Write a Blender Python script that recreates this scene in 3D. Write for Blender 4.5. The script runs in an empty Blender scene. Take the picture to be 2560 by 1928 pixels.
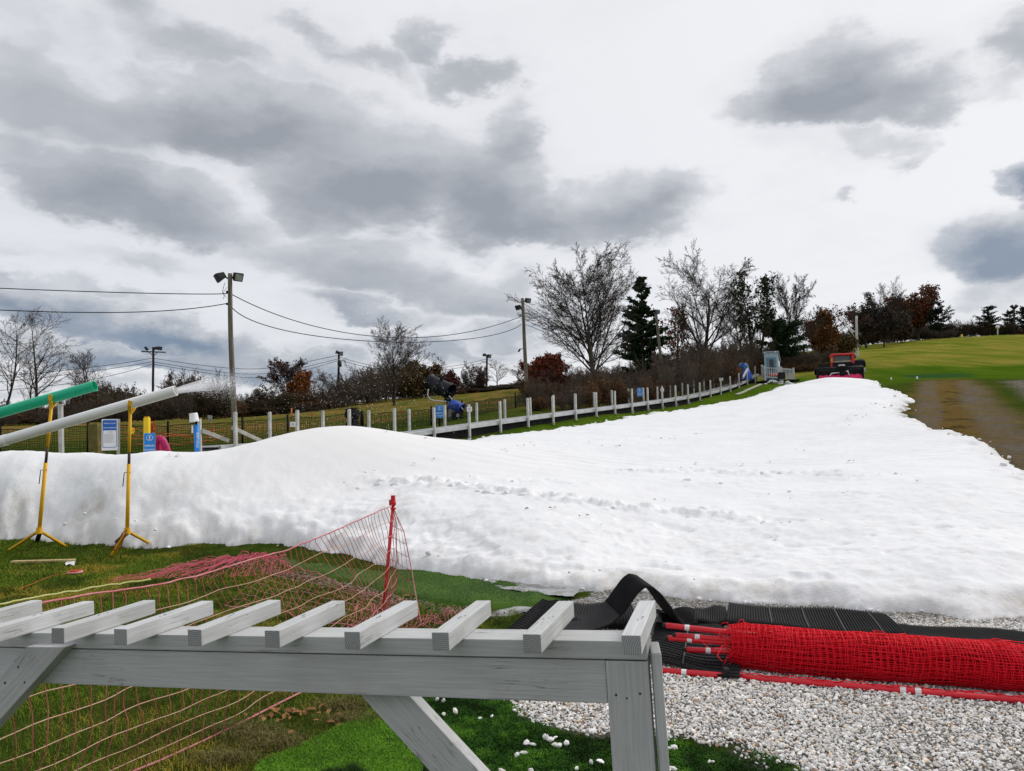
import bpy, bmesh, math, random
import numpy as np
from mathutils import Vector, Matrix, noise as mnoise
R = math.radians
scene = bpy.context.scene
COL = scene.collection
rng = np.random.default_rng(7)
random.seed(7)

# ------------------------------------------------------------------ camera
FPX, CX, CY, CAMZ = 1926.0, 1280.0, 964.0, 1.6
PITCH, ROLL = math.atan(116 / FPX), R(1.5)
_f = np.array([0, math.cos(PITCH), math.sin(PITCH)])
_r0 = np.array([1.0, 0, 0]); _u0 = np.array([0, -math.sin(PITCH), math.cos(PITCH)])
_r = math.cos(ROLL) * _r0 - math.sin(ROLL) * _u0
_u = math.cos(ROLL) * _u0 + math.sin(ROLL) * _r0
EYE = np.array([0, 0, CAMZ])
cam_d = bpy.data.cameras.new("camera"); cam = bpy.data.objects.new("camera", cam_d); COL.objects.link(cam)
cam_d.sensor_width = 36.0; cam_d.lens = 36.0 * FPX / 2560.0
cam_d.clip_start = 0.05; cam_d.clip_end = 8000
M = Matrix(((_r[0], _u[0], -_f[0], 0), (_r[1], _u[1], -_f[1], 0), (_r[2], _u[2], -_f[2], CAMZ), (0, 0, 0, 1)))
cam.matrix_world = M
scene.camera = cam

def ray(px, py):
    d = _f + _r * ((px - CX) / FPX) + _u * ((CY - py) / FPX)
    return d
def W(px, py, D):
    "world point seen at photo pixel (px,py) at forward distance D"
    d = ray(px, py); return EYE + d * (D / d[1])
def WZ(px, py, z=0.0):
    d = ray(px, py); return EYE + d * ((z - CAMZ) / d[2])
def WP(px, py, A, B):
    "photo pixel on the vertical plane through plan points A, B"
    d = ray(px, py); n = np.array([-(B[1] - A[1]), B[0] - A[0]])
    t = (n @ np.array(A[:2])) / (n @ d[:2]); return EYE + d * t
def G(px, py, far=400.0):
    "photo pixel on the terrain"
    d = ray(px, py); d = d / d[1]
    ts = np.concatenate([np.linspace(2, 60, 1200), np.linspace(60, far, 1200)])
    P = EYE + ts[:, None] * d
    h = P[:, 2] - terrain(P[:, 0], P[:, 1])
    k = np.nonzero(h < 0)[0]
    if len(k) == 0: return P[-1]
    k = k[0]
    if k == 0: return P[0]
    a, b = ts[k - 1], ts[k]
    for _ in range(24):
        m = (a + b) / 2; p = EYE + m * d
        if p[2] - terrain(p[:1], p[1:2])[0] < 0: b = m
        else: a = m
    return EYE + b * d

# ------------------------------------------------------------------ numpy noise
def _hash(i, j, s):
    n = (i * 374761393 + j * 668265263 + s * 1274126177) & 0x7fffffff
    n = ((n ^ (n >> 13)) * 1274126177) & 0x7fffffff
    return ((n ^ (n >> 16)) & 0xffff) / 65535.0
def vnoise(x, y, s=0):
    x = np.asarray(x, float); y = np.asarray(y, float)
    i = np.floor(x).astype(np.int64); j = np.floor(y).astype(np.int64)
    fx = x - i; fy = y - j
    fx = fx * fx * fx * (fx * (fx * 6 - 15) + 10); fy = fy * fy * fy * (fy * (fy * 6 - 15) + 10)
    a = _hash(i, j, s); b = _hash(i + 1, j, s); c = _hash(i, j + 1, s); d = _hash(i + 1, j + 1, s)
    return (a + (b - a) * fx) * (1 - fy) + (c + (d - c) * fx) * fy
def fbm(x, y, s=0, o=4, g=0.5):
    t = 0; a = 1; n = 0
    for k in range(o):
        t = t + a * (vnoise(x, y, s + k * 17) - 0.5); n += a; a *= g
        x = x * 2.03 + 3.1; y = y * 2.03 + 1.7
    return t / n * 2
def sstep(a, b, x):
    t = np.clip((x - a) / (b - a), 0, 1); return t * t * (3 - 2 * t)
def poly_sd(P, x, y):
    "signed distance to polygon, inside positive"
    P = np.asarray(P)[:, :2]; x = np.asarray(x, float); y = np.asarray(y, float)
    d2 = np.full(x.shape, 1e18); ins = np.zeros(x.shape, bool)
    n = len(P)
    for k in range(n):
        ax, ay = P[k]; bx, by = P[(k + 1) % n]
        ex, ey = bx - ax, by - ay
        t = np.clip(((x - ax) * ex + (y - ay) * ey) / (ex * ex + ey * ey + 1e-12), 0, 1)
        dx = x - ax - t * ex; dy = y - ay - t * ey
        d2 = np.minimum(d2, dx * dx + dy * dy)
        if ay != by:
            c = ((ay > y) != (by > y)) & (x < (bx - ax) * (y - ay) / (by - ay) + ax)
            ins ^= c
    return np.where(ins, 1, -1) * np.sqrt(d2)
def line_d(P, x, y):
    "distance to polyline and the fraction along it"
    P = np.asarray(P)[:, :2]; d2 = np.full(np.shape(x), 1e18); fr = np.zeros(np.shape(x))
    n = len(P) - 1
    for k in range(n):
        ax, ay = P[k]; bx, by = P[k + 1]; ex, ey = bx - ax, by - ay
        t = np.clip(((x - ax) * ex + (y - ay) * ey) / (ex * ex + ey * ey + 1e-12), 0, 1)
        q = (x - ax - t * ex) ** 2 + (y - ay - t * ey) ** 2
        fr = np.where(q < d2, (k + t) / n, fr); d2 = np.minimum(d2, q)
    return np.sqrt(d2), fr
class TPS:
    def __init__(s, P, z, lam=0.0):
        P = np.asarray(P, float); s.c = P.mean(0); s.k = P.std(); s.P = (P - s.c) / s.k
        n = len(P); A = np.zeros((n + 3, n + 3))
        A[:n, :n] = s.phi(s.P[:, None], s.P[None]) + lam * np.eye(n)
        A[:n, n] = 1; A[:n, n + 1:] = s.P; A[n:, :n] = A[:n, n:].T
        s.w = np.linalg.solve(A, np.concatenate([z, np.zeros(3)]))
    def phi(s, a, b):
        r2 = ((a - b) ** 2).sum(-1); return r2 * np.log(r2 + 1e-9)
    def __call__(s, x, y):
        x = np.asarray(x, float); sh = x.shape; Q = (np.stack([x.ravel(), np.ravel(y)], 1) - s.c) / s.k
        out = np.empty(len(Q))
        for a in range(0, len(Q), 40000):
            q = Q[a:a + 40000]
            out[a:a + 40000] = s.phi(q[:, None], s.P[None]) @ s.w[:-3] + s.w[-3] + q @ s.w[-2:]
        return out.reshape(sh)

# ------------------------------------------------------------------ mesh collecting
def frame(d, up=(0, 0, 1)):
    d = np.asarray(d, float); d = d / (np.linalg.norm(d) + 1e-12); up = np.asarray(up, float)
    if abs(d @ up) > 0.98: up = np.array([1.0, 0, 0]) if abs(d[0]) < 0.9 else np.array([0, 1.0, 0])
    s = np.cross(d, up); s /= np.linalg.norm(s); u = np.cross(s, d); return d, s, u
class MB:
    def __init__(s): s.ch = []; s.n = 0
    def add(s, v, f, mat=0, smooth=False, col=None):
        v = np.asarray(v, float).reshape(-1, 3); f = np.asarray(f, np.int64)
        s.ch.append((v, f + s.n, mat, smooth, col)); s.n += len(v); return s
    def box(s, c, size, rot=None, mat=0):
        v = np.array([(x, y, z) for x in (-.5, .5) for y in (-.5, .5) for z in (-.5, .5)]) * np.asarray(size, float)
        if rot is not None: v = v @ np.asarray(rot, float).T
        return s.add(v + np.asarray(c, float), [(0, 1, 3, 2), (4, 6, 7, 5), (0, 4, 5, 1), (2, 3, 7, 6), (0, 2, 6, 4), (1, 5, 7, 3)], mat)
    def beam(s, a, b, w, h, up=(0, 0, 1), mat=0):
        "box from a to b, width w sideways, height h along up"
        a = np.asarray(a, float); b = np.asarray(b, float); d, sd, u = frame(b - a, up)
        return s.box((a + b) / 2, (np.linalg.norm(b - a), w, h), np.stack([d, sd, u], 1), mat)
    def tube(s, P, r, n=6, mat=0, smooth=True, caps=True, closed=False):
        P = np.asarray(P, float); m = len(P); r = np.broadcast_to(np.asarray(r, float), (m,))
        T = np.empty_like(P)
        if closed: T[:] = np.roll(P, -1, 0) - np.roll(P, 1, 0)
        else: T[1:-1] = P[2:] - P[:-2]; T[0] = P[1] - P[0]; T[-1] = P[-1] - P[-2]
        T /= np.linalg.norm(T, axis=1)[:, None] + 1e-12
        _, sd, u = frame(T[0]); V = []
        a = np.arange(n) * 2 * math.pi / n
        for k in range(m):
            u = u - T[k] * (u @ T[k]); u /= np.linalg.norm(u) + 1e-12; sd = np.cross(T[k], u)
            V.append(P[k] + r[k] * (np.cos(a)[:, None] * sd + np.sin(a)[:, None] * u))
        V = np.concatenate(V)
        i, j = np.meshgrid(np.arange(m if closed else m - 1), np.arange(n), indexing='ij'); i2 = (i + 1) % m; j2 = (j + 1) % n
        F = np.stack([i * n + j, i * n + j2, i2 * n + j2, i2 * n + j], -1).reshape(-1, 4)
        s.add(V, F, mat, smooth)
        if caps and not closed and n > 2:
            b = s.n - len(V)
            s.ch.append((np.zeros((0, 3)), np.array([list(range(n - 1, -1, -1))]) + b, mat, False, None))
            s.ch.append((np.zeros((0, 3)), np.array([list(range(n))]) + b + (m - 1) * n, mat, False, None))
        return s
    def lathe(s, prof, n=24, mat=0, smooth=True, o=(0, 0, 0), axis=(0, 0, 1)):
        d, sd, u = frame(axis); a = np.arange(n) * 2 * math.pi / n; V = []
        for (r, z) in prof: V.append(np.asarray(o) + d * z + r * (np.cos(a)[:, None] * sd + np.sin(a)[:, None] * u))
        m = len(prof); i, j = np.meshgrid(np.arange(m - 1), np.arange(n), indexing='ij'); j2 = (j + 1) % n
        F = np.stack([i * n + j, i * n + j2, (i + 1) * n + j2, (i + 1) * n + j], -1).reshape(-1, 4)
        return s.add(np.concatenate(V), F, mat, smooth)
    def grid(s, V, mat=0, smooth=True, flip=False):
        a, b = V.shape[:2]; i, j = np.meshgrid(np.arange(a - 1), np.arange(b - 1), indexing='ij')
        F = np.stack([i * b + j, (i + 1) * b + j, (i + 1) * b + j + 1, i * b + j + 1], -1).reshape(-1, 4)
        return s.add(V.reshape(-1, 3), F[:, ::-1] if flip else F, mat, smooth)
    def prism(s, poly, a, b, o=(0, 0, 0), ax=((1, 0, 0), (0, 0, 1), (0, 1, 0)), mat=0):
        "polygon in the (ax0, ax1) plane extruded along ax2 from a to b"
        ax = np.asarray(ax, float); p = np.asarray(poly, float); n = len(p); o = np.asarray(o, float)
        base = o + p[:, :1] * ax[0] + p[:, 1:2] * ax[1]
        V = np.concatenate([base + a * ax[2], base + b * ax[2]])
        s.add(V, [(k, (k + 1) % n, n + (k + 1) % n, n + k) for k in range(n)], mat)
        o0 = s.n - 2 * n
        s.ch.append((np.zeros((0, 3)), np.array([list(range(n - 1, -1, -1))]) + o0, mat, False, None))
        s.ch.append((np.zeros((0, 3)), np.array([list(range(n, 2 * n))]) + o0, mat, False, None))
        return s
    def ball(s, c, r, mat=0, n=10, sc=(1, 1, 1)):
        pr = [(math.sin(t) + 1e-4, -math.cos(t)) for t in np.linspace(0, math.pi, n)]
        b = MB().lathe(pr, n + 2); v = b.ch[0][0] * r * np.asarray(sc) + np.asarray(c)
        return s.add(v, b.ch[0][1], mat, True)
    def data(s, name, mats=()):
        me = bpy.data.meshes.new(name)
        V = np.concatenate([c[0] for c in s.ch]) if s.ch else np.zeros((0, 3))
        lt = np.concatenate([np.full(len(c[1]), c[1].shape[1]) for c in s.ch if len(c[1])])
        li = np.concatenate([c[1].ravel() for c in s.ch if len(c[1])])
        mi = np.concatenate([np.full(len(c[1]), c[2]) if np.isscalar(c[2]) else np.asarray(c[2]) for c in s.ch if len(c[1])])
        sm = np.concatenate([np.full(len(c[1]), c[3]) for c in s.ch if len(c[1])])
        me.vertices.add(len(V)); me.vertices.foreach_set("co", V.ravel().astype(np.float32))
        me.loops.add(len(li)); me.loops.foreach_set("vertex_index", li.astype(np.int32))
        me.polygons.add(len(lt)); me.polygons.foreach_set("loop_start", (np.cumsum(lt) - lt).astype(np.int32))
        me.polygons.foreach_set("loop_total", lt.astype(np.int32))
        me.polygons.foreach_set("material_index", mi.astype(np.int32)); me.polygons.foreach_set("use_smooth", sm.astype(bool))
        if any(c[4] is not None for c in s.ch):
            cc = np.concatenate([np.broadcast_to(np.asarray(c[4] if c[4] is not None else (1, 1, 1, 1), float), (len(c[0]), 4)) for c in s.ch])
            at = me.color_attributes.new("tint", 'FLOAT_COLOR', 'POINT'); at.data.foreach_set("color", cc.ravel().astype(np.float32))
        me.update(); me.validate()
        for m in mats: me.materials.append(m)
        return me
    def build(s, name, mats, parent=None, loc=None):
        if not isinstance(mats, (list, tuple)): mats = [mats]
        o = bpy.data.objects.new(name, s.data(name, mats)); COL.objects.link(o)
        if parent is not None:
            o.parent = parent; o.matrix_parent_inverse = parent.matrix_world.inverted() if False else Matrix.Identity(4)
        if loc is not None: o.location = loc
        return o
def bevel(o, w=0.003, seg=2):
    bm = bmesh.new(); bm.from_mesh(o.data)
    bmesh.ops.bevel(bm, geom=list(bm.edges), offset=w, segments=seg, affect='EDGES', profile=0.6)
    bm.to_mesh(o.data); bm.free(); return o
def tag(o, label=None, cat=None, group=None, kind=None):
    if label: o['label'] = label
    if cat: o['category'] = cat
    if group: o['group'] = group
    if kind: o['kind'] = kind
    return o
def thing(name, loc, label, cat, group=None, rz=0.0):
    o = bpy.data.objects.new(name, None); COL.objects.link(o); o.location = loc; o.rotation_euler = (0, 0, rz)
    o.empty_display_size = 0.2
    return tag(o, label, cat, group)
def dup(o, loc=None, rz=None, label=None, scale=None):
    c = o.copy(); COL.objects.link(c)
    if loc is not None: c.location = loc
    if rz is not None: c.rotation_euler = (c.rotation_euler[0], c.rotation_euler[1], rz)
    if label: c['label'] = label
    if scale is not None: c.scale = scale if hasattr(scale, '__len__') else (scale,) * 3
    for ch in list(o.children):
        d = ch.copy(); COL.objects.link(d); d.parent = c
        for g in list(ch.children):
            e = g.copy(); COL.objects.link(e); e.parent = d
    return c
def text_mesh(txt, size, parent, mat, loc, right, up, name="lettering", depth=0.0005, align='CENTER', space=1.0):
    cu = bpy.data.curves.new("t", 'FONT'); cu.body = txt; cu.size = size; cu.align_x = align; cu.align_y = 'CENTER'
    cu.extrude = depth; cu.space_line = space; cu.offset = size * 0.012
    t = bpy.data.objects.new("t", cu); COL.objects.link(t)
    bpy.context.view_layer.update()
    me = bpy.data.meshes.new_from_object(t.evaluated_get(bpy.context.evaluated_depsgraph_get()))
    bpy.data.objects.remove(t); bpy.data.curves.remove(cu)
    me.materials.clear(); me.materials.append(mat)
    o = bpy.data.objects.new(name, me); COL.objects.link(o); o.parent = parent
    r_ = Vector(right).normalized(); u_ = Vector(up).normalized(); n_ = r_.cross(u_)
    o.matrix_local = Matrix(((r_[0], u_[0], n_[0], loc[0]), (r_[1], u_[1], n_[1], loc[1]), (r_[2], u_[2], n_[2], loc[2]), (0, 0, 0, 1)))
    return o

# ------------------------------------------------------------------ materials
class NT:
    def __init__(s, tree): s.t = tree; s.n = tree.nodes; s.l = tree.links
    def node(s, typ, **kw):
        n = s.n.new(typ)
        for k, v in kw.items():
            if k == 'inp':
                for a, b in v.items():
                    if hasattr(b, 'is_output') or isinstance(b, bpy.types.NodeSocket): s.l.new(b, n.inputs[a])
                    else: n.inputs[a].default_value = b
            else: setattr(n, k, v)
        return n
    def math(s, op, a, b=None, c=None, clamp=False):
        n = s.node('ShaderNodeMath', operation=op, use_clamp=clamp)
        for i, x in enumerate((a, b, c)):
            if x is None: continue
            if isinstance(x, bpy.types.NodeSocket): s.l.new(x, n.inputs[i])
            else: n.inputs[i].default_value = x
        return n.outputs[0]
    def noise(s, vec, scale, detail=4, rough=0.55, dist=0.0, out=0):
        n = s.node('ShaderNodeTexNoise'); n.inputs['Scale'].default_value = scale; n.inputs['Detail'].default_value = detail
        n.inputs['Roughness'].default_value = rough; n.inputs['Distortion'].default_value = dist
        if vec is not None: s.l.new(vec, n.inputs['Vector'])
        return n.outputs[out]
    def ramp(s, fac, stops, interp='LINEAR'):
        n = s.node('ShaderNodeValToRGB'); cr = n.color_ramp; cr.interpolation = interp
        while len(cr.elements) < len(stops): cr.elements.new(0.5)
        for e, (p, c) in zip(cr.elements, stops):
            e.position = p; e.color = (*c, 1) if len(c) == 3 else c
        s.l.new(fac, n.inputs[0]); return n.outputs[0]
    def maprange(s, v, a, b, c=0.0, d=1.0, smooth=False):
        n = s.node('ShaderNodeMapRange', interpolation_type='SMOOTHSTEP' if smooth else 'LINEAR')
        s.l.new(v, n.inputs[0])
        for i, x in zip((1, 2, 3, 4), (a, b, c, d)): n.inputs[i].default_value = x
        return n.outputs[0]
    def mix(s, fac, a, b, mode='MIX'):
        n = s.node('ShaderNodeMix', data_type='RGBA', blend_type=mode)
        for i, x in ((0, fac), (6, a), (7, b)):
            if isinstance(x, bpy.types.NodeSocket): s.l.new(x, n.inputs[i])
            elif i == 0: n.inputs[0].default_value = x
            else: n.inputs[i].default_value = (*x, 1) if len(x) == 3 else x
        return n.outputs[2]
    def scale(s, vec, sc):
        n = s.node('ShaderNodeVectorMath', operation='MULTIPLY'); s.l.new(vec, n.inputs[0]); n.inputs[1].default_value = sc
        return n.outputs[0]
    def bump(s, h, strength=0.3, dist=0.01, normal=None):
        n = s.node('ShaderNodeBump'); n.inputs['Strength'].default_value = strength; n.inputs['Distance'].default_value = dist
        s.l.new(h, n.inputs['Height'])
        if normal is not None: s.l.new(normal, n.inputs['Normal'])
        return n.outputs[0]
def newmat(name, rough=0.7, spec=0.3, metallic=0.0):
    m = bpy.data.materials.new(name); m.use_nodes = True; t = NT(m.node_tree)
    b = t.n['Principled BSDF']; b.inputs['Roughness'].default_value = rough
    b.inputs['Specular IOR Level'].default_value = spec; b.inputs['Metallic'].default_value = metallic
    return m, t, b
def mixed(name, c1, c2, scale=8, rough=0.7, spec=0.3, stretch=(1, 1, 1), bump=0.0, bscale=None, metallic=0.0, lo=0.35, hi=0.65, coord='Object', rnd=0.0, bdist=0.01, detail=5):
    m, t, b = newmat(name, rough, spec, metallic)
    tc = t.node('ShaderNodeTexCoord').outputs[coord]; v = t.scale(tc, stretch)
    f = t.maprange(t.noise(v, scale, detail), lo, hi)
    c = t.mix(f, c1, c2)
    if rnd:
        oi = t.node('ShaderNodeObjectInfo').outputs['Random']
        c = t.mix(1.0, c, t.ramp(oi, [(0, (1 - rnd,) * 3), (1, (1 + rnd,) * 3)]), 'MULTIPLY')
    t.l.new(c, b.inputs['Base Color'])
    if bump: t.l.new(t.bump(t.noise(v, bscale or scale * 3, 4), bump, bdist), b.inputs['Normal'])
    return m
def tinted(name, rough=0.7, spec=0.2, trans=0.0, var=0.0, vs=8):
    "base colour from the mesh's own 'tint' attribute"
    m, t, b = newmat(name, rough, spec)
    a = t.node('ShaderNodeAttribute', attribute_name='tint').outputs['Color']
    if var:
        tc = t.node('ShaderNodeTexCoord').outputs['Object']
        a = t.mix(1.0, a, t.ramp(t.noise(tc, vs, 4), [(0.3, (1 - var,) * 3), (0.7, (1 + var,) * 3)]), 'MULTIPLY')
    t.l.new(a, b.inputs['Base Color'])
    return m
# ------------------------------------------------------------------ light and sky
SUN_AZ, SUN_EL = R(62), R(42)      # from +Y (view) towards +X (right)
sun_d = bpy.data.lights.new("sun", 'SUN'); sun = bpy.data.objects.new("sun", sun_d); COL.objects.link(sun)
sun_d.energy = 1.6; sun_d.angle = R(28); sun_d.color = (1.0, 0.96, 0.9)
sd = Vector((math.sin(SUN_AZ) * math.cos(SUN_EL), math.cos(SUN_AZ) * math.cos(SUN_EL), math.sin(SUN_EL)))
sun.rotation_euler = (-sd).to_track_quat('-Z', 'Y').to_euler()
world = bpy.data.worlds.new("World"); scene.world = world; world.use_nodes = True
wt = NT(world.node_tree); bg = wt.n['Background']
sky = wt.node('ShaderNodeTexSky', sky_type='NISHITA', sun_disc=False, sun_elevation=SUN_EL, sun_rotation=SUN_AZ)
skyc = wt.mix(1.0, sky.outputs[0], (0.10, 0.10, 0.10), 'MULTIPLY')
dirv = wt.node('ShaderNodeTexCoord').outputs['Generated']
sep = wt.node('ShaderNodeSeparateXYZ'); wt.l.new(dirv, sep.inputs[0]); X, Y, Z = sep.outputs
az = wt.math('ARCTAN2', X, Y); el = wt.math('ARCSINE', Z)
def ang(px, py):
    d = ray(px, py); d = d / np.linalg.norm(d); return math.atan2(d[0], d[1]), math.asin(d[2])
cmb = wt.node('ShaderNodeCombineXYZ'); wt.l.new(az, cmb.inputs[0]); wt.l.new(el, cmb.inputs[1])
ae = cmb.outputs[0]
st = wt.scale(ae, (1.0, 1.9, 1.0))
# domain warp: billows on the cloud outlines
nw = wt.node('ShaderNodeTexNoise'); nw.inputs['Scale'].default_value = 4.2; nw.inputs['Detail'].default_value = 7; nw.inputs['Roughness'].default_value = 0.56
wt.l.new(st, nw.inputs['Vector'])
wv = wt.node('ShaderNodeVectorMath', operation='SUBTRACT'); wt.l.new(nw.outputs['Color'], wv.inputs[0]); wv.inputs[1].default_value = (0.5, 0.5, 0.5)
wv2 = wt.scale(wv.outputs[0], (0.17, 0.11, 0))
nf = wt.node('ShaderNodeTexNoise'); nf.inputs['Scale'].default_value = 15.0; nf.inputs['Detail'].default_value = 6; nf.inputs['Roughness'].default_value = 0.6
wt.l.new(st, nf.inputs['Vector'])
wf = wt.node('ShaderNodeVectorMath', operation='SUBTRACT'); wt.l.new(nf.outputs['Color'], wf.inputs[0]); wf.inputs[1].default_value = (0.5, 0.5, 0.5)
wsum = wt.node('ShaderNodeVectorMath', operation='ADD'); wt.l.new(wv2, wsum.inputs[0]); wt.l.new(wt.scale(wf.outputs[0], (0.085, 0.06, 0)), wsum.inputs[1]); wv2 = wsum.outputs[0]
wa = wt.node('ShaderNodeVectorMath', operation='ADD'); wt.l.new(ae, wa.inputs[0]); wt.l.new(wv2, wa.inputs[1]); aew = wa.outputs[0]
# (px, py, rx, ry, amount, soft, rot, blue) one entry per cloud bank seen in the photograph
BL = [(600, 290, 430, 130, .85, .5, -3, 0), (130, 250, 420, 170, .62, .5, 8, 0), (330, 480, 390, 110, .85, .5, 14, .1), (500, 590, 130, 40, .6, .4, 18, .3), (90, 60, 420, 130, .38, .2, 0, 0),
      (560, 110, 420, 110, .48, .4, 6, 0), (760, 60, 200, 60, .5, .4, 14, 0), (1072, 120, 80, 80, .62, .4, 0, .1), (1180, 195, 150, 45, .55, .3, 0, 0), (930, 150, 200, 60, .42, .3, 10, 0),
      (960, 440, 300, 160, .95, .55, 0, .05), (1200, 470, 190, 190, .92, .5, 0, .05), (1270, 330, 110, 90, .66, .3, 0, 0), (1300, 560, 230, 70, .85, .5, 6, .1), (1540, 520, 220, 105, .88, .5, -4, .05), (1640, 490, 110, 70, .75, .5, 0, .05), (1420, 590, 330, 30, .6, .5, 0, .1),
      (2080, 215, 230, 120, .88, .55, 4, 0), (2250, 235, 200, 100, .78, .4, 8, 0), (2180, 340, 160, 60, .62, .4, 24, 0), (2260, 385, 60, 30, .5, .4, 0, 0), (2550, 120, 200, 130, .60, .3, 0, 0), (2460, 235, 160, 60, .45, .3, 0, 0), (2110, 465, 40, 25, .42, .3, 0, .1),
      (2590, 440, 100, 70, .95, .45, 0, .6), (2580, 625, 240, 100, .95, .5, 8, .7), (2500, 750, 360, 80, .42, .2, 0, .7), (2460, 660, 140, 40, .5, .3, 20, .4),
      (930, 690, 390, 90, .70, .4, 6, .2), (1200, 760, 240, 70, .72, .45, 6, .25), (900, 790, 220, 50, .78, .4, 6, .5), (1270, 700, 150, 70, .45, .3, 0, .2), (350, 660, 420, 50, .36, .2, 4, .3),
      (100, 790, 420, 55, .85, .4, 4, .8), (390, 835, 320, 44, .92, .45, 3, 1.0), (300, 895, 350, 36, .85, .4, 3, 1.0), (640, 905, 420, 38, .82, .3, 2, .9), (120, 730, 330, 36, .48, .3, 3, .5), (150, 960, 440, 28, .5, .3, 0, .8), (1060, 880, 330, 40, .58, .3, 2, .8), (1240, 850, 160, 40, .5, .3, 0, .7)]
BL = [(px, py, rx * 1.12, ry * 1.15, am, so, ro, bl) for (px, py, rx, ry, am, so, ro, bl) in BL]
dens = None; blue = None; under = None
for (px, py, rx, ry, amt, soft, rot, blu) in BL:
    a0, e0 = ang(px, py); a1, _ = ang(px + rx, py); _, e1 = ang(px, py - ry)
    s1 = wt.node('ShaderNodeVectorMath', operation='SUBTRACT'); wt.l.new(aew, s1.inputs[0]); s1.inputs[1].default_value = (a0, e0, 0)
    vr = wt.node('ShaderNodeVectorRotate', rotation_type='Z_AXIS'); wt.l.new(s1.outputs[0], vr.inputs['Vector']); vr.inputs['Angle'].default_value = R(rot + 1.5)
    s2 = wt.scale(vr.outputs[0], (1 / abs(a1 - a0), 1 / abs(e1 - e0), 0))
    ln = wt.node('ShaderNodeVectorMath', operation='LENGTH'); wt.l.new(s2, ln.inputs[0])
    f = wt.maprange(ln.outputs['Value'], 1.45, 0.15, 0.0, amt, True)
    dens = f if dens is None else wt.math('MAXIMUM', wt.math('ADD', wt.math('MULTIPLY', dens, .5), wt.math('MULTIPLY', f, .5)), wt.math('MAXIMUM', dens, f))
    if amt > .6:                                                    # heavy banks: pale tops, dark flat bases
        sp = wt.node('ShaderNodeSeparateXYZ'); wt.l.new(s2, sp.inputs[0])
        f = wt.math('MULTIPLY', f, wt.maprange(sp.outputs[1], -0.75, 0.7, 1.25, 0.35))
    under = f if under is None else wt.math('MAXIMUM', under, f)
    if blu:
        fb = wt.math('MULTIPLY', f, blu); blue = fb if blue is None else wt.math('MAXIMUM', blue, fb)
# puffs: fractal noise and cauliflower cells break the banks' outlines
st_w = wt.node('ShaderNodeVectorMath', operation='ADD'); wt.l.new(st, st_w.inputs[0]); wt.l.new(wt.scale(wf.outputs[0], (.07, .07, 0)), st_w.inputs[1])
pf = wt.noise(st_w.outputs[0], 5.5, 9, 0.57, 0.1)
vo = wt.node('ShaderNodeTexVoronoi', feature='SMOOTH_F1'); vo.inputs['Scale'].default_value = 11.0; vo.inputs['Smoothness'].default_value = .6; wt.l.new(st_w.outputs[0], vo.inputs['Vector'])
puff = wt.math('ADD', wt.math('MULTIPLY', wt.math('SUBTRACT', pf, .5), 1.15), wt.math('MULTIPLY', wt.math('SUBTRACT', .42, vo.outputs['Distance']), .48))
# wisps between the banks, stretched by perspective near the horizon
inv = wt.math('DIVIDE', 1.0, wt.math('ADD', wt.math('MAXIMUM', Z, 0.0), 0.22))
cp = wt.node('ShaderNodeCombineXYZ'); wt.l.new(wt.math('MULTIPLY', X, inv), cp.inputs[0]); wt.l.new(wt.math('MULTIPLY', Y, inv), cp.inputs[1])
w1 = wt.noise(cp.outputs[0], 2.3, 8, 0.58, 0.35)
wisp = wt.math('MULTIPLY', wt.math('SUBTRACT', w1, 0.5), 0.5)
cov = wt.maprange(wt.math('ADD', dens, wt.math('MULTIPLY', puff, .78)), 0.20, 0.52, 0.0, 1.0, True)
core = wt.maprange(wt.math('ADD', under, wt.math('MULTIPLY', puff, .5)), 0.1, 1.15, 0.0, 1.0)
d0 = wt.math('ADD', wt.math('MULTIPLY', cov, wt.math('ADD', .22, wt.math('MULTIPLY', core, .80))), wt.math('ADD', wisp, wt.math('MULTIPLY', dens, .26)))
# behind and far beside the camera the cover is plain grey cloud
side = wt.maprange(Y, 0.35, -0.15, 0.0, 1.0, True)
back = wt.math('MULTIPLY', side, wt.math('ADD', 0.34, wt.math('MULTIPLY', wisp, 1.0)))
d1 = wt.math('ADD', d0, back, clamp=True)
bright = wt.node('ShaderNodeVectorMath', operation='DOT_PRODUCT'); wt.l.new(dirv, bright.inputs[0]); bright.inputs[1].default_value = sd
glow = wt.maprange(bright.outputs['Value'], 0.1, 1.0, 0.0, 1.0, True)
lit = wt.mix(glow, (0.68, 0.69, 0.725), (0.78, 0.78, 0.795))
greyc = wt.mix(wt.math('MINIMUM', wt.math('MULTIPLY', blue, 1.2), 1.0), (0.285, 0.302, 0.332), (0.175, 0.228, 0.315))
cloud = wt.mix(d1, lit, greyc)
zen = wt.math('MULTIPLY', wt.maprange(Z, 0.55, 0.9, 1.0, 0.9), 1.0)
cover = wt.mix(0.93, skyc, cloud)
wt.l.new(cover, bg.inputs['Color']); bg.inputs['Strength'].default_value = 1.0
world.cycles.sampling_method = 'MANUAL'; world.cycles.sample_map_resolution = 1024
scene.view_settings.view_transform = 'Standard'; scene.view_settings.look = 'None'
scene.view_settings.exposure = 0.24; scene.view_settings.gamma = 1.0
scene.cycles.max_bounces = 8; scene.cycles.transparent_max_bounces = 8; scene.cycles.diffuse_bounces = 4
scene.cycles.use_denoising = True
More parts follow.
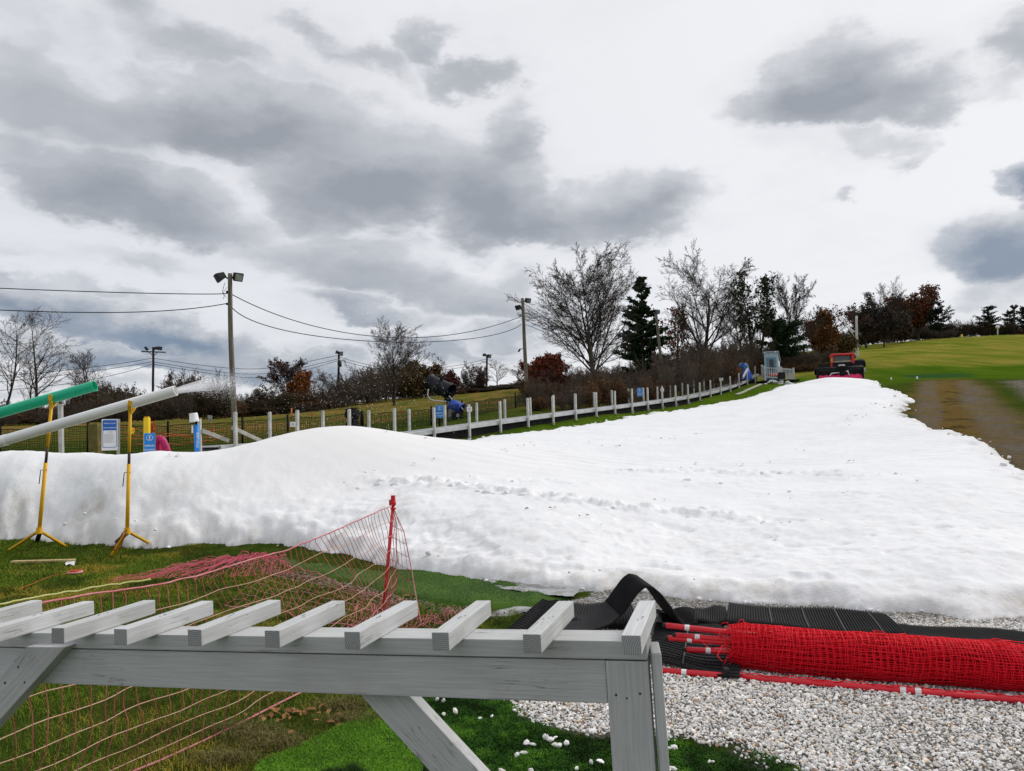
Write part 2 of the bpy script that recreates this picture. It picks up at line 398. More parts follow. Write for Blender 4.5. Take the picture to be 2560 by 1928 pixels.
# ------------------------------------------------------------------ terrain
CV0, CVX, CVY = 18.5, 18.5 * 0.04462, 18.5 * 0.0668      # conveyor: depth of its first post, step per post
def cv(i): return np.array([18.5 * (-0.15458) + CVX * i, CV0 + CVY * i])
CVPX = [981.6, 1080, 1170, 1247.6, 1317, 1381, 1435, 1487, 1533, 1577, 1616, 1653, 1687, 1719, 1747.5, 1775.6, 1801, 1825, 1847, 1869, 1888]
CVBOT = [1112, 1105, 1096, 1084, 1067, 1055, 1046, 1039, 1034, 1029, 1025, 1021, 1016, 1010, 1003, 996, 989, 980, 972, 964, 956]
cps = [(x, y, 0) for x in (-9, -6, -3, 0, 3, 6) for y in (-6, -1, 3, 6)] + [(x, 9.5, 0) for x in (-9, -6, -3)] + [(-1, 8.5, 0.0), (1.5, 7, 0.0), (4, 6, 0.0), (-30, -20, 0), (30, -20, 0.3), (0, -40, 0), (-25, 0, 0), (14, 0, .3)]
for i, (p, b) in enumerate(zip(CVPX, CVBOT)):
    if i % 2 == 0: cps.append(tuple(W(p, b, CV0 + CVY * i)))
for t in [(0, 1072, 38), (300, 1066, 38), (0, 1060, 55), (300, 1056, 55), (618, 1045, 50), (618, 1037, 66), (820, 1019, 70), (820, 1060, 38), (1023, 1003, 72), (1139, 985, 90), (1303, 971, 90), (1180, 1020, 50), (1250, 1000, 62),
          (300, 1130, 21), (0, 1136, 21),  (586, 1110, 27), (800, 1085, 27),
          (2100, 962, 42), (2200, 955, 42), (2250, 940, 47), (2400, 945, 40), (2560, 955, 36), (2400, 915, 55), (2180, 905, 58), (2560, 912, 55), (2400, 870, 80), (2160, 886, 78), (2560, 868, 80), (2190, 872, 98), (2300, 851, 112), (2440, 842, 118), (2560, 841, 118), (2780, 842, 118), (2900, 900, 60),
          (2130, 877, 95), (2000, 905, 75), (1900, 940, 52), (1950, 968, 44.5), (1800, 950, 60), (1600, 970, 60), (1470, 978, 50), (1700, 990, 38),
          (2450, 975, 30), (2450, 1035, 20.5), (2300, 1010, 25), (2560, 1100, 14.5), (2560, 1000, 26), (2380, 1092, 17), (2750, 1010, 24), (2750, 1150, 12)]:
    cps.append(tuple(W(*t)))
SNOWPT = [(1300, 1300, 9.6), (1300, 1180, 13), (1300, 1100, 19), (1700, 1400, 8.4), (1700, 1250, 11.2), (1700, 1150, 15), (1700, 1080, 21), (1700, 1030, 29.),
          (2060, 945, 38), (2060, 1000, 28), (2060, 1080, 19.5), (2060, 1200, 12), (2060, 1400, 7.8), (2400, 1400, 7.2), (2400, 1200, 10.8), (2250, 1100, 17), (2200, 1000, 27),
          (1880, 962, 37), (1500, 1062, 25)]
for t in SNOWPT:
    p = W(*t); cps.append((p[0], p[1], p[2] - (0.32 if t[2] > 9 else 0.12)))
for a in range(0, 360, 20):
    z = {True: 3.0, False: 0.0}[-90 < (a if a < 180 else a - 360) < 90]
    a_ = a if a < 180 else a - 360
    if 5 < a_ < 75: z = 12.5
    cps.append((300 * math.sin(R(a)), 300 * math.cos(R(a)), z))
cps += [(45, 190, 12.5), (110, 170, 13.5), (0, 190, 7), (-60, 150, 4.5)]
cps += [(-9, 14.4, .85), (-7, 14.4, .9), (-5.3, 14.8, .98), (-4.4, 16, 1.05), (-13, 14.4, .8), (-7.5, 10.7, 0.02), (-5.5, 10.7, .02), (-3.5, 10.4, .02), (-12, 10.7, 0)]
cps = np.array(cps)
_tps = TPS(cps[:, :2], cps[:, 2], 2e-4)
def terrain(x, y):
    x = np.asarray(x, float); y = np.asarray(y, float); r = np.hypot(x, y) + 1e-9; k = np.minimum(1, 295 / r)
    z = _tps(x * k, y * k)
    near = sstep(9.5, 6.0, np.hypot(x * 0.6 - 0.2, y))                 # the flat by the camera
    return z * (1 - near)
def gz(x, y): return float(terrain(np.array([x]), np.array([y]))[0])
def GP(px, py, up=0.0):
    p = G(px, py); p[2] += up; return p

DIRT = [G(*p) for p in [(2262, 1062), (2275, 1010), (2290, 952), (2330, 949), (2430, 949), (2480, 975), (2520, 1010), (2600, 1090), (2700, 1190), (2560, 1200), (2430, 1130), (2330, 1095)]]
TR1 = [G(*p) for p in [(2318, 952), (2316, 1000), (2318, 1050), (2318, 1100)]]
TR2 = [G(*p) for p in [(2425, 952), (2445, 985), (2490, 1040), (2545, 1110), (2620, 1200)]]
SAND = [G(*p) for p in [(2510, 953), (2560, 950), (2660, 960), (2700, 1040), (2575, 1000), (2545, 975)]]
BAND = [G(*p) for p in [(2170, 950), (2180, 921), (2300, 917), (2560, 914), (2800, 916), (2800, 952), (2560, 948), (2300, 950), (2200, 968)]]
BAND2 = [G(*p) for p in [(1000, 1140), (1130, 1103), (1250, 1080), (1500, 1032), (1740, 1000), (1880, 962), (2000, 940), (2110, 940), (2110, 960), (1960, 990), (1740, 1040), (1400, 1100), (1200, 1130)]]
TEAL = [G(*p) for p in [(2240, 940), (2300, 936), (2430, 935), (2430, 944), (2280, 948)]]
GRAVEL = [WZ(*p) for p in [(1180, 1712), (1200, 1724), (1257, 1753), (1308, 1783), (1374, 1823), (1441, 1847), (1500, 1843), (1560, 1826), (1653, 1838), (1707, 1855), (1739, 1873), (1800, 1877), (1860, 1876), (1990, 1916), (2100, 1965), (2300, 2050), (2800, 2100), (3000, 1700), (2900, 1500)]] + [WZ(*p, .03) for p in [(2560, 1520), (2315, 1510), (2025, 1490), (1780, 1480), (1560, 1445), (1430, 1500), (1340, 1540), (1290, 1600)]]
TURF = [WZ(*p) for p in [(470, 1355), (640, 1335), (900, 1365), (1000, 1400), (1200, 1430), (1320, 1465), (1390, 1490), (1420, 1503), (1330, 1516), (1230, 1523), (1110, 1513), (1000, 1491), (925, 1470), (800, 1440), (700, 1419), (560, 1392), (490, 1378)]]
MOSS = [WZ(*p) for p in [(905, 1722), (1200, 1722), (1257, 1753), (1308, 1783), (1374, 1823), (1441, 1847), (1500, 1843), (1560, 1826), (1653, 1838), (1707, 1855), (1800, 1877), (1860, 1876), (1990, 1916), (2100, 1965), (2300, 2080), (1040, 2080), (1010, 1900), (960, 1800)]]
SCRAP = [WZ(*p) for p in [(600, 2080), (640, 1915), (740, 1880), (800, 1850), (860, 1818), (930, 1788), (985, 1800), (1050, 1880), (1040, 2080)]]
th = np.concatenate([np.arange(-180, -52, 4), np.arange(-52, 52, 0.3), np.arange(52, 180, 4)])
rr = np.concatenate([[0.3], 1.0 * 1.02 ** np.arange(0, 290), [330, 420, 600, 1000, 2000, 5000]])
TH, RR = np.meshgrid(R(1) * th, rr, indexing='ij')
gx, gy = RR * np.sin(TH), RR * np.cos(TH)
gzz = terrain(gx, gy) + 0.02 * fbm(gx * 1.3, gy * 1.3, 3) * sstep(3, 8, RR) + 0.10 * fbm(gx * .18, gy * .18, 5) * sstep(15, 40, RR)
mb = MB(); na, nr = gx.shape
V = np.stack([gx, gy, gzz], -1); mb.grid(V, flip=False)
# close the ring
i = np.arange(nr - 1); mb.ch.append((np.zeros((0, 3)), np.stack([(na - 1) * nr + i, i, i + 1, (na - 1) * nr + i + 1], -1), 0, True, None))
wob = 0.5 * fbm(gx * .5, gy * .5, 9)
def msk(P, s): return sstep(-s, s, poly_sd(P, gx, gy) + wob * s * 1.5)
dirt = msk(DIRT, 0.5)
t1, _ = line_d(TR1, gx, gy); t2, _ = line_d(TR2, gx, gy)
track = np.maximum(sstep(.50, .26, t1 + wob * .35), sstep(.75, .40, t2 + wob * .45))
sand = msk(SAND, 0.4); band = np.maximum(msk(BAND, 1.0), msk(BAND2, .5)); teal = msk(TEAL, 0.5)
hill = sstep(38, 52, gy) * sstep(8, 16, gx)
lfield = sstep(24, 38, gy) * sstep(12, 4, gx)
me = mb.data("ground")
def setattr_col(me, name, arrs):
    at = me.color_attributes.new(name, 'FLOAT_COLOR', 'POINT'); at.data.foreach_set("color", np.stack([a.ravel() for a in arrs], -1).ravel().astype(np.float32))
setattr_col(me, "surf", [dirt * (1 - band), track * dirt, sand, np.ones_like(sand)])
setattr_col(me, "field", [hill, band, lfield, np.ones_like(sand)])
grv = sstep(-.06, .06, poly_sd(GRAVEL, gx, gy) + .25 * fbm(gx * 4, gy * 4, 12)) * (RR < 30)
mos = sstep(-.1, .1, poly_sd(MOSS, gx, gy)) * (RR < 30)
setattr_col(me, "extra", [teal, grv, mos, np.ones_like(sand)])
gm, t, b = newmat("grass_and_earth", 1.0, 0.0)
P = t.node('ShaderNodeNewGeometry').outputs['Position']
def attr(n, k):
    a = t.node('ShaderNodeAttribute', attribute_name=n); s = t.node('ShaderNodeSeparateColor'); t.l.new(a.outputs['Color'], s.inputs[0]); return s.outputs[k]
n1 = t.noise(P, 0.9, 6, .6); n2 = t.noise(P, 7.0, 5, .6); n3 = t.noise(t.scale(P, (1, .25, 1)), 0.5, 6, .6); n4 = t.noise(P, 45, 4, .6)
g_near = t.mix(t.maprange(n1, .38, .62), t.mix(t.maprange(n2, .35, .65), (.030, .055, .008), (.065, .105, .014)), t.mix(t.maprange(n2, .35, .65), (.05, .075, .012), (.09, .11, .02)))
g_hill = t.mix(t.maprange(n3, .40, .62), (.14, .19, .016), (.33, .27, .055))
g_hill = t.mix(t.maprange(n2, .3, .7), g_hill, t.mix(.5, g_hill, (.10, .13, .02)))
g_band = t.mix(t.maprange(n3, .35, .65), (.058, .125, .008), (.105, .165, .014))
g_left = t.mix(t.maprange(n3, .38, .60), (.105, .125, .022), (.23, .155, .045))
c = t.mix(attr("field", 0), g_near, g_hill); c = t.mix(attr("field", 2), c, g_left)
c = t.mix(attr("field", 1), c, g_band)
c = t.mix(t.math('MULTIPLY', attr("extra", 0), .6), c, (.02, .075, .04))
c = t.mix(attr('extra', 2), c, (.010, .030, .005)); c = t.mix(attr('extra', 1), c, t.mix(t.maprange(n4, .4, .6), (.16, .145, .125), (.36, .34, .31)))
n5 = t.noise(t.scale(P, (1, .42, 1)), 1.5, 7, .72)
dcol = t.ramp(n5, [(.34, (.030, .028, .010)), (.43, (.105, .078, .026)), (.51, (.20, .120, .042)), (.58, (.135, .115, .034)), (.66, (.33, .21, .08))])
tcol = t.mix(t.maprange(n2, .3, .7), (.14, .122, .095), (.24, .212, .172))
dd = t.mix(t.math('MULTIPLY', attr('surf', 1), t.maprange(n5, .36, .58, .95, .25)), dcol, tcol)
c = t.mix(attr("surf", 0), c, dd)
c = t.mix(attr("surf", 2), c, t.mix(t.maprange(n2, .4, .6), (.28, .25, .21), (.10, .085, .065)))
t.l.new(c, b.inputs['Base Color'])
t.l.new(t.bump(t.math('ADD', n4, n2), 0.9, 0.08), b.inputs['Normal'])
me.materials.append(gm)
ground = bpy.data.objects.new("ground", me); COL.objects.link(ground); tag(ground, kind='structure')

# ------------------------------------------------------------------ snow
front = [(-300, 1352), (-60, 1350), (60, 1348), (150, 1362), (300, 1366), (410, 1374), (486, 1366), (640, 1362), (810, 1380), (900, 1398), (950, 1415), (995, 1423), (1090, 1438), (1190, 1456), (1308, 1472), (1400, 1482), (1500, 1478), (1560, 1470), (1666, 1494), (1780, 1507), (1900, 1512), (2025, 1519), (2180, 1532), (2315, 1536), (2450, 1552), (2560, 1548), (2760, 1545)]
rightE = [(2700, 1330), (2640, 1245), (2560, 1186), (2520, 1150), (2480, 1125), (2440, 1108), (2400, 1096), (2372, 1085), (2300, 1062), (2264, 1048), (2240, 1030), (2262, 1022), (2236, 1012), (2278, 1005), (2272, 996), (2240, 985), (2215, 970), (2190, 960), (2165, 950)]
leftE = [(1956, 962), (1930, 972), (1880, 985), (1800, 1003), (1736, 1014), (1640, 1029), (1560, 1040), (1500, 1049), (1410, 1062), (1330, 1073), (1250, 1083), (1180, 1094), (1110, 1106)]
leftE = [(x, y + 7) for (x, y) in leftE]
pl = [G(*p) for p in front] + [G(*p) for p in rightE] + [W(2140, 945, 41), W(2060, 942, 42), W(1980, 952, 40)] + [G(*p) for p in leftE]
pl += [np.array([-2.6, 17.3, 0]), np.array([-3.5, 16.6, 0]), np.array([-4.4, 15.5, 0]), np.array([-5.4, 14.3, 0]), np.array([-7, 13.9, 0]), np.array([-9.5, 13.8, 0]), np.array([-15, 13.8, 0])]
SNOW = np.array(pl)[:, :2]
a_ = np.linspace(-47, 43, 700); r_ = 5.4 * 1.0038 ** np.arange(0, 560)
A, Q = np.meshgrid(R(1) * a_, r_, indexing='ij'); sx, sy = Q * np.sin(A), Q * np.cos(A)
tz = terrain(sx, sy)
spts = [W(*q) for q in SNOWPT] + [W(*q) for q in [(-250, 1140, 13.2), (0, 1133, 13.2), (240, 1134, 13.2), (400, 1133, 13.3), (500, 1130, 13.1), (600, 1113, 13.4), (680, 1094, 13.9), (760, 1077, 14.4), (856, 1067, 14.9), (940, 1075, 15.3), (1010, 1089, 15.8), (1070, 1100, 16.6),
        (0, 1235, 11.7), (240, 1235, 11.7), (480, 1228, 11.9), (700, 1230, 12.1), (860, 1215, 12.4), (1050, 1180, 12.9), (0, 1300, 11.2), (240, 1300, 11.2), (480, 1300, 11.3), (-250, 1235, 11.7), (700, 1310, 11.0), (900, 1330, 10.2), (1000, 1270, 10.8), (1050, 1350, 9.6)]]
for (x, y) in ((-14, 13.5), (-9.5, 13.5), (-7, 13.6)): spts.append((x, y, gz(x, y) + .35))
for (x, y) in ((-5.2, 14.1), (-3.6, 16.2)): spts.append((x, y, gz(x, y) + .3))
NL_ = len(front) + len(rightE) + 3
for k, p in enumerate(pl): spts.append((p[0], p[1], gz(p[0], p[1]) + (.05 if NL_ - 4 <= k < NL_ + len(leftE) else .16)))
spts = np.array(spts); _st = TPS(spts[:, :2], spts[:, 2], 3e-4)
S = _st(sx, sy)
dsn = poly_sd(SNOW, sx, sy) + 0.16 * fbm(sx * 1.1, sy * 1.1, 21) * np.clip(Q / 12, .7, 3) + 0.09 * fbm(sx * 4.5, sy * 4.5, 22, 3) * np.clip(Q / 12, .7, 2.2)
upside = sstep(14, 20, sy) * sstep(.9, .2, dsn / 1.2)
th_ = np.maximum(S - tz, 0.12 - .08 * upside)
mound = np.exp(-(((sx + 3.2) / 3.0) ** 2 + ((sy - 14.8) / 2.4) ** 2))          # fresh blown snow: smooth
face = sstep(13.5, 11.5, sy) * sstep(.6, -2.5, sx)                              # trampled bank face on the left
lowr = sstep(12.0, 8.5, sy)
rough = (0.016 + 0.065 * face + 0.030 * lowr) * (1 - .95 * np.clip(mound * 1.4, 0, 1))
fz = S * 1.5 * face
lump = rough * (fbm(sx * 1.5, sy * 1.2 + fz, 31, 5, .5)) + rough * .5 * np.abs(fbm(sx * 2.8, sy * 3.0 + fz * 1.6, 33, 4)) - .045 * lowr * sstep(.28, .6, fbm(sx * 2.1, sy * 2.6, 37, 3)) + .022 * (face + .35 * lowr) * fbm(sx * 5.5, sy * 5 + fz * 3, 39, 4) * (1 - np.clip(mound * 1.4, 0, 1))
wind = 0; WIND = []
for (pts, wd, hh) in [([(860, 1195), (1050, 1208), (1250, 1228), (1400, 1252), (1560, 1268), (1760, 1288), (1990, 1318)], .24, .19), ([(1520, 1176), (1700, 1178), (1880, 1186), (2010, 1182), (2230, 1194)], .26, .14), ([(1140, 1195), (1330, 1204), (1500, 1208)], .2, .07), ([(1690, 1200), (1830, 1211), (1950, 1200)], .2, .05), ([(1300, 1115), (1600, 1098), (1760, 1082)], .35, .05), ([(2090, 1070), (2150, 1040), (2190, 1005)], .5, .06), ([(2080, 1235), (2280, 1250)], .25, .05), ([(1600, 1190), (2200, 1245)], .2, .03)]:
    L = []
    for q in pts:
        d = ray(*q); d = d / d[1]; ts = np.linspace(5, 45, 800); Pp = EYE + ts[:, None] * d
        k = np.nonzero(Pp[:, 2] < _st(Pp[:, 0], Pp[:, 1]))[0]; L.append(Pp[k[0] if len(k) else -1])
    ld, fr = line_d(L, sx, sy)
    ld = ld + .12 * fbm(sx * 2, sy * 2, 41)
    cl = np.clip(sstep(.42, .75, vnoise(sx * 5, sy * 5, 43)) * .45 + sstep(.45, .7, vnoise(sx * 10, sy * 10, 44)) * .5 + vnoise(sx * 19, sy * 19, 45) * .35 - .1, 0, 1.2)
    WIND.append((np.array(L), hh)); wind = wind + .36 * hh * np.exp(-(ld / wd) ** 2) * (.15 + 1.25 * cl) * np.minimum(1, np.minimum(fr, 1 - fr) * 6 + .1)
corr = .012 * np.sin((sx * .35 + sy) * 2 * math.pi / .42 + 3 * fbm(sx * .3, sy * .3, 47)) * sstep(12, 15, sy) * (1 - mound)
tex = .007 * fbm(sx * 9, sy * 9, 51, 3) * (1 - .9 * np.clip(mound * 1.3, 0, 1)) * sstep(30, 12, Q)
prof = 1 - np.exp(-np.maximum(dsn, 0) / (.10 + .25 * sstep(1.0, .3, th_) * 0.3 + .012 * Q * .4))
rim = .05 * np.exp(-((dsn - .22) / .22) ** 2) * (vnoise(sx * 5, sy * 5, 55) + .2) * np.clip(Q / 10, .8, 3) * (1 - .6 * upside)
sz = tz + th_ * prof + (lump + wind + corr + tex) * sstep(0, .35, dsn) + rim * sstep(0, .1, dsn)
sz = np.where(dsn < 0, tz - .25 - .02 * Q * 0, sz)
keep = dsn > -.15
mb = MB(); a0, b0 = sx.shape
i, j = np.meshgrid(np.arange(a0 - 1), np.arange(b0 - 1), indexing='ij')
K = keep[:-1, :-1] | keep[1:, :-1] | keep[:-1, 1:] | keep[1:, 1:]
F = np.stack([i * b0 + j, (i + 1) * b0 + j, (i + 1) * b0 + j + 1, i * b0 + j + 1], -1)[K]
used = np.zeros(a0 * b0, bool); used[F.ravel()] = True; remap = np.cumsum(used) - 1
Vs = np.stack([sx, sy, sz], -1).reshape(-1, 3)[used]
mb.add(Vs, remap[F], 0, True)
me = mb.data("snow")
dirtm = np.clip(sstep(.5, .0, dsn) * (.35 + .65 * sstep(-.1, .5, fbm(sx * 2.2, sy * 2.2, 61))) * .9 + 0.5 * face * sstep(.16, .5, fbm(sx * 1.7, sy * 1.7, 63, 5)) * sstep(13, 11.8, sy), 0, 1)
setattr_col(me, "dirt", [dirtm.ravel()[used], np.clip(mound, 0, 1).ravel()[used], lowr.ravel()[used], np.ones(used.sum())])
sm, t, b = newmat("old_snow", 0.85, 0.2)
P = t.node('ShaderNodeNewGeometry').outputs['Position']
a = t.node('ShaderNodeAttribute', attribute_name='dirt'); sc = t.node('ShaderNodeSeparateColor'); t.l.new(a.outputs['Color'], sc.inputs[0])
n1 = t.noise(P, 1.1, 6, .6); n2 = t.noise(P, 6, 5, .65)
c = t.mix(t.maprange(n1, .4, .75), (.83, .835, .85), (.765, .77, .785))
c = t.mix(sc.outputs[1], c, (.785, .775, .77))
c = t.mix(t.math('MULTIPLY', sc.outputs[2], t.maprange(n2, .52, .72, 0, .5)), c, (.60, .57, .54))
c = t.mix(t.math('MULTIPLY', sc.outputs[0], t.maprange(n2, .35, .7, .12, .85)), c, (.46, .41, .34))
t.l.new(c, b.inputs['Base Color'])
b.inputs['Subsurface Weight'].default_value = 0.0
rg = t.math('SUBTRACT', 1.0, sc.outputs[1])
hb = t.math('MULTIPLY', t.math('ADD', t.noise(P, 14, 5, .65), t.math('MULTIPLY', t.noise(P, 60, 3, .6), .4)), rg)
t.l.new(t.bump(hb, .28, .04), b.inputs['Normal'])
me.materials.append(sm)
snow = bpy.data.objects.new("snow", me); COL.objects.link(snow); tag(snow, kind='structure')
def snowz(x, y): return float(_st(np.array([x]), np.array([y]))[0])

def snowtop(x, y): return float(_st(np.array([x]), np.array([y]))[0])
_t = (1 + 5 ** .5) / 2
_iv = np.array([(-1, _t, 0), (1, _t, 0), (-1, -_t, 0), (1, -_t, 0), (0, -1, _t), (0, 1, _t), (0, -1, -_t), (0, 1, -_t), (_t, 0, -1), (_t, 0, 1), (-_t, 0, -1), (-_t, 0, 1)]) / 1.902
_if = [(0, 11, 5), (0, 5, 1), (0, 1, 7), (0, 7, 10), (0, 10, 11), (1, 5, 9), (5, 11, 4), (11, 10, 2), (10, 7, 6), (7, 1, 8), (3, 9, 4), (3, 4, 2), (3, 2, 6), (3, 6, 8), (3, 8, 9), (4, 9, 5), (2, 4, 11), (6, 2, 10), (8, 6, 7), (9, 8, 1)]
def _subd(v, f):
    v = [tuple(p) for p in v]; mid = {}; out = []
    def m(a, b):
        k = (min(a, b), max(a, b))
        if k not in mid: p = np.array(v[a]) + np.array(v[b]); v.append(tuple(p / np.linalg.norm(p))); mid[k] = len(v) - 1
        return mid[k]
    for (a, b, c) in f: x, y, z = m(a, b), m(b, c), m(c, a); out += [(a, x, z), (b, y, x), (c, z, y), (x, y, z)]
    return np.array(v), out
CV_, CF_ = _subd(_iv, _if); CF_ = np.array(CF_)
cl_p = []; cl_r = []
for (L, hh) in WIND:
    ln = np.linalg.norm(np.diff(L, axis=0), axis=1).sum(); n = int(ln * (46 if hh > .1 else 12)); u = rng.random(n) * (len(L) - 1.001); i_ = u.astype(int); p = L[i_] + (L[i_ + 1] - L[i_]) * (u - i_)[:, None]
    k = np.clip(vnoise(p[:, 0] * 1.5, p[:, 1] * 1.5, 91) * 1.6 - .25, .1, 1.2); p = p + rng.normal(0, 1, (n, 3)) * (.14, .13, 0)
    r = np.clip(rng.gamma(1.5, .013, n) * (.4 + k) * (hh / .17) ** .4, .006, .07); cl_p.append(p); cl_r.append(r)
n = 110; E_ = np.array([p for p in pl[len(front):NL_ + len(leftE)]]); u = rng.random(n) * (len(E_) - 1.001); i_ = u.astype(int); p = E_[i_] + (E_[i_ + 1] - E_[i_]) * (u - i_)[:, None]; dd_ = np.hypot(p[:, 0], p[:, 1]); kk = dd_ < 46
p = p[kk] + rng.normal(0, .16, (kk.sum(), 3)) * (1, 1, 0); cl_p.append(p); cl_r.append(np.clip(rng.gamma(1.4, .016, len(p)), .010, .05))
F_ = np.array(front); n = 160; E_ = np.array(pl[:len(front)]); u = rng.random(n) * (len(E_) - 1.001); i_ = u.astype(int); p = E_[i_] + (E_[i_ + 1] - E_[i_]) * (u - i_)[:, None] + np.stack([rng.normal(0, .05, n), np.abs(rng.normal(.02, .10, n)), np.zeros(n)], 1); cl_p.append(p); cl_r.append(np.clip(rng.gamma(1.5, .008, n), .005, .03))
cp_ = np.concatenate(cl_p); cr_ = np.concatenate(cl_r); sdd = poly_sd(SNOW, cp_[:, 0], cp_[:, 1]); top_ = np.where(sdd > .12, _st(cp_[:, 0], cp_[:, 1]), terrain(cp_[:, 0], cp_[:, 1]) + .02)
cp_[:, 2] = top_ - cr_ * .1; n = len(cp_); v = CV_[None] * (1 + rng.normal(0, .17, (n, len(CV_), 1))) * (cr_[:, None] * rng.uniform(.75, 1.3, (n, 3)))[:, None] * (1, 1, .85) + cp_[:, None]
sc_ = MB().add(v.reshape(-1, 3), (CF_[None] + (np.arange(n) * len(CV_))[:, None, None]).reshape(-1, 3), 0, True).build("snow_clods", sm); tag(sc_, kind='stuff')
at = sc_.data.color_attributes.new("dirt", 'FLOAT_COLOR', 'POINT'); at.data.foreach_set("color", np.tile([.05, .3, 0, 1], len(sc_.data.vertices)).astype(np.float32))
# ------------------------------------------------------------------ foreground: rack
def wood_mat(name, paint, worn):
    m, t, b = newmat(name, 0.62, 0.3)
    tc = t.node('ShaderNodeTexCoord').outputs['Object']; oi = t.node('ShaderNodeObjectInfo').outputs['Random']
    off = t.node('ShaderNodeVectorMath', operation='ADD'); t.l.new(tc, off.inputs[0])
    cx = t.node('ShaderNodeCombineXYZ'); t.l.new(t.math('MULTIPLY', oi, 37.0), cx.inputs[0]); t.l.new(t.math('MULTIPLY', oi, 11.0), cx.inputs[1]); t.l.new(cx.outputs[0], off.inputs[1])
    v = off.outputs[0]
    gr = t.noise(t.scale(v, (1.6, 42, 42)), 4.0, 5, .6, .2)            # grain showing through the paint
    cr = t.noise(t.scale(v, (1.1, 26, 26)), 3.0, 3, .5, .5)            # drying cracks
    bl = t.noise(v, 5.5, 5, .6)
    c = t.mix(t.maprange(gr, .36, .66), tuple(x * .80 for x in paint), paint)
    c = t.mix(t.maprange(bl, .45, .75, 0, .55), c, worn)
    crack = t.math('MULTIPLY', t.maprange(t.math('ABSOLUTE', t.math('SUBTRACT', cr, .5)), .0, .009, 1, 0), t.maprange(bl, .54, .62))
    c = t.mix(t.math('MULTIPLY', crack, .6), c, (.06, .055, .05))
    fl = t.maprange(t.noise(v, 60, 3, .6), .69, .74)
    c = t.mix(t.math('MULTIPLY', fl, .35), c, (.22, .21, .20))
    nrm = t.node('ShaderNodeVectorTransform', vector_type='NORMAL', convert_from='WORLD', convert_to='OBJECT')
    t.l.new(t.node('ShaderNodeNewGeometry').outputs['Normal'], nrm.inputs[0])
    sx_ = t.node('ShaderNodeSeparateXYZ'); t.l.new(nrm.outputs[0], sx_.inputs[0])
    end = t.maprange(t.math('ABSOLUTE', sx_.outputs[0]), .85, .95)
    rad = t.node('ShaderNodeVectorMath', operation='LENGTH')
    so = t.node('ShaderNodeVectorMath', operation='ADD'); t.l.new(t.scale(tc, (0, 1, 1)), so.inputs[0])
    cy = t.node('ShaderNodeCombineXYZ'); t.l.new(t.maprange(oi, 0, 1, -.03, .05), cy.inputs[1]); t.l.new(t.maprange(oi, 0, 1, .04, .015), cy.inputs[2]); t.l.new(cy.outputs[0], so.inputs[1])
    t.l.new(so.outputs[0], rad.inputs[0])
    ring = t.math('SINE', t.math('MULTIPLY', t.math('ADD', rad.outputs['Value'], t.math('MULTIPLY', bl, .006)), 2 * math.pi / .0042))
    ec = t.mix(t.maprange(ring, -.3, .6), tuple(x * .40 for x in paint), tuple(x * .72 for x in paint))
    c = t.mix(end, c, ec)
    c = t.mix(1.0, c, t.ramp(oi, [(0, (.90, .90, .89)), (1, (1.07, 1.07, 1.08))]), 'MULTIPLY')
    dst = t.maprange(t.noise(v, 2.3, 6, .65), .50, .72); c = t.mix(t.math('MULTIPLY', dst, .35), c, (.30, .29, .26))
    t.l.new(c, b.inputs['Base Color'])
    h = t.math('SUBTRACT', t.math('MULTIPLY', gr, .6), crack)
    t.l.new(t.bump(h, .8, .0016), b.inputs['Normal'])
    return m
M_WOOD = wood_mat("weathered_grey_paint", (.60, .61, .61), (.49, .49, .48))
M_NAIL = mixed("rusty_nail", (.03, .028, .026), (.07, .05, .04), 80, .6, .4)
O10 = W(1603, 1588, 1.525); O3 = W(168, 1571, 1.90)
ux = O10 - O3; ux /= np.linalg.norm(ux)
uy = np.array([-ux[1], ux[0], 0]); uy /= np.linalg.norm(uy); uz = np.cross(ux, uy)
RM = Matrix(((ux[0], uy[0], uz[0], O10[0]), (ux[1], uy[1], uz[1], O10[1]), (ux[2], uy[2], uz[2], O10[2]), (0, 0, 0, 1)))
def LP(px, py, yl):
    d = ray(px, py); e = EYE - O10; t = (yl - e @ uy) / (d @ uy); p = e + d * t
    return np.array([p @ ux, p @ uz])
rack = thing("wooden_rack", (0, 0, 0), "long grey painted wooden rack with a row of slats along its top rail", "rack")
base = O10 + ux * -.037 + uy * .119; base[2] = 0
RB = Matrix.Translation(Vector(base)); rack.matrix_world = RB
LOC = RB.inverted() @ RM
def discs(o, pts, r=.0028, mat=1):
    bm = bmesh.new(); bm.from_mesh(o.data)
    for (p, n) in pts:
        d, s, u = frame(n); rr_ = r * random.uniform(.8, 1.25)
        vs = [bm.verts.new(np.asarray(p) + d * .0004 + rr_ * (math.cos(a) * s + math.sin(a) * u)) for a in np.arange(8) * math.pi / 4]
        f = bm.faces.new(vs); f.material_index = mat
    bm.normal_update(); bm.to_mesh(o.data); bm.free()
def plank(name, parent, a, b, w, h, wdir, nails=(), bw=.0022, loc=None):
    "plank from a to b in rack space; w across wdir, h across the third axis"
    a = np.asarray(a, float); b = np.asarray(b, float); d = b - a; L = np.linalg.norm(d); d /= L
    wd = np.asarray(wdir, float); wd = wd - d * (wd @ d); wd /= np.linalg.norm(wd); hd = np.cross(d, wd); c = (a + b) / 2
    o = MB().box((0, 0, 0), (L, w, h)).build(name, [M_WOOD, M_NAIL], parent)
    bevel(o, bw, 2)
    if nails: discs(o, nails)
    o.matrix_local = (loc if loc is not None else LOC) @ Matrix(((d[0], wd[0], hd[0], c[0]), (d[1], wd[1], hd[1], c[1]), (d[2], wd[2], hd[2], c[2]), (0, 0, 0, 1)))
    return o
S = .2006
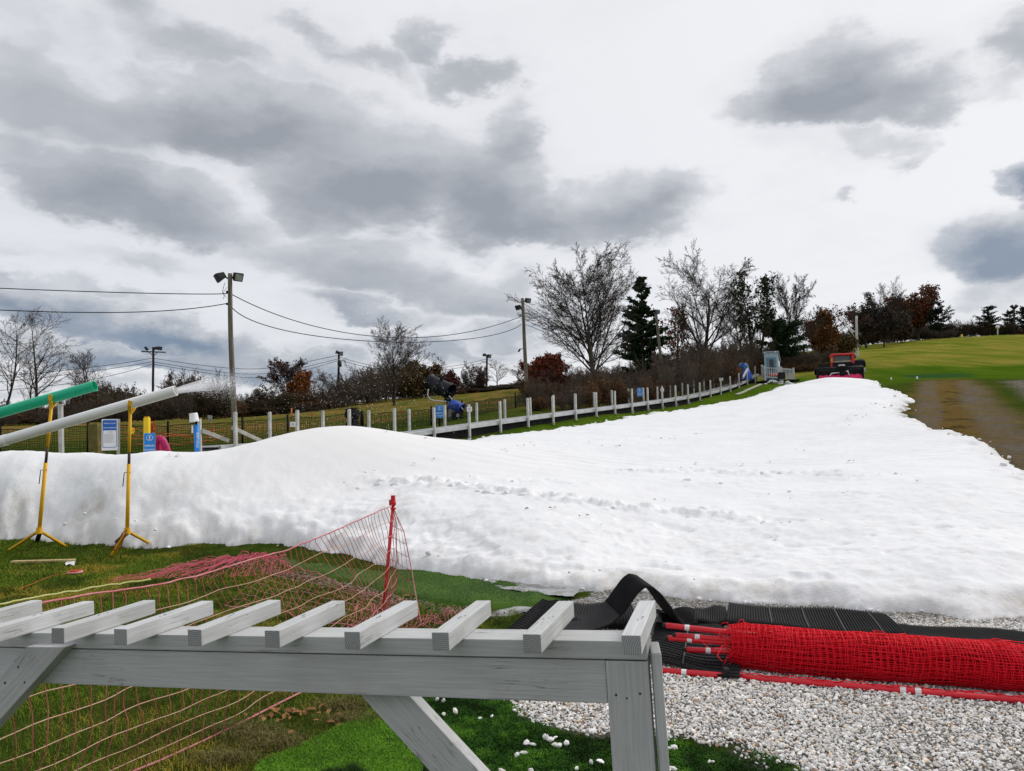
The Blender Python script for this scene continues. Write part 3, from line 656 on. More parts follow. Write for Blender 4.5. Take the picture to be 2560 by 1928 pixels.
for k in range(12):
    x = -.019 - S * k + random.uniform(-.004, .004); y0 = random.uniform(-.004, .004); ln = .312 + random.uniform(-.004, .006)
    nl = [((-.03 + .012 * q + random.uniform(-.003, .003), random.uniform(-.008, .008), .019), (0, 0, 1)) for q in range(3)]
    tw = random.uniform(-.004, .004)
    plank("slat", rack, (x - tw, y0, -.019), (x + tw, y0 + ln, -.019), .038, .038, (1, 0, 0) if False else (-1, 0, 0), nl)
plank("top_rail", rack, (-2.36, .1445, -.0575), (-.0035, .1445, -.0575), .089, .038, (0, 1, 0))
plank("apron", rack, (-2.27, .124, -.1245), (-.0925, .124, -.1245), .089, .038, (0, 0, 1))
zg = -(base[2] * 0 + O10[2]) / uz[2]
plank("post", rack, (-.0475, .119, -.0795), (-.0465, .119, zg), .088, .038, (1, 0, 0),
      [((-.555 + .06, .024, .019), (0, 0, 1)), ((-.555 + .07, -.004, .019), (0, 0, 1)), ((-.555 + .064, -.026, .019), (0, 0, 1)), ((-.555 + .06, .024, -.019), (0, 0, -1)), ((-.555 + .07, -.004, -.019), (0, 0, -1)), ((-.555 + .064, -.026, -.019), (0, 0, -1))])
plank("side_board", rack, (.0085, .1475, -.062), (.0125, .1475, zg), .020, .089, (1, .15, 0), bw=.004)
plank("post", rack, (-2.31, .119, -.0795), (-2.31, .119, zg + .1), .088, .038, (1, 0, 0))
def brace_from(name, pA, pB, yl, ext, nails=()):
    "brace whose upper end edge runs between two photo pixels, running on along a pixel direction"
    A = LP(*pA[0], yl); B = LP(*pA[1], yl); d = LP(*pB[1], yl) - LP(*pB[0], yl); d /= np.linalg.norm(d); n = np.array([-d[1], d[0]])
    if (B - A) @ n < 0: n = -n
    wdt = abs((B - A) @ n); o0 = A
    pts = [(0, 0), ((B - A) @ d, wdt), (ext, wdt), (ext, 0)]
    L0 = ext / 2
    mbx = MB().prism([(p[0] - L0, p[1] - wdt / 2) for p in pts], -.019, .019, ax=((1, 0, 0), (0, 1, 0), (0, 0, 1)))
    o = mbx.build(name, [M_WOOD, M_NAIL], rack)
    bm = bmesh.new(); bm.from_mesh(o.data); bmesh.ops.recalc_face_normals(bm, faces=bm.faces); bm.to_mesh(o.data); bm.free()
    bevel(o, .002, 2)
    if nails: discs(o, nails, .0035)
    c = o0 + d * L0 + n * wdt / 2
    X_ = np.array([d[0], 0, d[1]]); Y_ = np.array([n[0], 0, n[1]]); Z_ = np.cross(X_, Y_)
    yy = yl + .019
    o.matrix_local = LOC @ Matrix(((X_[0], Y_[0], Z_[0], c[0]), (X_[1], Y_[1], Z_[1], yy), (X_[2], Y_[2], Z_[2], c[1]), (0, 0, 0, 1)))
    return o
nf = [((-.42, -.02, s * .019), (0, 0, s)) for s in (1, -1)] + [((-.41, .022, s * .019), (0, 0, s)) for s in (1, -1)] + [((-.36, -.018, s * .019), (0, 0, s)) for s in (1, -1)]
brace_from("brace", ((66, 1617), (163, 1618)), ((66, 1617), (-2, 1694)), .066, .95, nf)
brace_from("brace", ((872, 1706), (994, 1708)), ((879, 1715), (1072, 1928)), .145, .80)

# ------------------------------------------------------------------ blades, stones
def clump(P, tint, n_add=None):
    pass
def blades(name, P, h, w, lean, tint, mat, label=None):
    n = len(P); a = rng.uniform(0, 2 * math.pi, n); b = rng.uniform(0, 2 * math.pi, n)
    sx = np.stack([np.cos(a), np.sin(a), np.zeros(n)], 1) * (w / 2)[:, None]
    ld = np.stack([np.cos(b), np.sin(b), np.zeros(n)], 1) * (lean * h)[:, None]
    up = np.stack([np.zeros(n), np.zeros(n), h], 1)
    v0 = P - sx; v1 = P + sx; m = P + up * .6 + ld * .35; v2 = m + sx * .75; v3 = m - sx * .75; v4 = P + up * (1 - .35 * lean[:, None]) + ld
    V = np.stack([v0, v1, v2, v3, v4], 1).reshape(-1, 3); i = np.arange(n) * 5
    col = np.repeat(np.concatenate([tint, np.ones((n, 1))], 1), 5, 0)
    mbl = MB(); mbl.add(V, np.stack([i, i + 1, i + 2, i + 3], 1), 0, False, col)
    mbl.ch.append((np.zeros((0, 3)), np.stack([i + 3, i + 2, i + 4], 1), 0, False, np.zeros((0, 4))))
    return mbl.build(name, mat)
def scatter(n, x0, x1, y0, y1): return rng.uniform(x0, x1, n), rng.uniform(y0, y1, n)
M_GRASS = tinted("grass_blade", .8, .15)
# lawn
yy = np.sqrt(rng.uniform(2.8 ** 2, 11.6 ** 2, 420000)); xx = rng.uniform(-.74, .16, len(yy)) * yy
sdT = poly_sd(TURF, xx, yy); sdM = poly_sd(MOSS, xx, yy); sdS = poly_sd(SCRAP, xx, yy); sdG = poly_sd(GRAVEL, xx, yy); sdN = poly_sd(SNOW, xx, yy)
dens_ = np.clip(.75 + 1.1 * fbm(xx * 1.1, yy * 1.1, 71, 4), .12, 1) * np.clip(6.5 / yy, .5, 1)
edge = sstep(.45, .0, np.abs(sdT)) * (yy < 9)          # the bare strip along the turf mat
ok = (sdT < -.02) & (sdM < 0) & (sdS < 0) & (sdG < -.03) & (sdN < .05) & (rng.random(len(yy)) < dens_ * (1 - .85 * edge)) & ~((xx > -.1) & (yy > 5.2) & (sdM < -.2) & (xx > -.0))
xx, yy = xx[ok], yy[ok]; n = len(xx)
tuft = fbm(xx * 3.5, yy * 3.5, 73, 4); dry = sstep(.05, .5, fbm(xx * 1.3, yy * 1.3, 75, 4) + rng.normal(0, .15, n)); dk = sstep(.0, .45, fbm(xx * 2.1 + 9, yy * 2.1, 77, 4))
g1 = np.array([.055, .095, .010]); g2 = np.array([.22, .185, .035]); g3 = np.array([.022, .042, .006]); g4 = np.array([.10, .155, .018])
tint = g1 + (g4 - g1) * rng.random((n, 1)) ; tint = tint + (g2 - tint) * dry[:, None] * .95; tint = tint + (g3 - tint) * dk[:, None] * .75
tint *= rng.uniform(1.1, 2.0, (n, 1)) * np.array([1.22, 1.14, .85])
h = np.clip(.022 + .030 * (tuft + .5) + rng.normal(0, .008, n), .010, .085)
lawn = blades("grass", np.stack([xx, yy, terrain(xx, yy) - .004 + .02 * fbm(xx * 1.3, yy * 1.3, 3) * sstep(3, 8, np.hypot(xx, yy))], 1), h, np.full(n, .0034) * np.clip(yy / 5, .85, 1.8), rng.uniform(.1, 1.1, n), tint, M_GRASS); tag(lawn, kind='stuff')
# moss and turf scrap
yy = rng.uniform(2.9, 5.2, 330000); xx = rng.uniform(-1.4, 2.4, len(yy))
sdM = poly_sd(MOSS, xx, yy) + .09 * fbm(xx * 6, yy * 6, 79); sdS = poly_sd(SCRAP, xx, yy) + .03 * fbm(xx * 6, yy * 6, 80)
scr = sdS > 0; ok = (scr | (sdM > 0)) & (np.abs(xx) < .72 * yy) & (rng.random(len(yy)) < np.where(scr, 1, .62))
xx, yy, scr = xx[ok], yy[ok], scr[ok]; n = len(xx)
f1 = fbm(xx * 3, yy * 3, 81, 4); f2 = fbm(xx * 11, yy * 11, 83, 3)
tm = np.array([.030, .095, .008]) * (1 + .9 * np.clip(f1 + f2, -.7, 1.2))[:, None] + np.array([.03, .05, .0]) * sstep(.15, .6, f2 + f1 * .5)[:, None]
ts = np.array([.13, .29, .02]) * (1 + .35 * np.clip(f1 * 1.2 + f2, -.8, 1))[:, None]; 
ts = ts + (np.array([.02, .05, .008]) - ts) * sstep(.35, .7, f1 + .4 * f2)[:, None]
tint = np.where(scr[:, None], ts, tm) * rng.uniform(.75, 1.25, (n, 1))
h = np.where(scr, rng.uniform(.012, .022, n), np.clip(.010 + .02 * (f2 + .5) + rng.normal(0, .004, n), .005, .04))
z0 = np.where(scr, .018, -.002)
moss = blades("moss", np.stack([xx, yy, z0], 1)[~scr], h[~scr], np.full(n, .0042)[~scr], rng.uniform(.3, 1.4, n)[~scr], tint[~scr], M_GRASS); tag(moss, kind='stuff')
scrap = thing("turf_offcut", WZ(860, 1890), "bright green offcut of artificial turf lying on the grass below the rack", "turf offcut")
so_ = blades("pile", np.stack([xx, yy, z0], 1)[scr] - np.array(scrap.location), h[scr], np.full(n, .0036)[scr], rng.uniform(.3, 1.2, n)[scr], tint[scr], M_GRASS); so_.parent = scrap; so_['kind'] = 'stuff'
def sheet(name, poly, res, zf, mats, thick=.0, parent=None, wob=0.0, seed=5, uv=None):
    P_ = np.asarray(poly)[:, :2]; x0, y0 = P_.min(0) - .1; x1, y1 = P_.max(0) + .1
    gx_, gy_ = np.meshgrid(np.arange(x0, x1, res), np.arange(y0, y1, res), indexing='ij')
    sd_ = poly_sd(P_, gx_, gy_) + (wob * fbm(gx_ * 5, gy_ * 5, seed) if wob else 0); z = zf(gx_, gy_, sd_)
    keep = sd_ > 0; i, j = np.meshgrid(np.arange(gx_.shape[0] - 1), np.arange(gx_.shape[1] - 1), indexing='ij'); b0 = gx_.shape[1]
    K = keep[:-1, :-1] | keep[1:, :-1] | keep[:-1, 1:] | keep[1:, 1:]
    F = np.stack([i * b0 + j, (i + 1) * b0 + j, (i + 1) * b0 + j + 1, i * b0 + j + 1], -1)[K]
    used = np.zeros(gx_.size, bool); used[F.ravel()] = True; rm = np.cumsum(used) - 1
    m_ = MB().add(np.stack([gx_, gy_, z], -1).reshape(-1, 3)[used], rm[F], 0, True)
    return m_.build(name, mats, parent)
bk = sheet("backing", SCRAP, .03, lambda x, y, s: .004 + .014 * sstep(0, .05, s), mixed("turf_backing", (.02, .07, .01), (.03, .10, .015), 20, .9), wob=.03)
bk.data.transform(Matrix.Translation(-scrap.location)); bk.parent = scrap
M_TURF = mixed("artificial_turf", (.030, .072, .008), (.058, .120, .014), 2.2, .85, .15, bump=.5, bscale=300, bdist=.004)
turf = sheet("turf_mat", TURF, .05, lambda x, y, s: np.where(s > 0, .028 + .03 * sstep(-.2, .5, fbm(x * 1.1, y * 1.1, 91)) * sstep(0, .25, s), -.02), M_TURF)
n = 60000; yy = rng.uniform(5.5, 11.5, n); xx = rng.uniform(-4.6, 1.2, n); k = poly_sd(TURF, xx, yy) > .01; xx, yy = xx[k], yy[k]; n = len(xx)
zt = .028 + .03 * sstep(-.2, .5, fbm(xx * 1.1, yy * 1.1, 91)) * sstep(0, .25, poly_sd(TURF, xx, yy)); tt = np.array([.045, .105, .012]) * (1 + .5 * fbm(xx * 2, yy * 2, 92, 4))[:, None] * rng.uniform(.6, 1.5, (n, 1))
tp_ = blades("pile", np.stack([xx, yy, zt], 1), rng.uniform(.006, .014, n), np.full(n, .006), rng.uniform(.4, 1.4, n), tt, M_GRASS); tp_.parent = turf; tp_['kind'] = 'stuff'
tag(turf, "dark green artificial turf mat running along the foot of the snow bank", "turf mat")
M_SLUSH, t, b = newmat("slush", .25, .5)
P = t.node('ShaderNodeNewGeometry').outputs['Position']; nn = t.noise(P, 6, 5, .6)
t.l.new(t.mix(t.maprange(nn, .42, .58), (.09, .09, .08), (.34, .35, .35)), b.inputs['Base Color']); t.l.new(t.maprange(nn, .4, .6, .06, .7), b.inputs['Roughness'])
for q, pts in enumerate([[(1190, 1450), (1280, 1462), (1380, 1478), (1450, 1486), (1430, 1503), (1340, 1500), (1260, 1484)], [(1215, 1532), (1290, 1520), (1345, 1516), (1340, 1526), (1270, 1540), (1220, 1546)]]):
    s_ = sheet("slush_puddle", [WZ(*p) for p in pts], .02, lambda x, y, s: .006 + (.046 if q == 0 else 0) + .01 * fbm(x * 8, y * 8, 3), M_SLUSH, wob=.05)
    tag(s_, ["grey slush puddle between the snow edge and the green turf mat", "thin streak of melting slush at the tip of the turf mat"][q], "puddle")
# gravel: every stone a small crushed block
t_ = (1 + 5 ** .5) / 2
ICO = np.array([(-1, t_, 0), (1, t_, 0), (-1, -t_, 0), (1, -t_, 0), (0, -1, t_), (0, 1, t_), (0, -1, -t_), (0, 1, -t_), (t_, 0, -1), (t_, 0, 1), (-t_, 0, -1), (-t_, 0, 1)]) / 1.9
IF = np.array([(0, 11, 5), (0, 5, 1), (0, 1, 7), (0, 7, 10), (0, 10, 11), (1, 5, 9), (5, 11, 4), (11, 10, 2), (10, 7, 6), (7, 1, 8), (3, 9, 4), (3, 4, 2), (3, 2, 6), (3, 6, 8), (3, 8, 9), (4, 9, 5), (2, 4, 11), (6, 2, 10), (8, 6, 7), (9, 8, 1)])
def stones(P, r, tint):
    n = len(P); q = rng.normal(size=(n, 4)); q /= np.linalg.norm(q, axis=1)[:, None]; w, x, y, z = q.T
    Rm = np.stack([1 - 2 * (y * y + z * z), 2 * (x * y - z * w), 2 * (x * z + y * w), 2 * (x * y + z * w), 1 - 2 * (x * x + z * z), 2 * (y * z - x * w), 2 * (x * z - y * w), 2 * (y * z + x * w), 1 - 2 * (x * x + y * y)], -1).reshape(n, 3, 3)
    sc = np.stack([rng.uniform(.9, 1.5, n), rng.uniform(.7, 1.05, n), rng.uniform(.45, .85, n)], 1) * r[:, None]
    v = ICO[None] * rng.uniform(.78, 1.2, (n, 12, 1)) * sc[:, None]; v = np.einsum('nij,nkj->nki', Rm, v); v[..., 2] *= .8
    v = v + P[:, None]; f = IF[None] + (np.arange(n) * 12)[:, None, None]
    col = np.repeat(np.concatenate([tint, np.ones((n, 1))], 1), 12, 0)
    return MB().add(v.reshape(-1, 3), f.reshape(-1, 3), 0, False, col)
def stone_tint(n):
    b_ = rng.uniform(.60, .92, n); t = np.stack([b_, b_ * .98, b_ * .95], 1)
    k = rng.random(n); t[k < .05] *= (1.02, .84, .64); t[(k > .10) & (k < .16)] *= (.62, .60, .60); t[(k > .16) & (k < .3)] *= (1.03, .98, .90); t[k > .975] *= (.55, .36, .26)
    return t
sp = .0150; gx_, gy_ = np.meshgrid(np.arange(-.4, 5.3, sp), np.arange(2.9, 8.2, sp), indexing='ij')
gx_ = gx_.ravel() + rng.uniform(-.5, .5, gx_.size) * sp; gy_ = gy_.ravel() + rng.uniform(-.5, .5, gy_.size) * sp
sdg = poly_sd(GRAVEL, gx_, gy_) + .16 * fbm(gx_ * 4, gy_ * 4, 12) + .05 * fbm(gx_ * 14, gy_ * 14, 13)
ok = (sdg > rng.normal(0, .018, len(sdg))) & (np.abs(gx_) < .72 * gy_ + .2) & (poly_sd(SNOW, gx_, gy_) < .25)
gp = np.stack([gx_[ok], gy_[ok], rng.uniform(-.004, .014, ok.sum())], 1); n = len(gp)
gp[:, 2] += .012 * fbm(gp[:, 0] * 3, gp[:, 1] * 3, 15); gr_ = rng.gamma(7, .00122, n); gr_ = np.clip(gr_, .004, .019)
ti = stone_tint(n)
farband = sstep(6.0, 6.6, gp[:, 1]); ti = ti * (1 - .45 * farband[:, None])                   # wet, dirty stones along the melting edge
# stray stones on the moss
m_ = 95; sx2, sy2 = rng.uniform(-.75, 2.2, m_), rng.uniform(3.2, 4.9, m_)
k = (poly_sd(MOSS, sx2, sy2) > .0) & (poly_sd(MOSS, sx2, sy2) < .55); 
st2 = np.stack([sx2[k], sy2[k], np.full(k.sum(), .016)], 1)
st2 = np.concatenate([st2, st2 + rng.normal(0, .03, st2.shape) * (1, 1, 0)]); gr2 = rng.uniform(.012, .022, len(st2)); ti2 = stone_tint(len(st2)) * 1.12
# grit along the turf mat's lower edge
TE = [WZ(*p) for p in [(500, 1392), (560, 1402), (700, 1430), (800, 1452), (925, 1483), (1000, 1504), (1110, 1527), (1230, 1540)]]
e_t = rng.uniform(0, len(TE) - 1.001, 2600); e_i = e_t.astype(int); TEa = np.array(TE); ep = TEa[e_i] + (TEa[e_i + 1] - TEa[e_i]) * (e_t - e_i)[:, None]
ep[:, :2] += rng.normal(0, .085, (len(ep), 2)); ep[:, 2] = .006; kk = poly_sd(TURF, ep[:, 0], ep[:, 1]) < -.01; ep = ep[kk]
gr3 = rng.uniform(.005, .014, len(ep)); ti3 = stone_tint(len(ep)) * rng.uniform(.10, .45, (len(ep), 1)) * np.array([1.05, .92, .72])
g = stones(np.concatenate([gp, st2, ep]), np.concatenate([gr_, gr2, gr3]), np.concatenate([ti, ti2, ti3])).build("gravel", tinted("gravel_stone", .8, .25, var=.22, vs=60))
tag(g, kind='stuff')
# fallen leaves
def leaf_patch(c, n, spread, size):
    P_ = np.array(c) + rng.normal(0, 1, (n, 3)) * np.array(spread); mbl = MB()
    for p in P_:
        p[2] = abs(p[2]) + .012; a = random.uniform(0, 6.28); L = size * random.uniform(.6, 1.3); w_ = L * .38; tz_ = random.uniform(-.5, .5)
        d = np.array([math.cos(a), math.sin(a), tz_ * .5]); s_ = np.array([-math.sin(a), math.cos(a), random.uniform(-.5, .5)])
        pr = [(-.5, 0), (-.3, .5), (-.12, .35), (.05, .62), (.2, .34), (.5, 0), (.2, -.34), (.05, -.62), (-.12, -.35), (-.3, -.5)]
        v = [p + d * q[0] * L + s_ * q[1] * w_ + np.array([0, 0, abs(q[1]) * w_ * .5]) for q in pr]
        cc = np.array([.30, .145, .055]) * random.uniform(.5, 1.25)
        mbl.add(v, [tuple(range(10))], 0, False, (*cc, 1))
    return mbl
lf = leaf_patch(WZ(728, 1790), 26, (.13, .05, .012), .055)
for q in [(690, 1800, 8, .1), (905, 1800, 12, .07), (545, 1482, 4, .05), (205, 1385, 9, .06), (55, 1440, 2, .03), (760, 1820, 7, .1), (1000, 1500, 6, .1), (1940, 1830, 3, .03), (860, 1500, 8, .2)]:
    l2 = leaf_patch(WZ(q[0], q[1]), q[2], (q[3], q[3] * .7, .008), .05)
    for c in l2.ch: lf.add(c[0], c[1] - c[1].min(), 0, False, c[4])
for k in range(70):                                                 # bits of leaf and bark blown onto the snow
    x_, y_ = rng.uniform(-8, 6), rng.uniform(7.6, 22); 
    if poly_sd(SNOW, np.array([x_]), np.array([y_]))[0] < .3: continue
    c_ = np.array([x_, y_, snowtop(x_, y_) + .012]); l2 = leaf_patch(c_, random.randint(1, 3), (.05, .04, .0), .035 + .002 * y_)
    for c in l2.ch: lf.add(c[0], c[1] - c[1].min(), 0, False, (.03, .022, .018, 1))
lo = lf.build("fallen_leaves", tinted("dry_leaf", .8, .2)); tag(lo, kind='stuff')
# straw and dead tufts by the scrap
n = 2600; cen = np.array([WZ(640, 1850), WZ(690, 1868), WZ(560, 1905), WZ(885, 1806), WZ(850, 1770), WZ(610, 1830)])[rng.integers(0, 6, n)]
pp = cen + rng.normal(0, 1, (n, 3)) * (.09, .04, 0); tt = np.array([.20, .17, .06]) * rng.uniform(.35, 1.3, (n, 1))
tu = blades("dry_grass", pp, rng.uniform(.03, .10, n), np.full(n, .003), rng.uniform(.5, 1.6, n), tt, M_GRASS); tag(tu, kind='stuff')
# ------------------------------------------------------------------ pink net, ropes
M_PINK = mixed("faded_red_cord", (.36, .07, .07), (.50, .17, .15), 9, .8, .15)
M_TAN = mixed("bleached_cord", (.52, .30, .22), (.60, .40, .30), 9, .8, .15)
M_ROPE = mixed("pink_rope", (.56, .14, .17), (.62, .28, .28), 12, .8, .15)
M_MAG = mixed("pink_cord_heap", (.62, .07, .14), (.70, .18, .24), 14, .8, .15)
M_REDP = mixed("red_plastic_pole", (.62, .008, .02), (.72, .014, .03), 8, .35, .5)
M_WHITE = mixed("white_band", (.75, .75, .75), (.82, .82, .82), 8, .5)
M_BLACK = mixed("black_rubber", (.010, .010, .011), (.022, .022, .024), 12, .6, .35)
A_, B_ = np.array([-1.1, 7.1]), np.array([-1.93, 3.16])
pole_t = W(983, 1262, 7.1); pole_b = W(957, 1520, 7.1); pole_b[2] = 0.0
net = thing("net_fence", (pole_b[0], pole_b[1], 0), "faded pink netting fence strung low from a red pole behind the rack", "net fence")
NO = np.array(net.location)
topR = [pole_t] + [WP(p[0], p[1], A_, B_) for p in [(840, 1326), (717, 1376), (600, 1407), (500, 1438), (392, 1463), (240, 1484), (105, 1508)]]
topR.append(topR[-1] + (topR[-1] - topR[-2]) * .9)
botR = [np.array([pole_b[0], pole_b[1], .03]), np.array([-1.06, 6.2, .02]), np.array([-1.10, 5.5, .02])] + [WZ(p[0], p[1], .02) for p in [(781, 1717), (700, 1757), (611, 1803), (520, 1847), (407, 1899), (330, 1930)]]
botR.append(botR[-1] + np.array([-.30, -.75, 0]))
def curve_at(P, n):
    P = np.array(P); L = np.concatenate([[0], np.cumsum(np.linalg.norm(np.diff(P, axis=0), axis=1))]); u = np.linspace(0, L[-1], n)
    return np.stack([np.interp(u, L, P[:, k]) for k in range(3)], 1)
def netmesh(mb, V, r1, r2, m1=0, m2=1, n=4):
    for k in range(V.shape[0]): mb.tube(V[k], r1, n, m1, True, False)
    for k in range(V.shape[1]): mb.tube(V[:, k], r2, n, m2, True, False)
def smooth_noise(a, b, amp, seed):
    r_ = np.random.default_rng(seed); q = r_.normal(0, 1, (a + 4, b + 4, 3))
    for _ in range(2): q = (q + np.roll(q, 1, 0) + np.roll(q, -1, 0) + np.roll(q, 1, 1) + np.roll(q, -1, 1)) / 5
    return q[2:-2, 2:-2] * amp * 2.2
nu, nv, sub = 58, 10, 3
T = curve_at(topR, nu); Bc = curve_at(botR, nu)
vv = np.linspace(0, 1, (nv - 1) * sub + 1)
V = T[:, None] * (1 - vv)[None, :, None] + Bc[:, None] * vv[None, :, None]
sn = smooth_noise(nu, len(vv), .026, 3)
for _ in range(4): sn[:, 1:-1] = (sn[:, :-2] + 2 * sn[:, 1:-1] + sn[:, 2:]) / 4
sn[1:-1] = (sn[:-2] + 2 * sn[1:-1] + sn[2:]) / 4; sn[:, 0] = 0; sn[:, -1] *= .3; V = V + sn * (1, 1, .4)
V += (np.array([.10, -.04, -.05]) * (np.sin(vv * math.pi) ** 1.0)[None, :, None])            # the belly of the net hangs towards the turf
along = V[1:] - V[:-1]; sh = .018 * np.sin(vv * 2 * math.pi * 1.2 + .5)[None, :, None] * np.concatenate([along, along[-1:]], 0) / .085; V = V + sh
V = V - NO
m1 = MB()
for k in range(nu): m1.tube(V[k], .0023, 4, 0, True, False)
for k in range(1, nv - 1): m1.tube(V[:, k * sub], .0025, 4, 1, True, False)
m1.build("mesh", [M_PINK, M_TAN], net)
MB().tube(curve_at(topR, 120) - NO + smooth_noise(120, 1, .002, 5)[:, 0], .0048, 6).build("top_rope", M_ROPE, net)
MB().tube(curve_at(botR, 90) - NO, .0055, 6).build("bottom_rope", M_ROPE, net)
# short end of the net right of the pole
Rt = [pole_t - np.array([0, 0, .03]), W(1010, 1330, 7.05), W(1030, 1430, 6.95), W(1043, 1510, 6.8), W(1053, 1560, 6.55)]
Te = curve_at(Rt, 11); Be = curve_at([pole_b + (0, 0, .03), WZ(985, 1530, .02), WZ(1040, 1562, .02)], 11); cols = []
for q in np.linspace(0, 1, 6):
    cols.append((pole_t - (0, 0, .05)) * (1 - q) * 0 + 0)
pc = np.linspace(0, 1, 11)
left = pole_t[None] * (1 - pc)[:, None] + pole_b[None] * pc[:, None]
V2 = left[None] * (1 - np.linspace(0, 1, 6))[:, None, None] + Te[None] * np.linspace(0, 1, 6)[:, None, None]
V2 = V2 + smooth_noise(6, 11, .014, 9) * np.sin(np.linspace(0, 1, 6) * math.pi)[:, None, None] - NO
m2 = MB(); netmesh(m2, V2, .0023, .0023, 0, 0); m2.build("end_mesh", [M_PINK], net)
MB().tube(Te - NO, .0045, 6).build("end_rope", M_ROPE, net)
pm = MB().tube([pole_b - NO - (0, 0, .05), pole_t - NO + (0, 0, .0)], [.0165, .0155], 12)
pm.build("pole", M_REDP, net)
pt = pole_t - NO
cap = MB().lathe([(.0, .085), (.020, .085), (.022, .03), (.027, .025), (.027, .0), (.018, -.01)], 14, 0, False, pt).box(pt + (-.022, 0, .02), (.03, .012, .05)).lathe([(.024, -.045), (.026, -.04), (.026, -.03), (.02, -.025)], 14, 0, False, pt)
cap.build("pole_cap", M_REDP, net)
# collapsed net on the grass
def heap(name, corners, nu, nv, amp, zamp, seed, mats, r, label, pinch=0.0, lift=None):
    c = [WZ(*p) for p in corners]; u = np.linspace(0, 1, nu)[:, None, None]; v = np.linspace(0, 1, nv)[None, :, None]
    Vh = (c[0] * (1 - u) + c[1] * u) * (1 - v) + (c[3] * (1 - u) + c[2] * u) * v
    ns = smooth_noise(nu, nv, amp, seed); Vh = Vh + ns * (1, 1, .2)
    zz = np.abs(smooth_noise(nu, nv, zamp, seed + 1)[..., 2]) + .012
    if lift is not None: zz = zz + lift(u[..., 0], v[..., 0])
    Vh[..., 2] = zz
    o = thing(name, (c[0][0], c[0][1], 0), label, "net", "fallen nets on the grass"); Vh = Vh - np.array(o.location)
    mh = MB(); netmesh(mh, Vh, r, r, 0, 1)
    mh.build("mesh", mats, o); return o, Vh
o, Vh = heap("fallen_net", [(275, 1462), (735, 1440), (700, 1398), (560, 1402)], 52, 12, .045, .05, 21, [M_MAG, M_MAG], .0022, "bunched up bright pink net heaped on the grass left of the red pole", lift=lambda u, v: .10 * np.exp(-((u - .72) / .3) ** 2) * np.sin(v * math.pi))
MB().tube(Vh[:, 7] + (0, 0, .03), .006, 5).build("rope", M_MAG, o)
o, Vh = heap("fallen_net", [(560, 1520), (1010, 1600), (1000, 1520), (690, 1415)], 19, 9, .035, .03, 31, [M_PINK, M_TAN], .0020, "slack pink net spread loose over the grass at the foot of the red pole")
MB().tube(Vh[:, 0], .005, 5).build("rope", M_ROPE, o); MB().tube(Vh[:, -1] + (0, 0, .02), .005, 5).build("rope", M_ROPE, o)
o, Vh = heap("fallen_net", [(1000, 1590), (1225, 1562), (1205, 1535), (1010, 1552)], 22, 7, .035, .06, 41, [M_PINK, M_ROPE], .0024, "small tangle of pink net behind the slats right of the red pole")
o, Vh = heap("fallen_net", [(850, 1585), (1000, 1560), (960, 1520), (900, 1530)], 14, 6, .03, .05, 51, [M_ROPE, M_PINK], .0028, "short twist of pink net and cord against the foot of the red pole")
rp = [WZ(p[0], p[1], .03) for p in [(-120, 1524), (0, 1511), (120, 1488), (260, 1465), (377, 1449)]]
ro = MB().tube(curve_at(rp, 60) + smooth_noise(60, 1, .006, 61)[:, 0], .011, 7).build("rope", mixed("yellow_rope", (.50, .52, .13), (.60, .60, .28), 30, .8)); tag(ro, "pale yellow rope lying across the grass at the left", "rope")
M_ORG = mixed("orange_string", (.50, .09, .02), (.60, .15, .05), 20, .7)
st = MB().tube(curve_at([WZ(p[0], p[1], .02) for p in [(49, 1474), (90, 1455), (130, 1440), (172, 1434)]], 30) + smooth_noise(30, 1, .006, 63)[:, 0], .0035, 5).build("string", M_ORG); tag(st, "thin orange string trailing from the pink reel on the grass", "string")
c = WZ(188, 1433, .0); reel = thing("string_reel", c, "small pink string reel lying on the grass under the left pipe", "reel")
MB().lathe([(.02, 0), (.085, 0), (.09, .012), (.085, .024), (.05, .022), (.045, .01), (.02, .01)], 20).build("disc", mixed("pink_plastic", (.66, .20, .22), (.7, .3, .3), 20, .5), reel)
mo = MB()
for k in range(7):
    a = np.linspace(0, 2 * math.pi, 22, endpoint=False); mo.tube(np.stack([(.055 + .006 * (k % 3)) * np.cos(a), (.055 + .006 * (k % 3)) * np.sin(a), .012 + .004 * k + .002 * np.sin(a * 3 + k)], 1), .004, 4, 0, True, False, True)
mo.build("wound_string", M_ORG, reel)

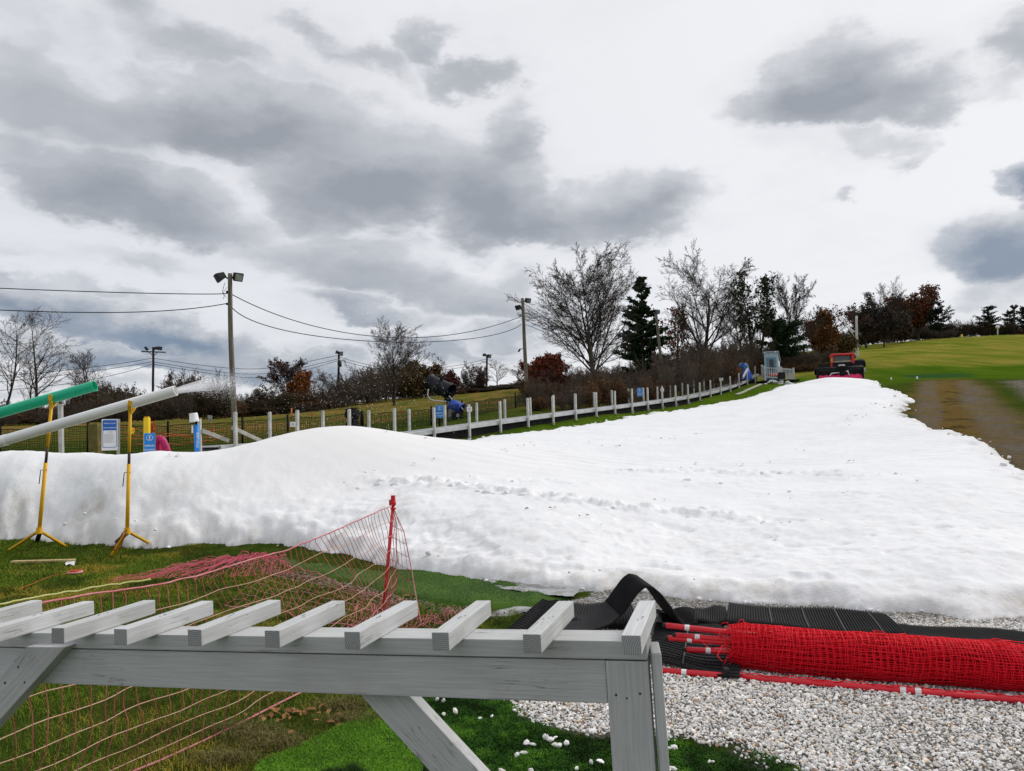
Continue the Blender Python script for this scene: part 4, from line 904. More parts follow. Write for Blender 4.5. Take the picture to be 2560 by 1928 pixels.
# ------------------------------------------------------------------ black mats
def quad_pt(c, u, v): return (c[0] * (1 - u) + c[1] * u) * (1 - v) + (c[3] * (1 - u) + c[2] * u) * v
M_MAT = mixed("ribbed_rubber_mat", (.005, .005, .006), (.014, .014, .015), 5, .75, .2, bump=.2, bscale=90)
M_MATE = mixed("rubber_mat_seam", (.035, .036, .037), (.055, .056, .058), 12, .6, .4)
def ribmat(corners, label, ribs, z=.006, along=0, seams=(), curl=0.0, holes=False, zs=None):
    z += .02; c = [WZ(*p, z) for p in corners]
    o = thing("rubber_mat", (float(c[0][0]), float(c[0][1]), 0), label, "rubber mat", "black rubber mats on the gravel"); L = np.array(o.location)
    nu, nv = 40, 14; u = np.linspace(0, 1, nu); v = np.linspace(0, 1, nv); g_ = np.array([[quad_pt(c, a, b_) for b_ in v] for a in u])
    zf = lambda a, b_: (.018 + curl * max(0, a - .7) ** 2 * 8 + .012 * math.sin(a * 7 + b_ * 3))
    for i_, a in enumerate(u):
        for j_, b_ in enumerate(v): g_[i_, j_, 2] = z + zf(a, b_)
    lo_ = g_.copy(); lo_[..., 2] -= .014
    sl = MB().grid(g_ - L, 0, True, True)
    rim_ = [(i_, 0) for i_ in range(nu)] + [(nu - 1, j_) for j_ in range(1, nv)] + [(i_, nv - 1) for i_ in range(nu - 2, -1, -1)] + [(0, j_) for j_ in range(nv - 2, 0, -1)]
    tp = np.array([g_[k] for k in rim_]) - L; bt = tp - (0, 0, .016); n_ = len(rim_)
    sl.add(np.concatenate([tp, bt]), [(k, (k + 1) % n_, n_ + (k + 1) % n_, n_ + k) for k in range(n_)])
    rb = sl
    if not holes:
        for k in range(ribs):
            a = (k + .5) / ribs; pts = []
            for q in np.linspace(.01, .99, 9):
                uu, vv_ = (a, q) if along == 0 else (q, a); p = quad_pt(c, uu, vv_); p[2] = z + zf(uu, vv_) + .004; pts.append(p - L)
            rb.tube(pts, (.36 / ribs) * (np.linalg.norm(c[1] - c[0]) if along == 0 else np.linalg.norm(c[3] - c[0])), 5, 0, True, True)
    else:
        for a in np.arange(.5, ribs) / ribs:
            for b_ in np.arange(.5, holes) / holes:
                p = quad_pt(c, a + .5 / ribs * (int(b_ * holes) % 2), b_); p[2] = z + zf(a, b_); rb.lathe([(.013, .001), (.012, .006), (.008, .009), (.0005, .009)], 6, 0, True, p - L)
    sl.build('slab', M_MAT, o)
    if seams:
        sm_ = MB()
        for a in seams:
            pts = []
            for q in np.linspace(0, 1, 9):
                p = quad_pt(c, a, q); p[2] = z + zf(a, q) + .012; pts.append(p - L)
            sm_.tube(pts, .006, 5)
        sm_.build("seam", M_MATE, o)
    return o
ribmat([(1816, 1563), (2272, 1600), (2215, 1540), (1822, 1513)], "long ribbed black mat with pale seams between the red net roll and the snow", 62, .03, 0, (.27, .48, .68, .88))
ribmat([(1735, 1562), (1816, 1562), (1815, 1522), (1737, 1524)], "small square ribbed black mat touching the left end of the long mat", 14, .012)
ribmat([(1660, 1568), (1745, 1568), (1735, 1528), (1640, 1532)], "slanting ribbed black mat between the arched strip and the small square mat", 12, .004, 1)
ribmat([(2225, 1600), (2660, 1650), (2600, 1590), (2200, 1560)], "dull black mat running off the right edge beyond the red net roll", 70, .006)
ribmat([(1620, 1655), (1850, 1700), (1850, 1585), (1640, 1560)], "studded black mat under the loose red poles beside the rack", 26, .004, 0, (.4,), holes=16)
ribmat([(1255, 1600), (1330, 1612), (1420, 1515), (1358, 1506)], "narrow ribbed black mat poking out behind the second slat from the right", 20, .004, 1)
ribmat([(1400, 1560), (1600, 1575), (1580, 1515), (1425, 1512)], "flat ribbed black mat under the arch of the folded strip", 26, .004)
# the arched strip
prof = [(1330, 1556), (1400, 1550), (1455, 1543), (1492, 1530), (1520, 1506), (1540, 1478), (1556, 1456), (1571, 1444), (1588, 1447), (1606, 1462), (1628, 1490), (1648, 1520), (1672, 1549), (1705, 1566), (1760, 1576)]
D0 = 6.55; Pz = np.array([W(p[0], p[1], D0) for p in prof]); Pz[:, 2] += -Pz[0, 2] + .03
Pz = curve_at(Pz, 60); Pz[:, 2] = np.maximum(Pz[:, 2], .028)
arch = thing("rubber_strip", (float(Pz[30, 0]), D0 - .3, 0), "black rubber strip bent up into an arch behind the right end of the rack", "rubber strip"); AL = np.array(arch.location)
wd_ = np.array([.05, -.52, 0])
fade = np.linspace(0, 1, 60); nrm_ = np.zeros_like(Pz); tg = np.gradient(Pz, axis=0); nrm_[:, 0] = -tg[:, 2]; nrm_[:, 2] = tg[:, 0]; nrm_ /= np.linalg.norm(nrm_, axis=1)[:, None]
slabv = lambda off: np.stack([Pz + nrm_ * off + wd_ * q for q in np.linspace(0, 1, 6)], 1) - AL
mb_ = MB().grid(slabv(.006), 0, True, True).grid(slabv(-.006), 0, True, False)
for q in (0, 1):
    mb_.grid(np.stack([Pz + nrm_ * .006 + wd_ * q, Pz - nrm_ * .006 + wd_ * q], 1) - AL, 0, True, bool(q))
mb_.build("slab", M_MAT, arch)
rb = MB()
for q in np.linspace(.03, .97, 22): rb.tube(Pz[22:] + nrm_[22:] * .008 + wd_ * q - AL, .007, 4)
rb.build("ribs", M_MAT, arch)

# ------------------------------------------------------------------ red net roll and poles
M_RED = mixed("red_net_cord", (.74, .005, .016), (.84, .010, .028), 6, .6, .2)
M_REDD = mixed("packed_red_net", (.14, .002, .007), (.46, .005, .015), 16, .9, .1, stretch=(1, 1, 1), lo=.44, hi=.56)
ra = WZ(1822, 1674, 0); rb_ = WZ(2560, 1738, 0); dr = rb_ - ra; dr /= np.linalg.norm(dr); Lr = 3.5; rad0 = .150
perp = np.array([-dr[1], dr[0], 0]); ra = ra + perp * .06
roll = thing("net_roll", ra, "big roll of bright red safety netting lying along the gravel", "net roll")
def rp_(s_, a, r_): return dr * s_ + perp * (r_ * np.cos(a)) + np.array([0, 0, 1.0]) * (rad0 * .93 + r_ * .93 * np.sin(a))
nr_ = 92; ns_ = 26
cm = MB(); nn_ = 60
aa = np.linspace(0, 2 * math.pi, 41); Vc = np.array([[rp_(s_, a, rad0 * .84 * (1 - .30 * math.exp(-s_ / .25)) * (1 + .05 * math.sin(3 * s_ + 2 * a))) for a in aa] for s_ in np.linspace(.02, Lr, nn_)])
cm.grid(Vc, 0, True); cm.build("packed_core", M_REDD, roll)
for ly, (rl, sd) in enumerate([(rad0 * .90, 71), (rad0 * .95, 72), (rad0, 73), (rad0 * 1.02, 74)]):
    rg_ = np.random.default_rng(sd); off = rg_.uniform(0, .038); nz = smooth_noise(nr_, ns_, .007, sd); Vn = np.zeros((nr_, ns_ + 1, 3))
    for i_ in range(nr_):
        for j_ in range(ns_ + 1):
            jj = j_ % ns_; a = jj / ns_ * 2 * math.pi + ly * .09 + nz[i_, jj, 0] * 6; s_ = i_ * .038 + off + nz[i_, jj, 1] + .012 * math.sin(a * 2 + ly)
            bul = (1 - .24 * math.exp(-s_ / .22) * (.6 + .4 * math.sin(a * 2 + 1))) * (1 + .055 * math.sin(s_ * 2.3 + ly * .4) + .03 * math.sin(s_ * 5.1 + a)) + nz[i_, jj, 2] * 4.0
            if i_ < 3: bul *= 1 + .05 * (i_ - 1)
            Vn[i_, j_] = rp_(s_, a, rl * bul)
    mn = MB(); netmesh(mn, Vn, .0026, .0022, 0, 0, 4); mn.build("net_layer", [M_RED], roll)
q = MB(); rq = np.random.default_rng(5)
for k in range(26):
    a0_ = rq.uniform(0, 6.28); p0_ = rp_(rq.uniform(0, .10), a0_, rad0 * .85); P_ = [p0_]
    dd_ = np.array([-dr[0], -dr[1], 0]) * rq.uniform(.2, 1) + rq.normal(0, .5, 3)
    for m_ in range(7): dd_ = dd_ * .8 + rq.normal(0, .45, 3) + (0, 0, -.2); P_.append(P_[-1] + dd_ * .022)
    P_ = np.array(P_); P_[:, 2] = np.maximum(P_[:, 2], .03); q.tube(P_, .0026, 4)
for k in range(16):
    s0 = rq.uniform(.3, 3); a0_ = rq.uniform(.2, 2.6); q.tube(np.array([rp_(s0 + .012 * m_ * rq.uniform(.3, 1.5), a0_ + .10 * m_, rad0 * (1.02 + .10 * math.sin(m_ / 9 * math.pi) * rq.uniform(.3, 1))) for m_ in range(10)]), .0026, 4)
q.build("loose_cord", M_RED, roll)["kind"] = "stuff"
def red_pole(a, b, label, r=.0185, bands=(.14,)):
    o = thing("red_pole", a, label, "pole", "red poles with white bands"); d = np.asarray(b) - np.asarray(a); L = np.linalg.norm(d); d /= L
    MB().tube([d * .012, d * L], r, 14).build("tube", M_REDP, o)
    MB().tube([d * -.012, d * .013], r * .82, 14).build("plug", M_BLACK, o)
    for q in bands: MB().tube([d * q, d * (q + .032)], r * 1.03, 14, 0, True, False).build("band", M_WHITE, o)
    return o
for (p, z_, lab) in [((1661, 1563), .235, "topmost red pole with a white band poking from the net roll"), ((1686, 1588), .215, "short red pole hidden mostly behind its neighbour at the roll's end"), ((1667, 1595), .155, "middle red pole reaching farthest out of the net roll"), ((1713, 1624), .10, "lowest red pole sticking out of the net roll over the studded mat")]:
    hh = {.235: (5.35, .0), .215: (5.3, .02), .155: (5.15, 0), .10: (5.05, 0)}[z_]
    a = WP(p[0], p[1], ra, ra + dr); red_pole(a, a + dr * .75 + np.array([0, 0, (rad0 - a[2]) * .35]), lab)
a = WZ(1646, 1676, .02); b = WZ(2570, 1752, .02); lp = red_pole(a, b + (b - a) * .25, "long red pole with white bands lying on the gravel in front of the net roll", .020, (.15, 1.42, 1.50))
d = (b - a) / np.linalg.norm(b - a)
bkt = MB().box(d * .43 + (0, 0, .012), (.03, .06, .075)).lathe([(.028, -.02), (.03, -.015), (.03, .015), (.028, .02)], 12, 0, True, d * .43, d); bkt.build("clamp", M_BLACK, lp)
nt_ = MB()
for q in range(4):
    s0 = .5 + q * .42; pts = [d * (s0 + .02 * k) + np.array([0, 0, .024 + .004 * math.sin(k * 1.3 + q)]) + perp * (.016 * math.sin(k * .45 + q * 2)) for k in range(26)]; nt_.tube(pts, .003, 4)
nt_.build("cord", M_RED, lp)
# ------------------------------------------------------------------ conveyor lift
M_POST = mixed("pale_post_plastic", (.40, .40, .37), (.56, .56, .53), 7, .6, .3)
M_RAIL = mixed("grey_side_rail", (.40, .41, .42), (.55, .56, .57), 3, .5, .4, stretch=(1, 1, 1))
M_BELT = mixed("grey_belt", (.22, .225, .23), (.32, .325, .33), 5, .6, .3)
M_DARK = mixed("dark_steel", (.006, .006, .007), (.014, .014, .014), 6, .75, .12)
M_BLKNET = mixed("black_netting", (.008, .009, .009), (.02, .02, .02), 6, .8, .1)
dC = np.array([CVX, CVY, 0]); dC /= np.linalg.norm(dC); nC = np.array([-dC[1], dC[0], 0])
czr = np.array([W(p, b, CV0 + CVY * i)[2] for i, (p, b) in enumerate(zip(CVPX, CVBOT))])
ii = np.arange(21); czs = np.poly1d(np.polyfit(ii, czr, 4))
def cz(i): return float(czs(i)) if i >= 0 else float(czs(0)) - .035 * abs(i) * 1.0
def cp(i, w=0.0, z=0.0):
    p = cv(i); return np.array([p[0], p[1], cz(i) + z]) + nC * w
conv = thing("conveyor_lift", cp(0), "long grey conveyor lift climbing the slope between two rows of pale posts", "conveyor lift"); CL = np.array(conv.location)
ts_ = np.linspace(-3.2, 20.6, 70)
def strip(w0, w1, z0, z1, name, m):
    q = MB(); a = np.array([cp(t_, w0, z0) for t_ in ts_]) - CL; b = np.array([cp(t_, w1, z0) for t_ in ts_]) - CL
    c = np.array([cp(t_, w1, z1) for t_ in ts_]) - CL; d = np.array([cp(t_, w0, z1) for t_ in ts_]) - CL
    q.grid(np.stack([a, b, c, d, a], 1), 0, False, True); return q.build(name, m, conv)
strip(.02, .085, .185, .285, "side_rail", M_RAIL); strip(.70, .765, .185, .285, "side_rail", M_RAIL)
strip(.09, .695, .235, .262, "belt", M_BELT); strip(.12, .66, -.10, .17, "undercarriage", M_DARK)
strip(.055, .075, .287, .297, "rail_cap", mixed("pale_rail_cap", (.6, .6, .6), (.7, .7, .7), 5))
pitchC = np.arctan2(cz(12) - cz(8), 4 * 1.486)
for i in list(range(-3, 21)):
    for row in (0, 1):
        if row == 1 and i in (-3,): continue
        h = random.uniform(.84, .88) + (.06 if i < 1 else 0); lean = random.uniform(-.010, .012)
        b0 = cp(i, -.03 if row == 0 else .82, -.12) - CL; q = MB().beam(b0, b0 + np.array([lean, random.uniform(-.01, .01), h + .12]), .062, .062, up=nC)
        q.box(b0 + np.array([lean, 0, h + .125]), (.05, .05, .012))
        if row == 0: q.beam(b0 + np.array([.02, -.02, .13]), b0 + np.array([.02, -.30, .12]) , .04, .03)
        bevel(q.build("post", M_POST, conv), .006, 1)
strip(-.02, .78, -.14, -.135, "ground_mat", M_DARK)
# entry braces at the low end
M_BOARD = mixed("weathered_board", (.30, .29, .25), (.42, .41, .36), 9, .8)
def brace(a, b, D1, D2, label, w=.05):
    p, q = W(*a, D1), W(*b, D2); o = MB().beam((0, 0, 0), q - p, .035, .075).build("board", M_BOARD); o.location = p; bevel(o, .004, 1); tag(o, label, "board", "sloping boards at the low end of the conveyor"); return o
brace((580, 1069), (660, 1106), 14.75, 15.6, "sloping pale board right of the tall light pole's foot")
brace((505, 1077), (572, 1102), 14.3, 14.8, "sloping pale board left of the tall light pole's foot")
o = MB().beam((0, 0, 0), W(498, 1047, 14.3) - W(500, 1135, 14.3), .06, .06, up=(1, 0, 0)).build("fence_post", M_POST); o.location = W(500, 1135, 14.3); tag(o, "pale square post just behind the blue post with the white bucket", "post")
# second small post behind left pipe stand
o = MB().beam((0, 0, 0), W(151, 1012, 15) - W(154, 1140, 15), .07, .07, up=(1, 0, 0)).box(W(151, 1012, 15) - W(154, 1140, 15), (.10, .08, .03)).build("fence_post", M_POST); o.location = W(154, 1140, 15); tag(o, "grey post with a small cap between the two pipe stands", "post")
o = MB().beam((0, 0, 0), W(238, 1060, 16) - W(240, 1140, 16), .22, .2, up=(1, 0, 0)).build("mossy_post", mixed("mossy_wood", (.10, .085, .02), (.17, .14, .04), 9, .9)); o.location = W(240, 1140, 16); bevel(o, .02, 2); tag(o, "thick mossy wooden post left of the instructions sign", "post")

# ------------------------------------------------------------------ signs
M_BLUE = mixed("sign_blue", (.012, .10, .42), (.015, .12, .48), 4, .45, .4)
M_SKY = mixed("sign_light_blue", (.012, .20, .60), (.015, .23, .66), 4, .45, .4)
M_LBLUE = mixed("sign_border_blue", (.10, .42, .80), (.14, .46, .85), 4, .45)
M_SIGNW = mixed("sign_white", (.72, .73, .74), (.80, .80, .80), 4, .5)
M_INK = mixed("print_grey", (.16, .17, .19), (.24, .25, .27), 60, .7)
M_YEL = mixed("yellow_paint", (.78, .40, .006), (.86, .48, .012), 6, .5, .4)
M_YELP = mixed("yellow_plastic", (.85, .55, .01), (.92, .62, .02), 6, .5, .4)
def face_at(px, py, D, name, label, cat, group=None):
    p = W(px, py, D); o = thing(name, (p[0], p[1], gz(p[0], p[1])), label, cat, group, rz=-math.atan2(p[0], p[1])); return o, D / FPX, float(p[2] - gz(p[0], p[1]))
def rrect(w, h, r, n=5):
    P_ = []
    for cx_, cy_, a0 in ((w / 2 - r, h / 2 - r, 0), (-w / 2 + r, h / 2 - r, 90), (-w / 2 + r, -h / 2 + r, 180), (w / 2 - r, -h / 2 + r, 270)):
        for k in range(n + 1): a = R(a0 + 90 * k / n); P_.append((cx_ + r * math.cos(a), cy_ + r * math.sin(a)))
    return P_
def plate(poly, y0, y1, cx_, cz_, m, name, par): return MB().prism([(p[0] + cx_, p[1] + cz_) for p in poly], y0, y1, ax=((1, 0, 0), (0, 0, 1), (0, 1, 0))).build(name, m, par)
def skier_icon(par, cx_, cz_, r, y, m):
    q = MB(); n = 20; a = np.linspace(0, 2 * math.pi, n, endpoint=False)
    q.tube(np.stack([cx_ + r * np.cos(a), np.full(n, y), cz_ + r * np.sin(a)], 1), r * .07, 4, 0, True, False, True)
    q.lathe([(r * .16, -.001), (r * .16, .001)], 10, 0, False, (cx_ + .0, y, cz_ + r * .55), (0, 1, 0)); q.add(np.array([(cx_ + r * .16 * math.cos(t_), y - .001, cz_ + r * .55 + r * .16 * math.sin(t_)) for t_ in a]), [tuple(range(n))])
    for (x0, z0, x1, z1, w) in [(0, .4, -.02, -.2, .22), (-.02, -.2, -.14, -.6, .13), (.04, -.2, .12, -.6, .13), (0, .3, .38, .0, .1), (0, .3, -.38, .02, .1), (-.6, -.62, .6, -.62, .09)]:
        q.beam((cx_ + r * x0, y, cz_ + r * z0), (cx_ + r * x1, y, cz_ + r * z1), .002, r * w)
    q.build("skier_emblem", m, par)
def remain_sign(px, py, wpx, hpx, D, label, post=True, words=("REMAIN", "STANDING")):
    o, s, h = face_at(px, py, D, "lift_sign", label, "sign", "blue lift signs"); w, hh = wpx * s, hpx * s
    plate(rrect(w, hh, w * .09), .0, .012, 0, h, M_LBLUE, "border", o)
    plate(rrect(w * .93, hh * .955, w * .07), -.002, .001, 0, h, M_SKY, "panel", o)
    skier_icon(o, 0, h + hh * .26, w * .27, -.004, M_SIGNW)
    text_mesh(words[0], w * .235, o, M_SIGNW, (0, -.0035, h - hh * .13), (1, 0, 0), (0, 0, 1)); text_mesh(words[1], w * .185, o, M_SIGNW, (0, -.0035, h - hh * .33), (1, 0, 0), (0, 0, 1))
    if post: MB().beam((0, .03, -.05), (0, .03, h + hh * .3), .05, .05, up=(0, 1, 0)).build("post", M_DARK, o)
    return o
remain_sign(374, 1108, 26, 50, 14.2, "blue remain standing sign between the yellow pole and the pink tube")
remain_sign(1098.5, 1029, 19, 32, 21.9, "blue remain standing sign on a black post beside the black snow gun")
remain_sign(1599, 980.5, 13, 21, 31.2, "small blue lift sign among the posts halfway up the conveyor", False)
o, s, h = face_at(276, 1087, 14.3, "instruction_board", "white instructions and warnings board with a blue header left of the yellow stand", "sign"); w, hh = 41 * s, 78 * s
bevel(MB().box((w * .43, .045, h - .05), (.055, .08, hh + .1)).build("post", M_BOARD, o), .004, 1)
plate(rrect(w * .86, hh, .012), .0, .01, -.012, h, M_SIGNW, "backboard", o)
plate(rrect(w * .76, hh * .88, .02), -.004, -.0005, -.012, h + hh * .03, M_BLUE, "border", o)
plate(rrect(w * .70, hh * .845, .016), -.006, -.0045, -.012, h + hh * .03, M_SIGNW, "notice", o)
plate([(-w * .35, hh * .13), (w * .35, hh * .13), (w * .35, hh * .44), (-w * .35, hh * .44)], -.0085, -.0062, -.012, h + hh * .01, M_BLUE, "header", o)
text_mesh("INSTRUCTIONS", w * .092, o, M_SIGNW, (-.012, -.0095, h + hh * .36), (1, 0, 0), (0, 0, 1)); text_mesh("AND WARNINGS", w * .092, o, M_SIGNW, (-.012, -.0095, h + hh * .22), (1, 0, 0), (0, 0, 1))
text_mesh("WARNING", w * .06, o, M_INK, (-.012, -.0075, h + hh * .085), (1, 0, 0), (0, 0, 1))
q = MB()
for k in range(9):
    ln = w * random.uniform(.4, .6); q.box((-.012 - (w * .6 - ln) / 2, -.0072, h + hh * (.02 - .034 * k)), (ln, .001, .0045))
q.build("fine_print", M_INK, o)
for (px, py, D, lab) in [(1173.5, 1023, 20.95, "small white notice on the post right of the black snow gun"), (732, 1061, 15.95, "small white notice on the post left of the snow mound"), (1655.5, 975, 32.2, "small white notice on a post halfway up the conveyor"), (1803, 948.5, 38.2, "small white notice on a post near the top of the conveyor")]:
    o, s, h = face_at(px, py, D - .06, "notice_card", lab, "notice", "small white notices on the conveyor posts")
    plate(rrect(13 * s if D < 30 else 9 * s, 12 * s if D < 30 else 7 * s, .004), 0, .008, 0, h, M_SIGNW, "card", o)
    qq = MB(); ww = 12 * s if D < 30 else 8 * s
    for k, f_ in enumerate((.6, .75, .5)): qq.box((0, -.002, h + (1 - k) * ww * .22), (ww * f_, .002, ww * .09))
    qq.build("print", M_INK, o)
o, s, h = face_at(1845.5, 927.5, 41.2, "warning_sign", "small yellow orange sign near the top of the conveyor lift", "sign"); plate(rrect(13 * s, 15 * s, .02), 0, .015, 0, h, M_YEL, "panel", o)
MB().beam((0, .05, -.05), (0, .05, h), .05, .05, up=(0, 1, 0)).build("post", M_POST, o); q = MB()
for k in range(3): q.box((0, -.003, h + (.08 - .07 * k)), (.16 - .03 * k, .003, .028))
q.build("print", mixed("sign_red_print", (.5, .06, .02), (.55, .08, .03)), o)
# yellow pole, disc, blue post with bucket, pink tube
a = W(367.5, 1135, 14.45); tp = W(367.5, 1045, 14.45); yp = thing("yellow_pole", a, "square yellow plastic pole standing behind the blue remain standing sign", "pole")
bevel(MB().beam((0, 0, -.2), tp - a, .095, .095, up=(0, 1, 0)).build("shaft", M_YELP, yp), .012, 2)
MB().box(tp - a + (0, 0, .012), (.07, .07, .022)).build("cap", M_YEL, yp)
o, s, h = face_at(328.5, 1077, 14.6, "slow_disc", "round yellow disc sign partly behind the right pipe stand's pole", "sign"); MB().lathe([(.0, 0), (.088 * .7, 0), (.088 * .7, .012), (0, .012)], 28, 0, False, (0, 0, h), (0, 1, 0)).build("disc", M_YELP, o)
text_mesh("SLOW", .040, o, mixed("disc_red_print", (.5, .05, .01), (.6, .08, .02)), (0, -.003, h), (1, 0, 0), (0, 0, 1)); MB().beam((0, .02, -.05), (0, .02, h), .02, .02).build("stake", M_DARK, o)
a = W(494, 1150, 14.0); tp = W(491, 1062, 14.0); bp = thing("blue_post", a, "blue padded post with white vertical lettering below a white bucket", "post")
MB().tube([(0, 0, -.2), tp - a], .047, 18).build("pad", M_SKY, bp); MB().tube([tp - a, tp - a + (0, 0, .06)], .02, 10).build("tip", M_DARK, bp)
text_mesh("STOP HERE", .055, bp, M_SIGNW, (.022, -.049, .36), (0, 0, 1), (-1, .0, 0)).data
MB().box(tp - a + (-.065, -.01, -.08), (.03, .02, .14)).build("tag", M_SIGNW, bp)
bu = W(486, 1055, 14.0); bk_ = thing("bucket", bu, "white plastic bucket upturned on top of the blue post", "bucket")
MB().lathe([(.085, 0), (.088, .0), (.090, .012), (.083, .02), (.070, .155), (.066, .162), (.0, .162)], 24).build("shell", M_SIGNW, bk_); MB().tube([(.086 * math.cos(t_), .086 * math.sin(t_) * .3 - .08, .03 - .05 * math.sin(t_)) for t_ in np.linspace(0, math.pi, 14)], .003, 5).build("handle", M_DARK, bk_); bk_.rotation_euler = (.05, -.10, 0)
pts = curve_at([W(p[0], p[1], 14.6) for p in [(388, 1108), (398, 1096), (407, 1101), (416, 1120), (424, 1150)]], 34); rr_ = .066 + .006 * np.sin(np.arange(34) * 2.1)
pt_ = MB().tube(pts - pts[-1], rr_, 18).build("padded_tube", mixed("magenta_vinyl", (.42, .012, .10), (.52, .02, .14), 5, .5, .4)); pt_.location = pts[-1]; tag(pt_, "curved magenta padded tube rising behind the snow right of the blue sign", "padded tube")
b2 = MB().box((0, 0, .08), (.16, .12, .36)).build("padded_block", mixed("magenta_block", (.50, .008, .09), (.56, .012, .11), 5, .5, .4)); b2.location = W(392, 1128, 14.75); bevel(b2, .02, 2); tag(b2, "flat magenta pad wedged between the blue sign and the padded tube", "pad")
q = MB(); c = W(380.5, 1070, 15)
for k in range(9):
    a = rng.normal(0, .05, (5, 3)) * (.7, .4, 1.7); q.tube(a, .006, 4)
q.build("orange_netting", M_ORG).location = c; tag(bpy.data.objects["orange_netting"], "scrap of red orange netting hanging beside the yellow pole", "net scrap")

# ------------------------------------------------------------------ black net fence along the conveyor
FN = [(-160, 1079, 17.8), (0, 1074, 18), (220, 1064, 18.2), (420, 1062, 18.8), (606, 1053, 19.5), (719, 1043, 20.5), (905, 1035, 22), (1078, 1023, 23.6), (1155, 1007, 25.2), (1288, 988, 29), (1313, 983, 31)]
nf_ = thing("net_fence", W(606, 1100, 19.5), "long low black netting fence behind the conveyor lift and signs", "net fence"); NL = np.array(nf_.location)
tops = [W(*f) for f in FN]
bots = [np.array([p[0], p[1], gz(p[0], p[1]) + .03]) for p in tops]
for p, b_ in zip(tops, bots):
    MB().tube([b_ - NL - (0, 0, .1), p - NL + (0, 0, .09)], .028, 8).build("post", M_DARK, nf_)
ncol = 430; Tn = curve_at(tops, ncol); Bn = curve_at(bots, ncol)
Tn[:, 2] -= .035 * np.abs(np.sin(np.arange(ncol) * .11)); q = MB(); rows = 13
for k in range(rows):
    f_ = k / (rows - 1); L_ = Tn * (1 - f_) + Bn * f_ + smooth_noise(ncol, 1, .012, 90 + k)[:, 0] - NL; q.tube(L_, .0058 if k else .012, 3, 0, True, False)
for k in range(ncol):
    f_ = np.array([0, .35, .7, 1.0])[:, None]; L_ = Tn[k] * (1 - f_) + Bn[k] * f_ + rng.normal(0, .010, (4, 3)) - NL; q.tube(L_, .0048, 3, 0, True, False)
q.build("mesh", M_BLKNET, nf_)
# orange strands strung through the left part of that fence
q = MB(); c0 = W(430, 1095, 17.6)
for (a, b_) in [((300, 1082), (470, 1086)), ((310, 1100), (560, 1072)), ((300, 1066), (560, 1098)), ((480, 1108), (560, 1088)), ((330, 1112), (520, 1100))]:
    A1, B1 = W(*a, 17.6), W(*b_, 17.8); q.tube(np.stack([A1 * (1 - f_) + B1 * f_ + np.array([0, 0, -.05 * math.sin(f_ * math.pi) + .02 * math.sin(f_ * 17)]) for f_ in np.linspace(0, 1, 24)]) - c0, .0075, 4)
oc = q.build("orange_rope", M_ORG); oc.location = c0; tag(oc, "slack orange cords strung in front of the black netting at the left", "cord")
# dark wrapped bundle
a = W(881, 1068, 19.5); tp = W(881, 1021, 19.5); q = MB(); n = 18; zz = np.linspace(0, tp[2] - a[2], n)
q.tube(np.stack([.02 * np.sin(zz * 9), .02 * np.cos(zz * 7), zz], 1), .17 + .025 * np.sin(zz * 21 + 1) + rng.normal(0, .008, n), 12)
bw_ = q.build("wrapped_net", mixed("bundled_black_net", (.006, .006, .006), (.035, .03, .028), 40, .9, .1, bump=.8)); bw_.location = a; tag(bw_, "thick upright bundle of rolled black netting beyond the snow mound", "net bundle")
q = MB().tube([(0, 0, 0), W(905, 1030, 20.5) - W(905, 1064, 20.5)], .05, 8).build("stake", M_DARK); q.location = W(905, 1064, 20.5); tag(q, "short dark stake beside the black net bundle", "stake")
# flags and stakes in the field
M_FLAG = mixed("orange_flag", (.62, .16, .03), (.7, .25, .08), 9, .7)
for (px, py, D, hpx, lab, pale) in [(527, 1052, 22, 40, "pale orange paddle marker leaning above the black netting", 1), (729, 1030, 30, 24, "thin orange stake in the field left of the mound", 0), (780, 1040, 26, 14, "orange triangular flag left of the black net bundle", 2), (1003, 1031, 28, 14, "orange triangular flag in the field behind the conveyor", 2), (2405, 843, 115, 8, "tiny yellow marker on the crest of the green hill", 3), (2228, 945, 43, 6, "small white marker beside the dirt road", 4), (2293, 949, 42, 8, "white marker stub at the head of the dirt tracks", 4)]:
    s = D / FPX; a = W(px, py + hpx * .6, D); g0 = gz(a[0], a[1]); a[2] = max(g0, a[2]) if pale in (3, 4) else a[2]
    o = thing("field_marker", a, lab, "marker", "markers standing in the field"); mm = [M_FLAG, M_BOARD, M_FLAG, M_YELP, M_SIGNW][pale]
    if pale == 1:
        MB().beam((.10, 0, -.1), (-.02, 0, hpx * s * .7), .02, .02).build("stick", M_FLAG, o); MB().prism([(-.06, .25), (.02, .25), (.04, .42), (-.09, .44)], -.01, .01, ax=((1, 0, 0), (0, 0, 1), (0, 1, 0))).build("paddle", M_BOARD, o)
    elif pale == 0: MB().tube([(0, 0, -.1), (0, 0, hpx * s)], .025, 6).build("stick", M_FLAG, o)
    elif pale == 2:
        MB().tube([(0, 0, -.1), (0, 0, hpx * s)], .008, 5).build("stick", M_DARK, o); MB().prism([(-.07, hpx * s), (.07, hpx * s), (0, hpx * s - .12)], -.004, .004, ax=((1, 0, 0), (0, 0, 1), (0, 1, 0))).build("flag", M_FLAG, o)
    else: MB().lathe([(hpx * s * .3, -.1), (hpx * s * .28, hpx * s * .8), (0, hpx * s * .85)], 8).build("stub", mm, o)

